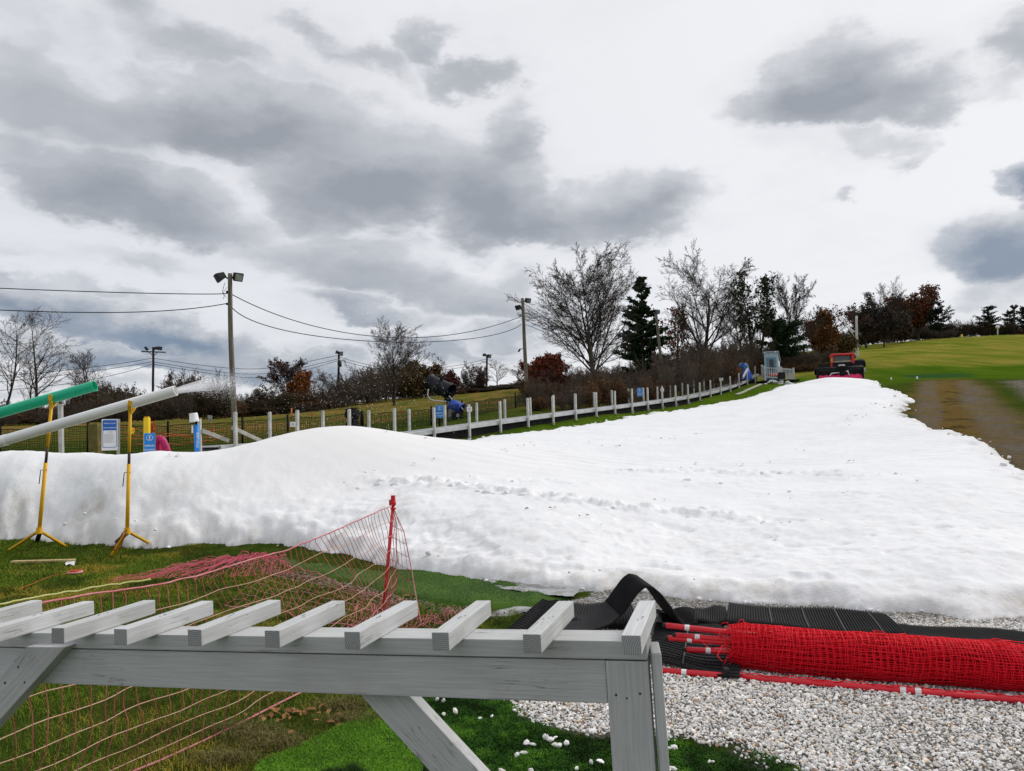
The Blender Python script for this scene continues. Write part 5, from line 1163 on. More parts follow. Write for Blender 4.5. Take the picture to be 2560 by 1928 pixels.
# ------------------------------------------------------------------ pipe stands
M_PVC = mixed("white_pvc", (.90, .90, .885), (.94, .94, .92), 2.2, .4, .4, stretch=(.4, 1, 1))
M_GREEN = mixed("green_pvc", (.012, .47, .25), (.018, .54, .30), 2.2, .4, .4, stretch=(.4, 1, 1))
M_OLDSTEEL = mixed("dark_inner_tube", (.03, .022, .018), (.10, .06, .035), 30, .6, .4)
M_RUST = mixed("rusty_leg", (.03, .02, .016), (.12, .045, .025), 22, .8, .2)
def stand(top, hub, feet, D, label, dark, pin, backfoot, rustb):
    base = WZ(hub[0], 1385, 0); base = W(hub[0], hub[1], D); base[2] = 0
    o = thing("pipe_stand", base, label, "stand", "yellow stands carrying the pipes"); L = np.array(base)
    t_ = W(*top, D) - L; hb = W(*hub, D) - L; ax = hb - t_
    def at(py): return t_ + ax * ((py - top[1]) / (hub[1] - top[1]))
    MB().tube([at(dark[1]), hb + (0, 0, -.02)], .0255, 14).build("outer_tube", M_YEL, o)
    MB().tube([at(dark[0] - 2), at(dark[1] + 8)], .019, 12).build("inner_tube", M_OLDSTEEL, o)
    q = MB().tube([at(top[1] + 14), at(dark[0])], .0215, 14); q.build("upper_tube", M_YEL, o)
    # cradle
    q = MB(); u = np.array([.93, .0, .36]); n = np.array([-.36, 0, .93]); c = at(top[1] + 14)
    for sd in (-1, 1): q.beam(c + (0, 0, -.02), c + np.array([.03, sd * .085, .085]), .05, .014, up=(0, 1, 0)); q.beam(c + np.array([.03, sd * .085, .08]), c + np.array([.045, sd * .09, .15]), .05, .014, up=(0, 1, 0))
    q.build("cradle", M_YEL, o)
    q = MB().lathe([(.03, -.05), (.04, -.05), (.04, .03), (.03, .03)], 14, 0, False, hb); q.build("collar", M_YEL, o)
    for f in feet:
        fw = WZ(*f, .015) - L; bevel(MB().beam(hb + (0, 0, -.01), fw, .045, .028).build("leg", M_YEL, o), .004, 1)
    fw = WZ(*backfoot, .0) - L; bevel(MB().beam(hb + (0, .02, -.03), fw, .055, .04).build("leg", M_RUST if rustb else M_DARK, o), .004, 1)
    p = at(pin); q = MB().tube([p + (.03, -.01, 0), p + (-.05, -.02, .0), p + (-.06, -.02, -.10), p + (-.07, -.02, -.19)] if not rustb or True else [], .006, 6); q.build("locking_pin", M_DARK, o)
    return o
stand((130, 1001), (98, 1325), ((4, 1388), (187, 1379)), 10.75, "left yellow tripod stand leaning under the green pipe", (1119, 1158), 1176, (88, 1368), False)
stand((326, 1016), (318, 1326), ((278, 1392), (402, 1374)), 10.6, "right yellow tripod stand upright under the white pipe", (1131, 1161), 1182, (274, 1371), True)
def pipe(name, a, b, D1, D2, r, m, label, couple=False):
    A1, B1 = W(*a, D1), W(*b, D2); d = A1 - B1; L = np.linalg.norm(d); o = thing(name, B1, label, "pipe"); dn = d / L
    MB().tube([(0, 0, 0), d * 1.35], r, 28, 0, True, False).build("barrel", m, o)
    MB().lathe([(r, 0), (r * 1.0, -.006), (r * .93, -.008), (r * .90, 0), (r * .9, .5)], 28, 0, True, (0, 0, 0), dn).build("rim", m, o)
    if couple: MB().lathe([(r, -.06), (r * 1.07, -.055), (r * 1.07, .055), (r, .06)], 28, 0, True, d * .985, dn).build("coupling", m, o)
    q = MB(); rr2 = r * .3; q.lathe([(rr2, .10), (rr2, .45), (0, .45)], 14, 0, True, (0, 0, 0), dn)
    q.build("nozzle", M_DARK, o); return o
pipe("green_pipe", (0, 1032), (236, 965), 10.75, 10.75, .074, M_GREEN, "green plastic snowmaking pipe resting in the left yellow stand")
pipe("white_pipe", (0, 1104), (438, 977), 10.55, 10.6, .072, M_PVC, "white plastic snowmaking pipe spraying from the right yellow stand", True)
cd = MB().tube(curve_at([W(p[0], p[1], 10.5) for p in [(318, 1325), (306, 1332), (300, 1345), (290, 1360), (283, 1376), (300, 1372), (308, 1350), (316, 1330)]], 50), .007, 6); cdo = cd.build("rope", mixed("brown_red_cord", (.22, .04, .02), (.32, .07, .03), 20, .8)); tag(cdo, "brown red cord looped around the right stand's front leg", "cord")
# spray: fine droplets flying from the white pipe
tipW = W(443, 977, 10.6); ds = W(600, 938, 12.6) - tipW; n = 12000; u = rng.random(n) ** .9; spread = .012 + .14 * u ** 1.2
pp = tipW + ds * u[:, None] * 1.05 + rng.normal(0, 1, (n, 3)) * spread[:, None] * .75 + np.array([0, 0, 1.0]) * (-.10 * u ** 2 + np.where(rng.random(n) < .3, -.25 * rng.random(n) * u, 0))[:, None]
def flakes(P, r):
    n = len(P); T4 = np.array([(1, 1, 1), (1, -1, -1), (-1, 1, -1), (-1, -1, 1)]) / 1.7; v = P[:, None] + T4[None] * r[:, None, None] * rng.uniform(.6, 1.3, (n, 4, 1))
    f = np.array([(0, 1, 2), (0, 3, 1), (0, 2, 3), (1, 3, 2)])[None] + (np.arange(n) * 4)[:, None, None]; return MB().add(v.reshape(-1, 3), f.reshape(-1, 3))
fl = MB(); a_ = flakes(pp, rng.uniform(.0020, .0052, n) * (1 - .35 * u)); 
n2 = 2600; pz = np.stack([rng.uniform(-6.5, -1.0, n2), rng.uniform(13, 19, n2), rng.uniform(1.6, 4.2, n2)], 1); kx = rng.random(n2) < np.exp(-((pz[:, 0] + 3.4) / 1.8) ** 2); pz = pz[kx]
c_ = flakes(pz, rng.uniform(.003, .0075, len(pz)))
a_.add(c_.ch[0][0], c_.ch[0][1]); sp_ = a_.build("snow_spray", mixed("spray_droplet", (.8, .82, .85), (.9, .9, .92), 5, .3)); tag(sp_, kind='stuff')
mm, t, b = newmat("spray_mist"); t.n.remove(b)
vol = t.node('ShaderNodeVolumePrincipled'); vol.inputs['Color'].default_value = (.95, .96, .98, 1); tcx = t.node('ShaderNodeTexCoord').outputs['Object']
dp_ = t.node('ShaderNodeVectorMath', operation='DOT_PRODUCT'); t.l.new(tcx, dp_.inputs[0]); dp_.inputs[1].default_value = tuple(ds / (ds @ ds))
fade_ = t.math('MULTIPLY', t.maprange(dp_.outputs['Value'], 0.0, 0.06), t.maprange(dp_.outputs['Value'], .25, .95, 1.0, 0.0, True))
t.l.new(t.math('MULTIPLY', fade_, t.maprange(t.noise(tcx, 6, 4, .6), .36, .66, 0.2, 4.6)), vol.inputs['Density']); t.l.new(vol.outputs[0], t.n['Material Output'].inputs['Volume'])
Lm = np.linalg.norm(ds); q = MB().tube([tipW + ds * f_ + np.array([0, 0, -.10 * f_ ** 2]) - tipW for f_ in np.linspace(.01, 1.0, 14)], .045 + .11 * np.linspace(0, 1, 14), 14); mi = q.build("spray_mist", mm); mi.location = tipW; tag(mi, kind='stuff')
# boards and paper on the lawn
M_LUMB = mixed("new_lumber", (.46, .34, .14), (.58, .45, .22), 14, .7)
for (a, b_, lab) in [((124, 1394), (238, 1379), "short pale board on the lawn nearest the snow, between the yellow stands"), ((30, 1405), (186, 1401), "longer pale board on the lawn in front of the left yellow stand")]:
    A1, B1 = WZ(*a, .03), WZ(*b_, .03); o = MB().beam((0, 0, 0), B1 - A1, .085, .03).build("board", M_LUMB); o.location = A1; bevel(o, .003, 1); tag(o, lab, "board", "pale boards on the lawn")
q = sheet("paper", [WZ(p[0], p[1], .02) for p in [(166, 1414), (184, 1412), (188, 1406), (172, 1403), (164, 1408)]], .008, lambda x, y, s: .02 + .03 * fbm(x * 22, y * 22, 7), M_SIGNW); tag(q, "crumpled white scrap of paper on the lawn below the boards", "paper")
bm_ = sheet("black_mat", [WZ(p[0], p[1], .0) for p in [(-40, 1350), (20, 1346), (38, 1358), (24, 1366), (-40, 1366)]], .03, lambda x, y, s: .03 + .05 * sstep(0, .2, s) + .02 * fbm(x * 5, y * 5, 7), M_MAT); tag(bm_, "black mat edge showing under the snow at the far left", "mat")

# ------------------------------------------------------------------ snow guns
M_GUN = mixed("gun_black", (.005, .006, .008), (.012, .013, .017), 4, .55, .25)
M_GUNB = mixed("gun_blue", (.006, .05, .36), (.012, .08, .48), 4, .4, .4)
D = 26.0; gb = W(1128, 1062, D); gun = thing("fan_gun", gb, "big black fan snow gun tilted on a post beyond the conveyor", "snow gun"); L = np.array(gb)
hd = W(1119, 1002, D) - L; ct = W(1102, 968, D) - L; axd = np.array([.80, -.42, -.42]); axd /= np.linalg.norm(axd); rg = .27
MB().lathe([(rg * .93, -.50), (rg * 1.08, -.50), (rg * 1.08, -.46), (rg * .98, -.44), (rg * .97, -.1), (rg * 1.03, -.09), (rg * 1.03, -.05), (rg * .98, -.04), (rg * 1.0, .30), (rg * 1.10, .44), (rg * 1.04, .45), (rg * .9, .30), (rg * .9, -.46)], 30, 0, True, ct, axd).build("drum", M_GUN, gun)
MB().lathe([(rg * .89, .20), (.08, .24), (0, .30)], 24, 0, True, ct, axd).build("fan_cone", M_GUNB, gun)
q = MB()
for k in range(8):
    a = k * math.pi / 4; _, s1, u1 = frame(axd); q.beam(ct + axd * .30 + (s1 * math.cos(a) + u1 * math.sin(a)) * .05, ct + axd * .30 + (s1 * math.cos(a) + u1 * math.sin(a)) * rg * .92, .02, .05, up=axd)
q.build("fan_blades", M_DARK, gun); bpy.data.objects["fan_blades"].name = "fan_guard"
q = MB().beam(hd, ct + np.array([-.12, -.28, -.05]), .05, .03).beam(hd, ct + np.array([.16, .25, -.12]), .05, .03).box(hd, (.24, .18, .10)); q.build("yoke", M_GUN, gun)
MB().tube([(0, 0, -.1), (0, 0, .35), hd], [.085, .082, .07], 14).build("post", mixed("gun_post_grey", (.10, .10, .10), (.16, .155, .15), 9, .6), gun)
MB().tube([(0, 0, .30), hd * .72], .092, 14).build("sleeve", M_GUN, gun); MB().box((-.03, -.10, .40), (.10, .02, .26)).build("label_plate", mixed("faded_plate", (.42, .40, .37), (.5, .48, .45)), gun)
MB().box(ct + np.array([.05, -.1, .30]), (.16, .12, .10)).build("motor_box", M_GUN, gun)
hs = curve_at([W(p[0], p[1], D - .3) for p in [(1071, 973), (1069, 988), (1075, 998), (1088, 1002), (1103, 1003), (1116, 1004)]], 30) - L; MB().tube(hs, .018, 6).build("hose", M_SIGNW, gun)
MB().tube(curve_at([W(p[0], p[1], D - .3) for p in [(1122, 990), (1129, 996), (1130, 1008), (1127, 1014)]], 20) - L, .014, 6).build("hose", M_SIGNW, gun)
D = 25.2; cb = W(1141, 1050, D); cm_ = thing("snow_gun_base", cb, "smaller bright blue snow gun with a black chassis right of the black one", "snow gun"); L = np.array(cb)
hc = W(1140, 1016, D) - L; dg = np.array([.75, -.3, -.45]); dg /= np.linalg.norm(dg)
MB().lathe([(.12, -.2), (.17, -.19), (.18, .12), (.21, .22), (.20, .23), (.15, .1), (.0, .05)], 24, 0, True, hc, dg).build("hood", M_GUNB, cm_)
MB().tube([(.16, -.15, hc[2] - .02), (.24, -.12, hc[2] - .13)], .014, 6).build("handle", M_SIGNW, cm_)
q = MB().box((0, 0, hc[2] - .30), (.30, .3, .22)).box((-.08, 0, .1), (.06, .2, .3)).box((.10, 0, .1), (.06, .2, .3)); bevel(q.build("chassis", M_GUN, cm_), .01, 1); MB().box((.06, -.16, hc[2] - .30), (.10, .02, .10)).build("gauge", M_SIGNW, cm_)
# blue covered gun by the top of the conveyor
D = 42.5; gb = W(1862, 945, D); cg = thing("covered_gun", gb, "blue covered snow gun standing behind the top of the conveyor lift", "snow gun"); s = D / FPX
MB().lathe([(.40, -.1), (.36, .2), (.27, .45), (.22, .5)], 20).build("skirt", M_GUNB, cg)
MB().lathe([(.20, 0), (.25, .05), (.26, .28), (.18, .40), (.0, .43)], 20, 0, True, (-.06, 0, .42)).build("hood", M_SKY, cg)
MB().box((.12, -.22, .55), (.12, .05, .16)).build("window_patch", mixed("pale_green_patch", (.25, .5, .4), (.3, .55, .45)), cg)
q = MB().beam((0, 0, 0), W(1869, 922, 42) - W(1856, 946, 41.6), .08, .08).build("brace_board", M_SIGNW); q.location = W(1856, 946, 41.6); tag(q, "white slanting brace in front of the blue covered gun", "board")

# ------------------------------------------------------------------ booth and deck railing
M_BOOTH = mixed("pale_blue_paint", (.30, .40, .46), (.38, .48, .54), 5, .6)
M_TEAL = mixed("teal_door_paint", (.10, .22, .28), (.14, .27, .34), 5, .6)
M_GLASSD = mixed("dark_glass", (.006, .008, .010), (.012, .015, .018), 4, .1, .6)
D = 43.5; s = D / FPX; p = W(1932, 950, D); bt = thing("lift_booth", p, "small pale blue operator booth with a sloping roof at the top of the conveyor", "booth", rz=R(-24))
w, dp, h1, h2 = .72, .95, 1.50, 1.08
sh = [(-dp / 2, 0), (dp / 2, 0), (dp / 2, h2), (-dp / 2, h1)]
MB().prism(sh, -w / 2, w / 2, ax=((0, 1, 0), (0, 0, 1), (1, 0, 0))).build("walls", M_BOOTH, bt)
MB().prism([(-dp / 2 - .08, h1 + .035), (dp / 2 + .08, h2 - .035), (dp / 2 + .08, h2 + .01), (-dp / 2 - .08, h1 + .08)], -w / 2 - .07, w / 2 + .07, ax=((0, 1, 0), (0, 0, 1), (1, 0, 0))).build("roof", mixed("grey_roof", (.34, .38, .42), (.42, .46, .5), 5), bt)
MB().box((0, -dp / 2 - .012, .62), (.52, .02, 1.24)).build("door", M_TEAL, bt); MB().box((.02, -dp / 2 - .024, .82), (.22, .02, .62)).build("window", M_GLASSD, bt)
MB().box((w / 2 + .01, .05, .55), (.02, .8, 1.02)).build("side_panel", M_SIGNW, bt)
q = MB().box((-.3, -dp / 2 - .1, h1 + .02), (.04, .05, .05)).box((.25, -dp / 2 - .1, h1 + .03), (.06, .05, .06)); q.build("eave_lamp", M_SIGNW, bt)
def rail_sec(a, b_, D1, D2, label, hpx=(0, 30)):
    A1, B1 = W(*a, D1), W(*b_, D2); d = B1 - A1; d[2] = d[2]; L = np.linalg.norm(d[:2]); o = thing("deck_railing", A1, label, "railing", "white railings of the booth deck"); h = .62
    MB().beam((0, 0, h), d + (0, 0, h), .05, .05).build("top_rail", M_RAIL, o); MB().beam((0, 0, .10), d + (0, 0, .10), .05, .05).build("bottom_rail", M_RAIL, o)
    for f_ in (0, 1): MB().beam(d * f_ + (0, 0, -.1), d * f_ + (0, 0, h + .10), .09, .09, up=(1, 0, 0)).build("post", M_RAIL, o)
    nb = max(6, int(L / .105))
    for k in range(1, nb): MB().beam(d * k / nb + (0, 0, .1), d * k / nb + (0, 0, h), .035, .035, up=(1, 0, 0)).build("baluster", M_RAIL, o)
rail_sec((1913, 947), (1951, 950), 42.3, 42.0, "left stretch of white deck railing in front of the booth"); rail_sec((1954, 950), (1985, 952), 42.1, 42.6, "right stretch of white deck railing beside the booth"); rail_sec((1906, 944), (1912.5, 946.5), 43.2, 42.4, "short white railing where the conveyor meets the booth deck")
dk = MB().box((0, 0, 0), (2.0, 1.4, .10)).box((-.7, -.4, -.2), (.12, .12, .4)).box((.7, -.4, -.2), (.12, .12, .4)).box((0, -.4, -.2), (.12, .12, .4)).build("deck", M_DARK); dk.location = W(1944, 954, 42.9); dk.rotation_euler = (0, 0, R(-4)); tag(dk, "low dark deck carrying the booth and its white railings", "deck")
os_ = MB().lathe([(.0, -.3), (.09, -.28), (.10, .26), (0, .3)], 12, 0, True, (0, 0, 0), (1, 0, -.12)).build("orange_pad", mixed("orange_red_vinyl", (.75, .10, .05), (.8, .16, .08), 5, .5)); os_.location = W(1934.5, 938, 42.6); tag(os_, "orange red pad lying on the deck behind the white railing", "pad")
hb = MB().box((0, 0, .12), (.34, .3, .36)).build("black_box", M_GUN); hb.location = W(1954, 945, 41.9); bevel(hb, .03, 2); tag(hb, "black box hung on the deck railing below the booth's corner", "box")
q = MB()
for k in range(16):
    c = W(rng.uniform(1912, 1975), rng.uniform(951, 962), 42.0); q.ball(c, rng.uniform(.05, .14), 0, 7, (1.3, 1, .7))
so = q.build("snow_lumps", M_SIGNW); tag(so, kind='stuff')
A1, B1 = W(1843, 987, 36.5), W(1903, 963, 40); 
for (a, b_, lab) in [((1842, 989, 36.5), (1864, 981, 37.6), "short pale plank lying on the grass beside the upper conveyor"), ((1863, 980, 37.6), (1903, 963, 40), "longer pale plank lying on the grass below the booth deck")]:
    P1, P2 = G(*a[:2]), G(*b_[:2]); o = MB().beam((0, 0, .05), P2 - P1 + (0, 0, .05), .16, .05).build("plank", mixed("grey_plank", (.34, .31, .25), (.46, .43, .36), 6, .8)); o.location = P1; tag(o, lab, "plank", "planks on the grass by the conveyor")

# ------------------------------------------------------------------ snow groomer, seen from behind
M_GRED = mixed("groomer_red", (.68, .010, .014), (.78, .016, .02), 4, .35, .5)
M_FLAP = mixed("groomer_flap", (.55, .010, .09), (.64, .02, .13), 4, .5, .3)
M_TILL = mixed("tiller_black", (.004, .004, .005), (.010, .010, .011), 5, .7, .15)
D = 42.0; s = D / FPX
def gp_(px, py, dy=0.0):
    "local point of the groomer (x right, y forward, z up), which faces away from the camera"
    th_ = math.atan2(GL[0], GL[1]); k = (D + dy * math.cos(th_)) / FPX; hz = CAMZ - GL[2] + (1067 - 11 - py) * k
    return np.array([(px - 2105) * k * math.cos(th_) , dy, hz])
c0 = W(2105, 946, D); gr = thing("snow_groomer", c0, "red snow groomer seen from behind on top of the snow slope", "snow groomer"); GL = np.array(c0); gr.location = c0; gr.rotation_euler = (0, 0, R(-19))
def pbox(x0, y0, x1, y1, d0, d1, name, m, bv=.02):
    a = gp_(x0, y1, d0); b_ = gp_(x1, y0, d0); o = MB().box(((a[0] + b_[0]) / 2, (d0 + d1) / 2, (a[2] + b_[2]) / 2), (abs(b_[0] - a[0]), d1 - d0, abs(b_[2] - a[2]))).build(name, m, gr); return bevel(o, bv, 2) if bv else o
pbox(2084, 881, 2144, 886, 1.3, 2.9, "cab_roof", M_GRED, .05)
for (x0, x1) in ((2083, 2090.5), (2136, 2143.5)): pbox(x0, 884, x1, 915, 1.35, 1.6, "cab_pillar", M_GRED, .03)
pbox(2084, 886, 2143, 920, 1.6, 2.85, "cab", M_GUN, .05); pbox(2091, 886.5, 2134, 898.5, 1.575, 1.60, "rear_window", mixed("cab_glass", (.05, .06, .06), (.10, .11, .11), 3, .08, .6), .0)
pbox(2088, 899, 2136, 903, 1.45, 1.62, "rear_shelf", mixed("beige_trim", (.42, .38, .27), (.5, .46, .34), 5), .01); pbox(2088, 904, 2134, 916, 1.3, 1.6, "engine_cover", M_GUN, .03)
MB().box(gp_(2085.5, 897.5, 1.2), (.10, .10, .22)).build("tail_light", mixed("amber_lens", (.6, .3, .04), (.7, .35, .06), 5, .3), gr)
pbox(2144, 887, 2147.5, 895, 1.5, 1.6, "mirror", M_GUN, .01)
for (x0, x1) in ((2050, 2074), (2136, 2161)):
    q = MB(); w_ = (x1 - x0) * s; cx_ = gp_((x0 + x1) / 2, 930)[0]; pr = []
    for a in np.linspace(0, 2 * math.pi, 40, endpoint=False): pr.append((max(-1.5, min(1.5, 1.9 * math.cos(a))) + 2.0, .42 + .40 * math.copysign(min(1, abs(math.sin(a)) * 1.5), math.sin(a))))
    q.prism(pr, cx_ - w_ / 2, cx_ + w_ / 2, ax=((0, 1, 0), (0, 0, 1), (1, 0, 0)))
    for k in range(40):
        y_, z_ = pr[k]; q.box((cx_, y_, z_), (w_ * 1.02, .05, .06))
    q.build("track", M_GUN, gr)
pbox(2153, 921, 2166, 931, .3, 1.2, "track_guard", mixed("cream_guard", (.5, .5, .45), (.6, .6, .55), 5), .03)
q = MB().lathe([(.14, -.9), (.20, -.88), (.20, .88), (.14, .9)], 20, 0, True, gp_(2081, 923.5, .1), (1, 0, 0)).lathe([(.14, -.65), (.20, -.63), (.20, .63), (.14, .65)], 20, 0, True, gp_(2128, 923, .1), (1, 0, 0)); q.build("tiller_roller", M_TILL, gr)
pbox(2044, 921, 2152, 937, -.35, .25, "tiller_housing", M_TILL, .06); pbox(2040, 918.5, 2044.5, 938, -.5, .35, "end_plate", M_TILL, .02); pbox(2152, 922, 2155, 940, -.5, .35, "end_plate", M_TILL, .02)
q = MB(); fl_ = np.array([[gp_(x_, 934.5, -.4), gp_(x_, 939, -.52), gp_(x_, 949, -.70)] for x_ in np.linspace(2044, 2153, 40)]); fl_[:, :, 2] += (.02 * np.sin(np.arange(40) * 1.1))[:, None]
q.grid(fl_, 0, True).grid(fl_ + (0, .03, 0), 0, True, True); q.build("snow_flap", M_FLAP, gr)
M_ALU = mixed("steel_arm", (.42, .43, .44), (.55, .56, .57), 6, .4, .5)
q = MB().tube([gp_(2072, 937, -.5), gp_(2078, 930, -.45), gp_(2098, 929, -.4)], .035, 8); q.build("arm", M_ALU, gr); q = MB().tube([gp_(2122, 937, -.5), gp_(2118, 925, -.45), gp_(2112, 929, -.4), gp_(2098, 929, -.4)], .035, 8); q.build("arm", M_ALU, gr)
q = MB().tube([gp_(2097, 918, .2), gp_(2101, 911.5, .3), gp_(2112, 911, .3), gp_(2115, 917, .2)], .055, 10); q.build("lift_frame", mixed("pale_steel", (.5, .48, .42), (.6, .58, .52), 6, .5), gr)
q = MB().box(gp_(2106, 921, -.1), (.6, .5, .34)).box(gp_(2106, 931, -.3), (.3, .4, .3)); bevel(q.build("hydraulic_block", M_TILL, gr), .03, 1)
q = MB().lathe([(.0, -.30), (.22, -.29), (.26, -.2), (.26, .2), (.22, .29), (0, .30)], 18, 0, True, gp_(2160, 909.5, 3.0), (1, .25, .15)); q.build("front_blade", M_TILL, gr)

# ------------------------------------------------------------------ poles, lamps and cables
M_POLE = mixed("old_wood_pole", (.10, .085, .065), (.24, .21, .17), 3.0, .85, .15, stretch=(6, 6, .35), bump=.5, bscale=14)
M_POLED = mixed("dark_wood_pole", (.022, .020, .018), (.06, .052, .045), 3.0, .85, .15, stretch=(6, 6, .35))
M_LAMP = mixed("lamp_housing", (.012, .013, .018), (.03, .032, .04), 6, .5, .3)
M_LENS = mixed("lamp_lens", (.32, .36, .28), (.42, .46, .38), 8, .15, .6)
M_LENSG = mixed("grey_lamp_lens", (.16, .20, .22), (.22, .26, .28), 8, .15, .6)
M_CABLE = mixed("black_cable", (.012, .012, .013), (.03, .03, .03), 6, .7)
def light_pole(base, top, D, r0, r1, label, lamps, m=M_POLE, gnd=True, mid=None):
    a = W(*base, D); tp = W(*top, D); g0 = gz(a[0], a[1]); a2 = a.copy(); a2[2] = min(a[2], g0) - .2 if gnd else a[2]
    o = thing("light_pole", a, label, "light pole", "light poles around the slope"); L = np.array(a); pts = [a2 - L, tp - L]
    if mid is not None: pts = [a2 - L, W(*mid, D) - L, tp - L]; pts = list(curve_at(pts, 9))
    n = 10; P_ = curve_at(pts, n); P_[1:-1] += rng.normal(0, r0 * .06, (n - 2, 3)) * (1, 1, 0)
    MB().tube(P_, np.linspace(r0, r1, n), 14).build("pole", m, o)
    for (px, py, dirn, w, h, d, lens) in lamps:
        c = W(px, py, D) - L; f, sd_, u_ = frame(np.array(dirn, float)); Rm = np.stack([sd_, -f, u_], 1); lamp = MB()
        bk = [(-w * .36, .5 * d), (w * .36, .5 * d)]
        V = []
        for (k, yy_) in ((1.0, -.5 * d), (1.0, -.25 * d), (.62, .5 * d)):
            for (sx_, sz_) in ((-1, -1), (1, -1), (1, 1), (-1, 1)): V.append(np.array([sx_ * w / 2 * k, yy_, sz_ * h / 2 * k]))
        V = (np.array(V) @ Rm.T) * 1.0
        V = np.array([sd_ * 0 + c + v for v in V]); V = c + (V - c)
        F4 = [(0, 1, 5, 4), (1, 2, 6, 5), (2, 3, 7, 6), (3, 0, 4, 7), (4, 5, 9, 8), (5, 6, 10, 9), (6, 7, 11, 10), (7, 4, 8, 11), (8, 9, 10, 11), (3, 2, 1, 0)]
        # flip so that the wide face looks along dirn
        C_ = np.array(c); V2 = V.copy(); V2 = 2 * C_ - V if False else V
        lamp.add(V2, F4); lo_ = lamp.build("floodlight", M_LAMP, o); bevel(lo_, min(w, h) * .04, 1)
        if lens:
            q = MB(); fc = c + f * (.5 * d + .004); V3 = [fc + sd_ * (a_ * w * .40) + u_ * (b_ * h * .38) for (a_, b_) in ((-1, -1), (1, -1), (1, 1), (-1, 1))]; q.add(V3, [(0, 1, 2, 3)]); q.build("lens", lens, lo_)
        q = MB().tube([c - f * d * .3, W(top[0] + (px - top[0]) * .1, py + (top[1] - py) * .0 + 6, D) - L], .03, 6); q.build("bracket", M_LAMP, lo_)
    return o
s = 27 / FPX
lpA = light_pole((590, 1112), (575, 684), 27, .105, .074, "tall weathered light pole standing behind the fence left of the mound", [(551, 692, (-.75, -.45, -.5), .34, .30, .34, None), (593, 691, (.62, -.62, -.42), .33, .30, .30, M_LENS)], mid=(577, 860))
L = np.array(lpA.location)
q = MB()
for (px, py) in ((568, 730), (568, 760)): q.lathe([(.0, -.05), (.035, -.04), (.045, 0), (.035, .04), (0, .05)], 10, 0, True, W(px, py, 27) - L, (1, 0, 0))
q.build("insulator", M_LAMP, lpA)
q = MB().tube(curve_at([W(p[0], p[1], 26.9) for p in [(562, 707), (558, 722), (556, 730), (561, 741), (558, 748)]], 16) - L, .009, 4).tube(curve_at([W(p[0], p[1], 26.9) for p in [(568, 718), (558, 731), (566, 744)]], 12) - L, .007, 4); q.build("loose_wire", M_CABLE, lpA)
lpB = light_pole((1319, 1012), (1306, 746), 42, .115, .085, "light pole with a grey floodlight at its tip beside the large bare tree", [(1318.5, 751, (.55, -.7, -.35), .32, .28, .26, M_LENSG), (1296, 768, (-.7, -.5, -.45), .28, .26, .26, None)])
L = np.array(lpB.location); q = MB().tube([W(1307, 872, 42) - L, W(1300, 873, 42) - L], .02, 6).tube([W(1300, 873, 42) - L, W(1296, 880, 42) - L], .05, 8); q.build("small_lamp", M_LAMP, lpB)
lpC = light_pole((382, 1062), (383, 868), 70, .12, .10, "dark light pole with a crossarm rising behind the two pipes", [(395, 871, (.9, -.4, -.1), .36, .34, .70, None)], M_POLED); L = np.array(lpC.location)
MB().beam(W(354, 879, 70) - L, W(414, 881, 70) - L, .10, .10).build("crossarm", M_POLED, lpC); q = MB().beam(W(372, 881, 70) - L, W(383, 890, 70) - L, .06, .05).beam(W(394, 881, 70) - L, W(384, 890, 70) - L, .06, .05); q.build("crossarm_brace", M_POLED, lpC)
MB().tube([W(363, 868, 70) - L, W(369, 875, 70) - L], .12, 10).build("spotlight", M_LAMP, lpC)
lpD = light_pole((845, 1040), (847, 884), 72, .12, .10, "dark light pole with a transformer can left of the bare tree in the thicket", [(851, 884, (.5, -.7, -.2), .40, .40, .35, M_LENSG), (843, 881, (-.7, -.5, .3), .25, .3, .25, None)], M_POLED); L = np.array(lpD.location)
MB().lathe([(.0, 0), (.2, 0), (.2, .55), (0, .6)], 12, 0, True, W(849, 917, 71.8) - L).build("transformer", M_LAMP, lpD); MB().tube([W(848, 930, 72) - L, W(860, 955, 71) - L], .05, 6).build("brace_pole", M_POLED, lpD)
lpE = light_pole((1216, 985), (1217.5, 889), 92, .13, .11, "far light pole with a pair of lamps at the meadow's edge", [(1222, 890, (.6, -.6, -.3), .5, .45, .4, M_LENSG), (1212, 888, (-.6, -.6, .2), .4, .3, .4, None)], M_POLED)
lpF = light_pole((1662, 985), (1640, 784), 52, .10, .085, "leaning pale grey pole in front of the dark pine", [(1643, 780, (.2, -.9, -.2), .30, .30, .25, M_LENSG)], mixed("pale_grey_pole", (.16, .145, .12), (.26, .24, .20), 3, .85, .15, stretch=(6, 6, .4)))
lpG = light_pole((2143, 886), (2141, 790), 74, .14, .10, "slim white pole behind the red groomer", [], mixed("white_pole", (.50, .50, .48), (.62, .62, .60), 3, .7)); L = np.array(lpG.location); q = MB().tube([W(2139, 845, 74) - L, W(2112, 810, 74) - L], .05, 6); q.build("stay_arm", M_RAIL, lpG); MB().box(W(2138, 862, 73.9) - L, (.3, .2, .35)).build("meter_box", M_RAIL, lpG)
D = 118; yl = thing("hilltop_lamp", W(2535, 842, D), "distant lamp post with a forked head on the hilltop", "lamp post"); L = np.array(yl.location); s = D / FPX; q = MB().tube([(0, 0, -.5), W(2535, 772, D) - L], .14, 8); q.build("pole", M_POLED, yl)
for dx in (-7, 7): MB().tube([W(2535, 773, D) - L, W(2535 + dx, 764, D) - L], [.15, .28], 6).build("lamp_arm", M_LAMP, yl)
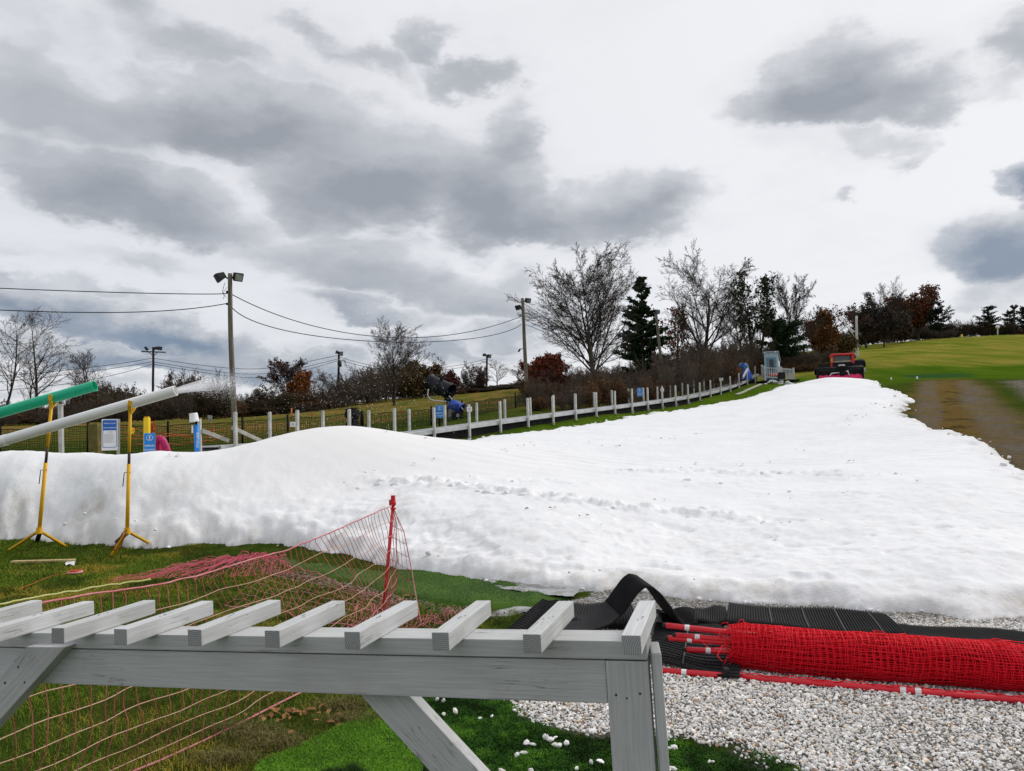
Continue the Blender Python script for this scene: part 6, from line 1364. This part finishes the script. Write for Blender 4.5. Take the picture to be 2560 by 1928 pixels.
yl = thing("white_lamp", W(2494, 842, 112), "small white globe lamp on the hill between distant trees", "lamp post"); L = np.array(yl.location); MB().tube([(0, 0, -.5), W(2494, 822, 112) - L], .08, 6).build("pole", M_POST, yl); MB().ball(W(2494, 818, 112) - L, .28).build("globe", M_SIGNW, yl)
def cable(pts, label, r=.012, n=40, twist=True):
    A1 = np.array([W(*p) for p in pts]); u = np.linspace(0, 1, len(A1)); uu = np.linspace(0, 1, n)
    P_ = np.stack([np.interp(uu, u, A1[:, k]) for k in range(3)], 1)
    if len(A1) > 2:                                               # smooth hanging curve through the points
        co = [np.polyfit(u, A1[:, k], min(len(A1) - 1, 3)) for k in range(3)]; P_ = np.stack([np.polyval(c, uu) for c in co], 1)
        P_ += (1 - uu)[:, None] * (A1[0] - P_[0]) + uu[:, None] * (A1[-1] - P_[-1])
    o = MB().tube(P_ - P_[0], r, 5).build("power_cable", M_CABLE); o.location = P_[0]; tag(o, label, "cable", "overhead cables"); return o
cable([(-300, 706, 23), (0, 716, 24.5), (190, 728, 25.5), (376, 736, 26.3), (556, 731, 26.9), (571, 733, 27)], "upper cable from the left edge to the tall light pole", .016)
cable([(-300, 758, 23), (0, 773, 24.5), (246, 784, 25.6), (420, 774, 26.4), (567, 759, 27)], "lower cable from the left edge to the tall light pole", .016)
cable([(579, 736, 27), (734, 793, 30), (893, 834, 33), (994, 846, 35.2), (1200, 827, 39.5), (1303, 791, 42)], "upper of two cables sagging between the two near light poles", .017)
cable([(579, 768, 27), (763, 831, 30.5), (980, 858, 35), (1200, 843, 39.5), (1304, 811, 42)], "lower of two cables sagging between the two near light poles", .017)
cable([(1311, 796, 42), (1375, 828, 44), (1500, 850, 48), (1640, 800, 52)], "upper cable running right from the second light pole into the bare tree", .016)
cable([(1312, 813, 42), (1372, 835, 44), (1500, 862, 48), (1641, 815, 52)], "lower cable running right from the second light pole into the bare tree", .016)
for k, (a, b_, c) in enumerate([(896, 923, 950), (905, 934, 967), (911, 956, 985)]): cable([(379, a, 70), (190, b_, 66), (-60, c - 6, 60)], ["top", "middle", "bottom"][k] + " cable running left from the crossarm pole", .022)
for k, (a, b_, c, d) in enumerate([(896, 921, 917, 889), (905, 933, 930, 898), (911, 941, 940, 902)]): cable([(384, a, 70), (579, b_, 70.6), (700, c, 71.2), (843, d, 72)], ["top", "middle", "bottom"][k] + " cable between the crossarm pole and the transformer pole", .022)
for k, (a, c) in enumerate([(893, 905), (900, 912)]): cable([(850, a, 72), (1040, a + 30, 82), (1217, c - 8, 92)], ["upper", "lower"][k] + " cable from the transformer pole to the far meadow pole", .022)
# ------------------------------------------------------------------ trees
def rot_about(v, k, a):
    k = k / (np.linalg.norm(k) + 1e-9); return v * math.cos(a) + np.cross(k, v) * math.sin(a) + k * (k @ v) * (1 - math.cos(a))
class Skel:
    def __init__(s, seed): s.r = random.Random(seed); s.seg = []; s.tips = []
    def branch(s, p, d, L, r, lvl, P):
        n = P['n'][lvl]; wig = P['wig'][lvl]; up = P['up'][lvl]; maxl = P['max']; last = lvl == maxl
        pts = [p]; ds = [d]; st = L / n; rad = [r]
        for k in range(n):
            d = d + np.array([s.r.gauss(0, wig), s.r.gauss(0, wig), s.r.gauss(0, wig) + up]); d = d / np.linalg.norm(d)
            p = p + d * st; pts.append(p); ds.append(d); rad.append(max(r * (1 - (P.get('taper0', P['taper']) if lvl == 0 else P['taper']) * (k + 1) / n), P.get('rmin', .0035)))
            s.seg.append((pts[-2], p, rad[-2], rad[-1], lvl))
        if last or lvl >= maxl - 1: s.tips.append((p, d, lvl))
        if last: return
        c = P['kids'][lvl]; t0 = P['t0'][lvl]
        for k in range(c):
            t = t0 + (1 - t0) * (k + s.r.random() * .8) / c; t = min(t, .995); i = t * n; a = int(i); f = i - a; q = pts[a] * (1 - f) + pts[a + 1] * f
            dd = ds[min(a + 1, n)]; ax = np.cross(dd, np.array([s.r.gauss(0, 1), s.r.gauss(0, 1), s.r.gauss(0, 1)]))
            nd = rot_about(dd, ax, R(s.r.uniform(*P['ang'][lvl]))); nd[2] += P.get('lift', .05); nd /= np.linalg.norm(nd)
            s.branch(q, nd, L * P['len'][lvl] * s.r.uniform(.7, 1.25) * (1 - .45 * t), max(rad[a] * P['rr'][lvl], P.get('rmin', .004)), lvl + 1, P)
def seg_mesh(mb, segs, mat=0, sides=None, lvl=None):
    S_ = [q for q in segs if lvl is None or q[4] in lvl]
    if not S_: return
    a = np.array([q[0] for q in S_]); b = np.array([q[1] for q in S_]); ra = np.array([q[2] for q in S_]); rb2 = np.array([q[3] for q in S_])
    d = b - a; d /= np.linalg.norm(d, axis=1)[:, None] + 1e-9; ref = np.where(np.abs(d[:, 2:3]) > .9, np.array([[1., 0, 0]]), np.array([[0, 0, 1.]])); u = np.cross(d, ref); u /= np.linalg.norm(u, axis=1)[:, None]; w = np.cross(d, u)
    n = sides or 3; an = np.arange(n) * 2 * math.pi / n; ring = np.cos(an)[None, :, None] * u[:, None] + np.sin(an)[None, :, None] * w[:, None]
    V = np.concatenate([a[:, None] + ring * ra[:, None, None], b[:, None] + ring * rb2[:, None, None]], 1).reshape(-1, 3); base = (np.arange(len(S_)) * 2 * n)[:, None]
    j = np.arange(n); F = np.stack([j, (j + 1) % n, n + (j + 1) % n, n + j], -1)[None] + base[:, :, None]
    mb.add(V, F.reshape(-1, 4), mat, True)
def leaf_quads(C, size, tints, seed, flat=.6):
    r_ = np.random.default_rng(seed); n = len(C); a = r_.normal(size=(n, 3)); a /= np.linalg.norm(a, axis=1)[:, None]; b = np.cross(a, r_.normal(size=(n, 3))); b /= np.linalg.norm(b, axis=1)[:, None]
    s_ = size * r_.uniform(.55, 1.4, (n, 1)); V = np.stack([C - a * s_, C + b * s_ * flat, C + a * s_, C - b * s_ * flat], 1).reshape(-1, 3); F = np.arange(n * 4).reshape(n, 4)
    col = np.repeat(np.concatenate([tints, np.ones((n, 1))], 1), 4, 0); return MB().add(V, F, 0, False, col)
def bark(name, c1, c2): return mixed(name, c1, c2, 3.0, .9, .1, stretch=(1, 1, .3))
M_BARK = bark("grey_bark", (.040, .033, .028), (.095, .080, .068)); M_BARKD = bark("dark_bark", (.032, .026, .021), (.075, .060, .048)); M_BARKB = bark("brown_bark", (.050, .032, .022), (.11, .075, .05))
M_TWIG = mixed("twig", (.040, .032, .027), (.085, .068, .056), .8, .9, .1); M_TWIGD = mixed("dark_twig", (.072, .056, .044), (.145, .112, .088), .8, .9, .1); M_TWIGB = mixed("rusty_twig", (.070, .036, .020), (.125, .070, .036), .8, .9, .1); M_BRUSH = mixed("brush_twig", (.085, .066, .050), (.155, .118, .088), .8, .9, .1)
M_LEAF = tinted("leaf", .8, .15)
VASE = dict(n=[3, 8, 5, 4, 3], wig=[.03, .055, .09, .12, .15], up=[0, .045, .05, .03, .02], max=4, taper=.78, rmin=.0085, kids=[10, 13, 8, 4], t0=[.25, .16, .15, .12], ang=[(6, 60), (22, 50), (25, 55), (25, 60)], len=[4.6, .40, .48, .55], rr=[.50, .5, .55, .65])
FINE = dict(n=[3, 8, 5, 4, 3], wig=[.03, .045, .08, .11, .15], up=[0, .04, .05, .04, .02], max=4, taper=.8, rmin=.0085, kids=[14, 14, 9, 4], t0=[.3, .18, .15, .12], ang=[(6, 62), (20, 44), (22, 48), (25, 55)], len=[3.4, .38, .46, .5], rr=[.42, .5, .55, .65])
ROUND = dict(n=[9, 8, 5, 4, 3], wig=[.045, .042, .06, .085, .11], up=[.01, .030, .022, .012, .0], max=4, taper=.80, taper0=.955, lift=.02, rmin=.0065, kids=[21, 12, 7, 6], t0=[.14, .12, .12, .1], ang=[(26, 66), (20, 46), (22, 50), (22, 55)], len=[.74, .42, .46, .55], rr=[.44, .46, .5, .6])
TALL = dict(rmin=.0075, n=[9, 5, 4, 3], wig=[.045, .08, .12, .15], up=[.02, .09, .05, .03], max=3, taper=.86, kids=[17, 8, 5], t0=[.28, .2, .2], ang=[(28, 60), (25, 55), (25, 60)], len=[.46, .5, .55], rr=[.45, .5, .6])
SHRUB = dict(n=[5, 4, 3, 2], wig=[.09, .12, .16, .2], up=[.05, .04, .03, .0], max=3, taper=.8, kids=[8, 5, 3], t0=[.15, .15, .1], ang=[(18, 50), (25, 60), (25, 65)], len=[.55, .55, .6], rr=[.6, .6, .7])
def fit(V0, H, Wd):
    "scale factors that bring a skeleton to a height and crown width"
    z1 = np.percentile(V0[:, 2], 99.7); w = np.percentile(np.abs(V0[:, 0]), 97) * 2; return Wd / w, Wd / w, H / z1
def make_tree(name, label, px, topy, D, wpx, P=VASE, seed=1, mats=(None, None), trunk=.14, r0=None, leaves=None, cat="tree", group="trees around the slope", lean=(0, 0), base_drop=.15, basepx=None, nstem=1, basez=None):
    tp = W(px, topy, D); bp = W(basepx if basepx is not None else px, topy, D); g0 = gz(bp[0], bp[1]) if basez is None else basez; H = tp[2] - g0; Wd = wpx * D / FPX; r0 = r0 or H * .026
    sk = Skel(seed)
    for k in range(nstem):
        a = 2 * math.pi * k / max(1, nstem) + seed; off = np.array([math.cos(a), math.sin(a), 0]) * (r0 * 1.6 if nstem > 1 else 0)
        d = np.array([lean[0] + off[0] * .35 / max(r0, .01) * .3, lean[1] + off[1] * .1, 1.0]); d /= np.linalg.norm(d)
        sk.branch(off + np.array([0, 0, -base_drop]), d, H * (trunk if P not in (TALL, ROUND) else .94 if P is TALL else .86), r0, 0, P)
    pts = np.array([q[1] for q in sk.seg]); sx_, sy_, sz_ = fit(pts, H, Wd); sc = np.array([sx_, sx_, sz_])
    seg = [(q[0] * sc, q[1] * sc, q[2], q[3], q[4]) for q in sk.seg]
    o = thing(name, (bp[0], bp[1], g0), label, cat, group)
    nl = P['max']; m = MB(); seg_mesh(m, seg, 0, 6, (0, 1)); m.build("trunk", mats[0] or M_BARK, o)
    m = MB(); seg_mesh(m, seg, 0, 3, tuple(range(2, nl + 1))); m.build("crown", mats[1] or M_TWIG, o)
    if leaves:
        cols, prob, size, spread, zmin, per = leaves; r_ = np.random.default_rng(seed); tips = np.array([t_[0] * sc for t_ in sk.tips]); tips = tips[(r_.random(len(tips)) < prob) & (tips[:, 2] > zmin * H)]
        C = np.repeat(tips, per, 0) + r_.normal(0, spread, (len(tips) * per, 3)); cc = np.array(cols)[r_.integers(0, len(cols), len(C))] * r_.uniform(.5, 1.5, (len(C), 1)); lf_ = leaf_quads(C, size, cc, seed)
        lf_.build("foliage", M_LEAF, o)
    return o
def make_pine(name, label, px, topy, D, wpx, seed, tints, group="trees around the slope", gaps=.25, basepx=None, flat=False, n_whorl=22, dens=1.0, zlow=.06, cat="pine tree", basez=None):
    tp = W(px, topy, D); g0 = gz(tp[0], tp[1]) if basez is None else basez; H = tp[2] - g0; Rw = wpx * D / FPX / 2; r_ = np.random.default_rng(seed); o = thing(name, (tp[0], tp[1], g0), label, cat, group)
    m = MB(); m.tube([(0, 0, -.2), (.02 * H * r_.normal(), 0, H * .5), (0, 0, H * .98)], [H * .022, H * .015, H * .004], 8); m.build("trunk", M_BARKD, o)
    br = MB(); C = []; cc = []
    for k in range(n_whorl):
        f = zlow + (1 - zlow) * (k + .3 * r_.random()) / n_whorl; z = f * H
        prof = ((1 - f) ** .75 * (.55 + .45 * min(1, f * 4)) if not flat else (.35 + .65 * math.sin(min(1, f * 1.05) * math.pi) ** .7) * (1 if r_.random() > .3 else .45))
        for j in range(r_.integers(4, 7)):
            if r_.random() < gaps * .6: continue
            a = r_.uniform(0, 2 * math.pi); L = Rw * prof * r_.uniform(.6, 1.2) + .15; d = np.array([math.cos(a), math.sin(a), r_.uniform(-.15, .55)]); e = np.array([0, 0, z]) + d * L; e[2] += L * .12
            mid = np.array([0, 0, z]) + d * L * .55; mid[2] -= L * .04; br.tube([(0, 0, z), mid, e], [.02 + L * .01, .014, .006], 4, 0, True, False)
            nt = int((10 + L * 42) * dens); t_ = r_.uniform(.22, 1.02, nt); base = np.array([0, 0, z]) * (1 - t_)[:, None] + e * t_[:, None]; C.append(base + r_.normal(0, 1, (nt, 3)) * (np.array([.16, .16, .09]) * (.45 + .16 * L))); cc.append(np.array(tints)[r_.integers(0, len(tints), nt)] * r_.uniform(.5, 1.5, (nt, 1)))
    br.build("branch", M_BARKD, o)["kind"] = 'stuff'; C = np.concatenate(C); lf_ = leaf_quads(C, .14 * max(1, H / 9), np.concatenate(cc), seed, .38); lf_.build("foliage", M_LEAF, o); return o
GP_ = [(.022, .046, .018), (.032, .062, .022), (.014, .030, .012)]; RB = [(.16, .035, .018), (.11, .028, .016), (.20, .06, .025)]; OR = [(.30, .11, .02), (.22, .07, .018), (.16, .06, .02)]; BR = [(.11, .06, .03), (.08, .045, .025), (.15, .08, .035)]; OL = [(.10, .085, .025), (.07, .06, .02), (.13, .09, .03)]
# big bare trees by the conveyor
make_tree("bare_tree", "large bare tree with twin trunks and a wide crown right of the second light pole", 1446, 616, 47, 262, ROUND, 11, nstem=2, basepx=1474, r0=.16)
make_tree("bare_tree", "large bare tree with a rounded fan of limbs between the two dark evergreens", 1745, 612, 52, 250, ROUND, 23, r0=.20)
make_tree("bare_tree", "pale twiggy bare tree growing right behind the ivy darkened tree", 1960, 690, 58, 170, ROUND, 31, r0=.16)
make_tree("bare_tree", "bare grey tree half hidden left of the ivy darkened tree", 1850, 740, 62, 120, ROUND, 37, r0=.13)
make_tree("bare_tree", "bare tree rising from the left thicket beside the two sagging cables", 982, 806, 66, 175, ROUND, 41, (M_BARKD, M_TWIGD), r0=.16)
make_tree("bare_tree", "tall pale bare tree behind the dark rounded tree on the hill's edge", 2212, 702, 112, 96, ROUND, 43, (M_BARK, M_TWIG), trunk=.22)
make_tree("bare_tree", "slender bare tree with leaning limbs at the far left edge", 8, 765, 50, 170, TALL, 47, (M_BARKD, M_TWIGD), lean=(.22, 0), r0=.10)
make_tree("bare_tree", "tall bare tree with ascending limbs above the green pipe", 112, 768, 52, 150, TALL, 53, (M_BARKD, M_TWIGD), lean=(.06, 0), r0=.12, basepx=98)
make_tree("bare_tree", "thin bare tree left of the tall one above the green pipe", 70, 862, 54, 110, TALL, 59, (M_BARKD, M_TWIGD), r0=.08)
make_tree("bare_tree", "twin topped bare tree between the green pipe's end and the crossarm pole", 232, 868, 60, 100, TALL, 61, (M_BARKD, M_TWIGD), nstem=2, r0=.09)
make_tree("bare_tree", "rounded bare tree with sparse red leaf tips left of the transformer pole", 716, 896, 82, 110, ROUND, 67, (M_BARKD, M_TWIGD), leaves=([(.07, .03, .025)], .30, .10, .1, .5, 1))
make_tree("bare_tree", "small bare tree close to the right of the transformer pole", 806, 916, 78, 66, TALL, 71, (M_BARKD, M_TWIGD))
for k, (px, ty, w, lab) in enumerate([(1118, 886, 76, "bare tree in the far row behind the black snow gun"), (1166, 905, 60, "bare tree in the far row left of the far light pole"), (1240, 896, 66, "bare tree in the far row right of the far light pole"), (1204, 912, 56, "bare tree in the far row right behind the far light pole"), (1294, 902, 52, "bare tree in the far row just left of the second light pole"), (1080, 918, 60, "low bare tree in the far row left of the black snow gun")]):
    make_tree("bare_tree", lab, px, ty, 96 + 3 * (k % 3), w, VASE if k % 2 else TALL, 80 + k, (M_BARKD, M_TWIGD), leaves=([(.075, .03, .025)], .12, .12, .1, .3, 1) if k % 3 == 0 else None)
# leafy ones
make_tree("oak_tree", "red brown oak still in leaf beside the second light pole", 1368, 884, 78, 104, VASE, 91, (M_BARKD, M_TWIGD), leaves=(RB, .75, .13, .14, .2, 3))
make_tree("oak_tree", "dark red oak in the far row above the black snow gun", 1122, 930, 88, 66, VASE, 93, (M_BARKD, M_TWIGD), leaves=([(.08, .02, .016), (.06, .025, .02)], .8, .14, .14, .15, 3))
make_tree("oak_tree", "large rust coloured oak on the hill's edge left of the black pine", 2288, 712, 114, 104, VASE, 95, (M_BARKD, M_TWIGD), trunk=.2, leaves=(RB + BR, .8, .17, .22, .28, 4))
make_tree("oak_tree", "reddish bare oak with scattered leaves behind the orange shrub", 2090, 760, 100, 110, TALL, 97, (M_BARKD, M_TWIGD), leaves=([(.10, .02, .03), (.09, .03, .02)], .55, .14, .2, .55, 2))
make_tree("oak_tree", "small oak with dark red leaf tufts left of the orange shrub", 2040, 790, 104, 74, TALL, 99, (M_BARKD, M_TWIGD), leaves=([(.09, .02, .03)], .5, .13, .2, .5, 2))
make_tree("oak_tree", "russet leaved tree between the pine and the rounded fan tree", 1690, 770, 64, 62, TALL, 101, (M_BARKB, M_TWIGB), leaves=(RB, .6, .11, .14, .3, 2))
make_tree("dark_tree", "dense dark rounded tree behind the slim white pole", 2158, 738, 104, 74, FINE, 103, (M_BARKD, M_TWIGD), trunk=.3, leaves=([(.050, .040, .034), (.07, .055, .045)], .6, .13, .18, .35, 2))
make_tree("dark_tree", "dark twiggy tree with a broad trunk right of the slim white pole", 2205, 770, 102, 80, FINE, 107, (M_BARKD, M_TWIGD), trunk=.3, leaves=([(.055, .044, .038)], .7, .14, .2, .2, 2))
make_tree("dark_tree", "dark brown tree between the rust oak and the pale bare tree", 2252, 790, 108, 60, FINE, 109, (M_BARKD, M_TWIGD), leaves=([(.07, .045, .035)], .6, .14, .2, .1, 2))
make_tree("ivy_tree", "ragged tree with dark ivy clumps on its upper limbs left of the booth", 1882, 684, 54, 96, TALL, 113, (M_BARKD, M_TWIGD), nstem=2, r0=.13, leaves=(GP_ + [(.03, .03, .014)], .55, .10, .13, .42, 3))
make_tree("orange_shrub", "tall orange brown leafy shrub left of the red groomer", 2062, 785, 66, 60, FINE, 127, (M_BARKB, M_TWIGB), leaves=([(.14, .055, .018), (.09, .04, .018), (.19, .09, .022)], 1.0, .10, .14, .05, 4), cat="shrub")
make_tree("orange_shrub", "round olive brown shrub at the foot of the tall orange one", 2105, 838, 70, 66, SHRUB, 128, (M_BARKB, M_TWIGB), nstem=7, trunk=.7, leaves=([(.12, .075, .03), (.09, .065, .025)], 1.0, .09, .12, .05, 3), cat="shrub")
make_tree("orange_tree", "bright orange leaved tree left of the transformer pole", 755, 931, 80, 56, VASE, 131, (M_BARKB, M_TWIGB), leaves=(OR, .9, .13, .16, .1, 3))
make_tree("olive_tree", "olive brown leafy tree right of the bare tree in the thicket", 1052, 908, 76, 84, VASE, 133, (M_BARKD, M_TWIGD), leaves=(OL + BR, .9, .13, .18, .1, 4))
make_pine("pine_tree", "tall dark pine behind the leaning pale pole", 1604, 690, 55, 145, 141, GP_, n_whorl=30, dens=2.6, gaps=.45)
make_pine("pine_tree", "low dark evergreen spreading behind the operator booth", 1945, 800, 55, 110, 143, GP_, n_whorl=14, dens=1.5, flat=True, zlow=.3)
make_pine("pine_tree", "black layered pine right of the rust coloured oak", 2346, 756, 112, 62, 145, [(.012, .022, .016), (.016, .03, .02)], flat=True, n_whorl=16, dens=1.1, zlow=.2)
make_pine("pine_tree", "flat topped pine on the hill left of the white globe lamp", 2470, 766, 118, 50, 147, [(.012, .024, .016), (.018, .034, .02)], flat=True, n_whorl=13, dens=1.1, zlow=.3)
make_pine("pine_tree", "dark pine on the hill beside the forked lamp post", 2522, 778, 122, 36, 149, [(.012, .024, .018)], flat=True, n_whorl=12, dens=1.0, zlow=.25)
make_pine("pine_tree", "dark pine cut by the right edge of the hilltop", 2562, 770, 118, 46, 151, [(.012, .026, .018)], flat=True, n_whorl=13, dens=1.0, zlow=.25)
# shrubs: a few kinds, copied
def shrub_kind(seed, n, mt, mc, leaves=None):
    sk = Skel(seed); r_ = random.Random(seed)
    for k in range(n):
        a = r_.uniform(0, 6.28); d = np.array([math.cos(a) * r_.uniform(.1, .75), math.sin(a) * r_.uniform(.1, .75), 1.0]); d /= np.linalg.norm(d); sk.branch(np.array([math.cos(a) * .12, math.sin(a) * .12, -.08]), d, r_.uniform(.55, 1.0), .012, 0, SHRUB)
    pts = np.array([q[1] for q in sk.seg]); z1 = np.percentile(pts[:, 2], 99.5); seg = [(q[0] / z1, q[1] / z1, max(q[2] / z1 * .55, .0040), max(q[3] / z1 * .55, .0034), q[4]) for q in sk.seg]
    m = MB(); seg_mesh(m, seg, 0, 3, (0, 1)); m.ball((0, 0, -.02), .17 / max(z1, .3) * .8, 0, 6, (1, 1, .5)); st_ = m.data("stem", [mt]); m = MB(); seg_mesh(m, seg, 0, 3, (2, 3)); tw = m.data("twigs", [mc]); lf_ = None
    if leaves:
        rr2 = np.random.default_rng(seed); tips = np.array([t_[0] / z1 for t_ in sk.tips]); tips = tips[rr2.random(len(tips)) < leaves[1]]; C = np.repeat(tips, leaves[3], 0) + rr2.normal(0, .03, (len(tips) * leaves[3], 3)); lf_ = leaf_quads(C, leaves[2], np.array(leaves[0])[rr2.integers(0, len(leaves[0]), len(C))] * rr2.uniform(.5, 1.5, (len(C), 1)), seed).data("foliage", [M_LEAF])
    return st_, tw, lf_, seg
KG = shrub_kind(201, 13, M_BARK, M_BRUSH); KG2 = shrub_kind(203, 15, M_BARKD, M_TWIGD); KB = shrub_kind(205, 13, M_BARKB, M_TWIGB, ([(.13, .07, .032), (.09, .055, .03), (.17, .095, .04)], .75, .022, 2)); KO = shrub_kind(207, 12, M_BARKB, M_TWIGB, (OL, .9, .022, 3)); KR = shrub_kind(209, 13, M_BARKD, M_TWIGD, ([(.09, .018, .014), (.06, .016, .012)], .9, .024, 3)); KD = shrub_kind(211, 14, M_BARKD, M_TWIGD, ([(.060, .048, .026), (.085, .062, .034)], .9, .024, 3)); KY = shrub_kind(213, 12, M_BARKB, M_TWIGB, ([(.14, .11, .035), (.10, .07, .03)], .8, .020, 2))
def put(kind, px, topy, D, wpx, label, group, gd=0.0):
    tp = W(px, topy, D); g0 = gz(tp[0], tp[1]); H = max(.5, tp[2] - g0); Wd = wpx * D / FPX
    o = thing("shrub", (tp[0], tp[1], g0 - .05), label, "shrub", group, rz=random.uniform(0, 6.28)); o.scale = (Wd / 1.25, Wd / 1.25, H)
    for nm, d in (("stem", kind[0]), ("crown", kind[1]), ("foliage", kind[2])):
        if d is None: continue
        c = bpy.data.objects.new(nm, d); COL.objects.link(c); c.parent = o
    return o
rs = random.Random(5)
LB = [("bare grey brown shrub in the thicket behind the conveyor lift", "shrubs in the thicket behind the conveyor"), ("brown leafed shrub low in the thicket behind the conveyor lift", "leafy shrubs behind the conveyor")]
def topline(px, tab): return float(np.interp(px, [t_[0] for t_ in tab], [t_[1] for t_ in tab]))
TL = [(1330, 945), (1400, 935), (1500, 900), (1560, 905), (1640, 890), (1720, 850), (1800, 845), (1900, 850), (1980, 865), (2040, 870), (2100, 872)]
for px in np.linspace(1335, 2085, 34):
    for row, D in ((0, 44), (1, 52)):
        ci = float(np.interp(px, CVPX, range(21))); D = CV0 + CVY * min(ci, 21) + (2.2 if row == 0 else 8 + max(0, (px - 1850) * .05)) + rs.uniform(0, 2.0); x_ = px + rs.uniform(-14, 14); ty = topline(x_, TL) + (42 if row == 0 else 8) + rs.uniform(-16, 20); k = rs.choice([KG, KG, KG, KB, KB] if row == 0 else [KG, KG, KG2, KG])
        if px > 1880 and row == 0: D += 8; k = rs.choice([KO, KB, KB, KO])
        i = 1 if k in (KB, KO) else 0; put(k, x_, ty, D, rs.uniform(60, 105), *LB[i])
for px in np.linspace(1325, 1480, 12): put(rs.choice([KO, KB, KY, KB]), px, rs.uniform(948, 975), rs.uniform(34, 38), rs.uniform(44, 70), "low rusty green brush at the fence beside the second light pole", "low brush by the second light pole")
put(KR, 1345, 925, 62, 90, "deep red shrub right of the second light pole", None); put(KR, 1400, 915, 60, 84, "dark red brown shrub left of the large twin trunked tree", None)
LL = ("bare dark shrub in the thicket along the far side of the meadow", "shrubs along the far side of the meadow")
TL2 = [(-60, 1010), (60, 1000), (160, 995), (230, 955), (290, 945), (340, 985), (400, 985), (440, 945), (475, 930), (500, 950), (540, 935), (575, 990), (640, 985), (760, 975), (830, 955), (900, 925), (950, 900), (1010, 920), (1060, 945), (1120, 955), (1200, 960), (1300, 955)]
for px in np.linspace(-40, 1315, 62):
    for row in (0, 1):
        D = float(np.interp(px, [0, 300, 600, 900, 1100, 1300], [50, 52, 60, 70, 86, 92])) + row * 9 + rs.uniform(-2, 2); x_ = px + rs.uniform(-12, 12); ty = topline(x_, TL2) + (34 if row == 0 else 4) + rs.uniform(-14, 16); k = rs.choice([KG2, KG2, KG2, KG] if 780 < px < 1050 else [KG2, KG2, KD, KB])
        put(k, x_, ty, D, rs.uniform(64, 110), *LL)
put(KD, 690, 966, 62, 112, "dense dark olive bush left of the orange tree", None); put(KD, 648, 985, 60, 70, "small dark bush right behind the tall light pole", None); put(KB, 780, 1000, 66, 100, "reddish brown bush below the transformer pole", None)
put(KG2, 470, 925, 58, 120, "rounded dense dark shrub behind the tip of the white pipe", None); put(KG2, 536, 928, 58, 110, "rounded dense dark shrub left of the tall light pole", None)
for px in np.linspace(2150, 2580, 22): put(rs.choice([KG2, KD, KB]), px + rs.uniform(-8, 8), float(np.interp(px, [2150, 2300, 2370, 2420, 2500, 2580], [825, 800, 815, 800, 812, 805])) + rs.uniform(-8, 10), rs.uniform(119, 126), rs.uniform(40, 64), "dark bush in the far row along the hilltop", "bushes along the hilltop")
# the wood beyond, one dark mass of twigs
m = MB(); segs = []
def mass(px, topy, D, wpx, kind):
    tp = W(px, topy, D); g0 = gz(tp[0], tp[1]); H = max(.5, tp[2] - g0); Wd = wpx * D / FPX; a = rs.uniform(0, 6.28); ca, sa = math.cos(a), math.sin(a)
    M_ = np.array([[ca * Wd / 1.25, -sa * Wd / 1.25, 0], [sa * Wd / 1.25, ca * Wd / 1.25, 0], [0, 0, H]]); o_ = np.array([tp[0], tp[1], g0])
    sg = kind[3]; A1 = np.array([q[0] for q in sg]) @ M_.T + o_; B1 = np.array([q[1] for q in sg]) @ M_.T + o_; k_ = (H + Wd) / 2
    seg_mesh(m, [(A1[i], B1[i], sg[i][2] * k_ * 1.3, sg[i][3] * k_ * 1.5, 0) for i in range(len(sg))], 0, 3)
for px in np.linspace(-60, 1330, 46): mass(px, topline(px, TL2) + rs.uniform(8, 34), float(np.interp(px, [0, 300, 600, 900, 1100, 1300], [66, 68, 78, 90, 106, 112])), 110, rs.choice([KG2, KD]))
for px in np.linspace(1330, 2080, 40): mass(px, topline(px, TL) + rs.uniform(0, 26), rs.uniform(62, 74), 96, rs.choice([KG2, KD]))
for px in np.linspace(2040, 2380, 22): mass(px, float(np.interp(px, [2040, 2120, 2200, 2300, 2380], [835, 815, 805, 800, 815])) + rs.uniform(0, 16), rs.uniform(118, 130), 60, rs.choice([KG2, KD]))
wd = m.build("distant_woods", M_TWIGD); tag(wd, kind='stuff')
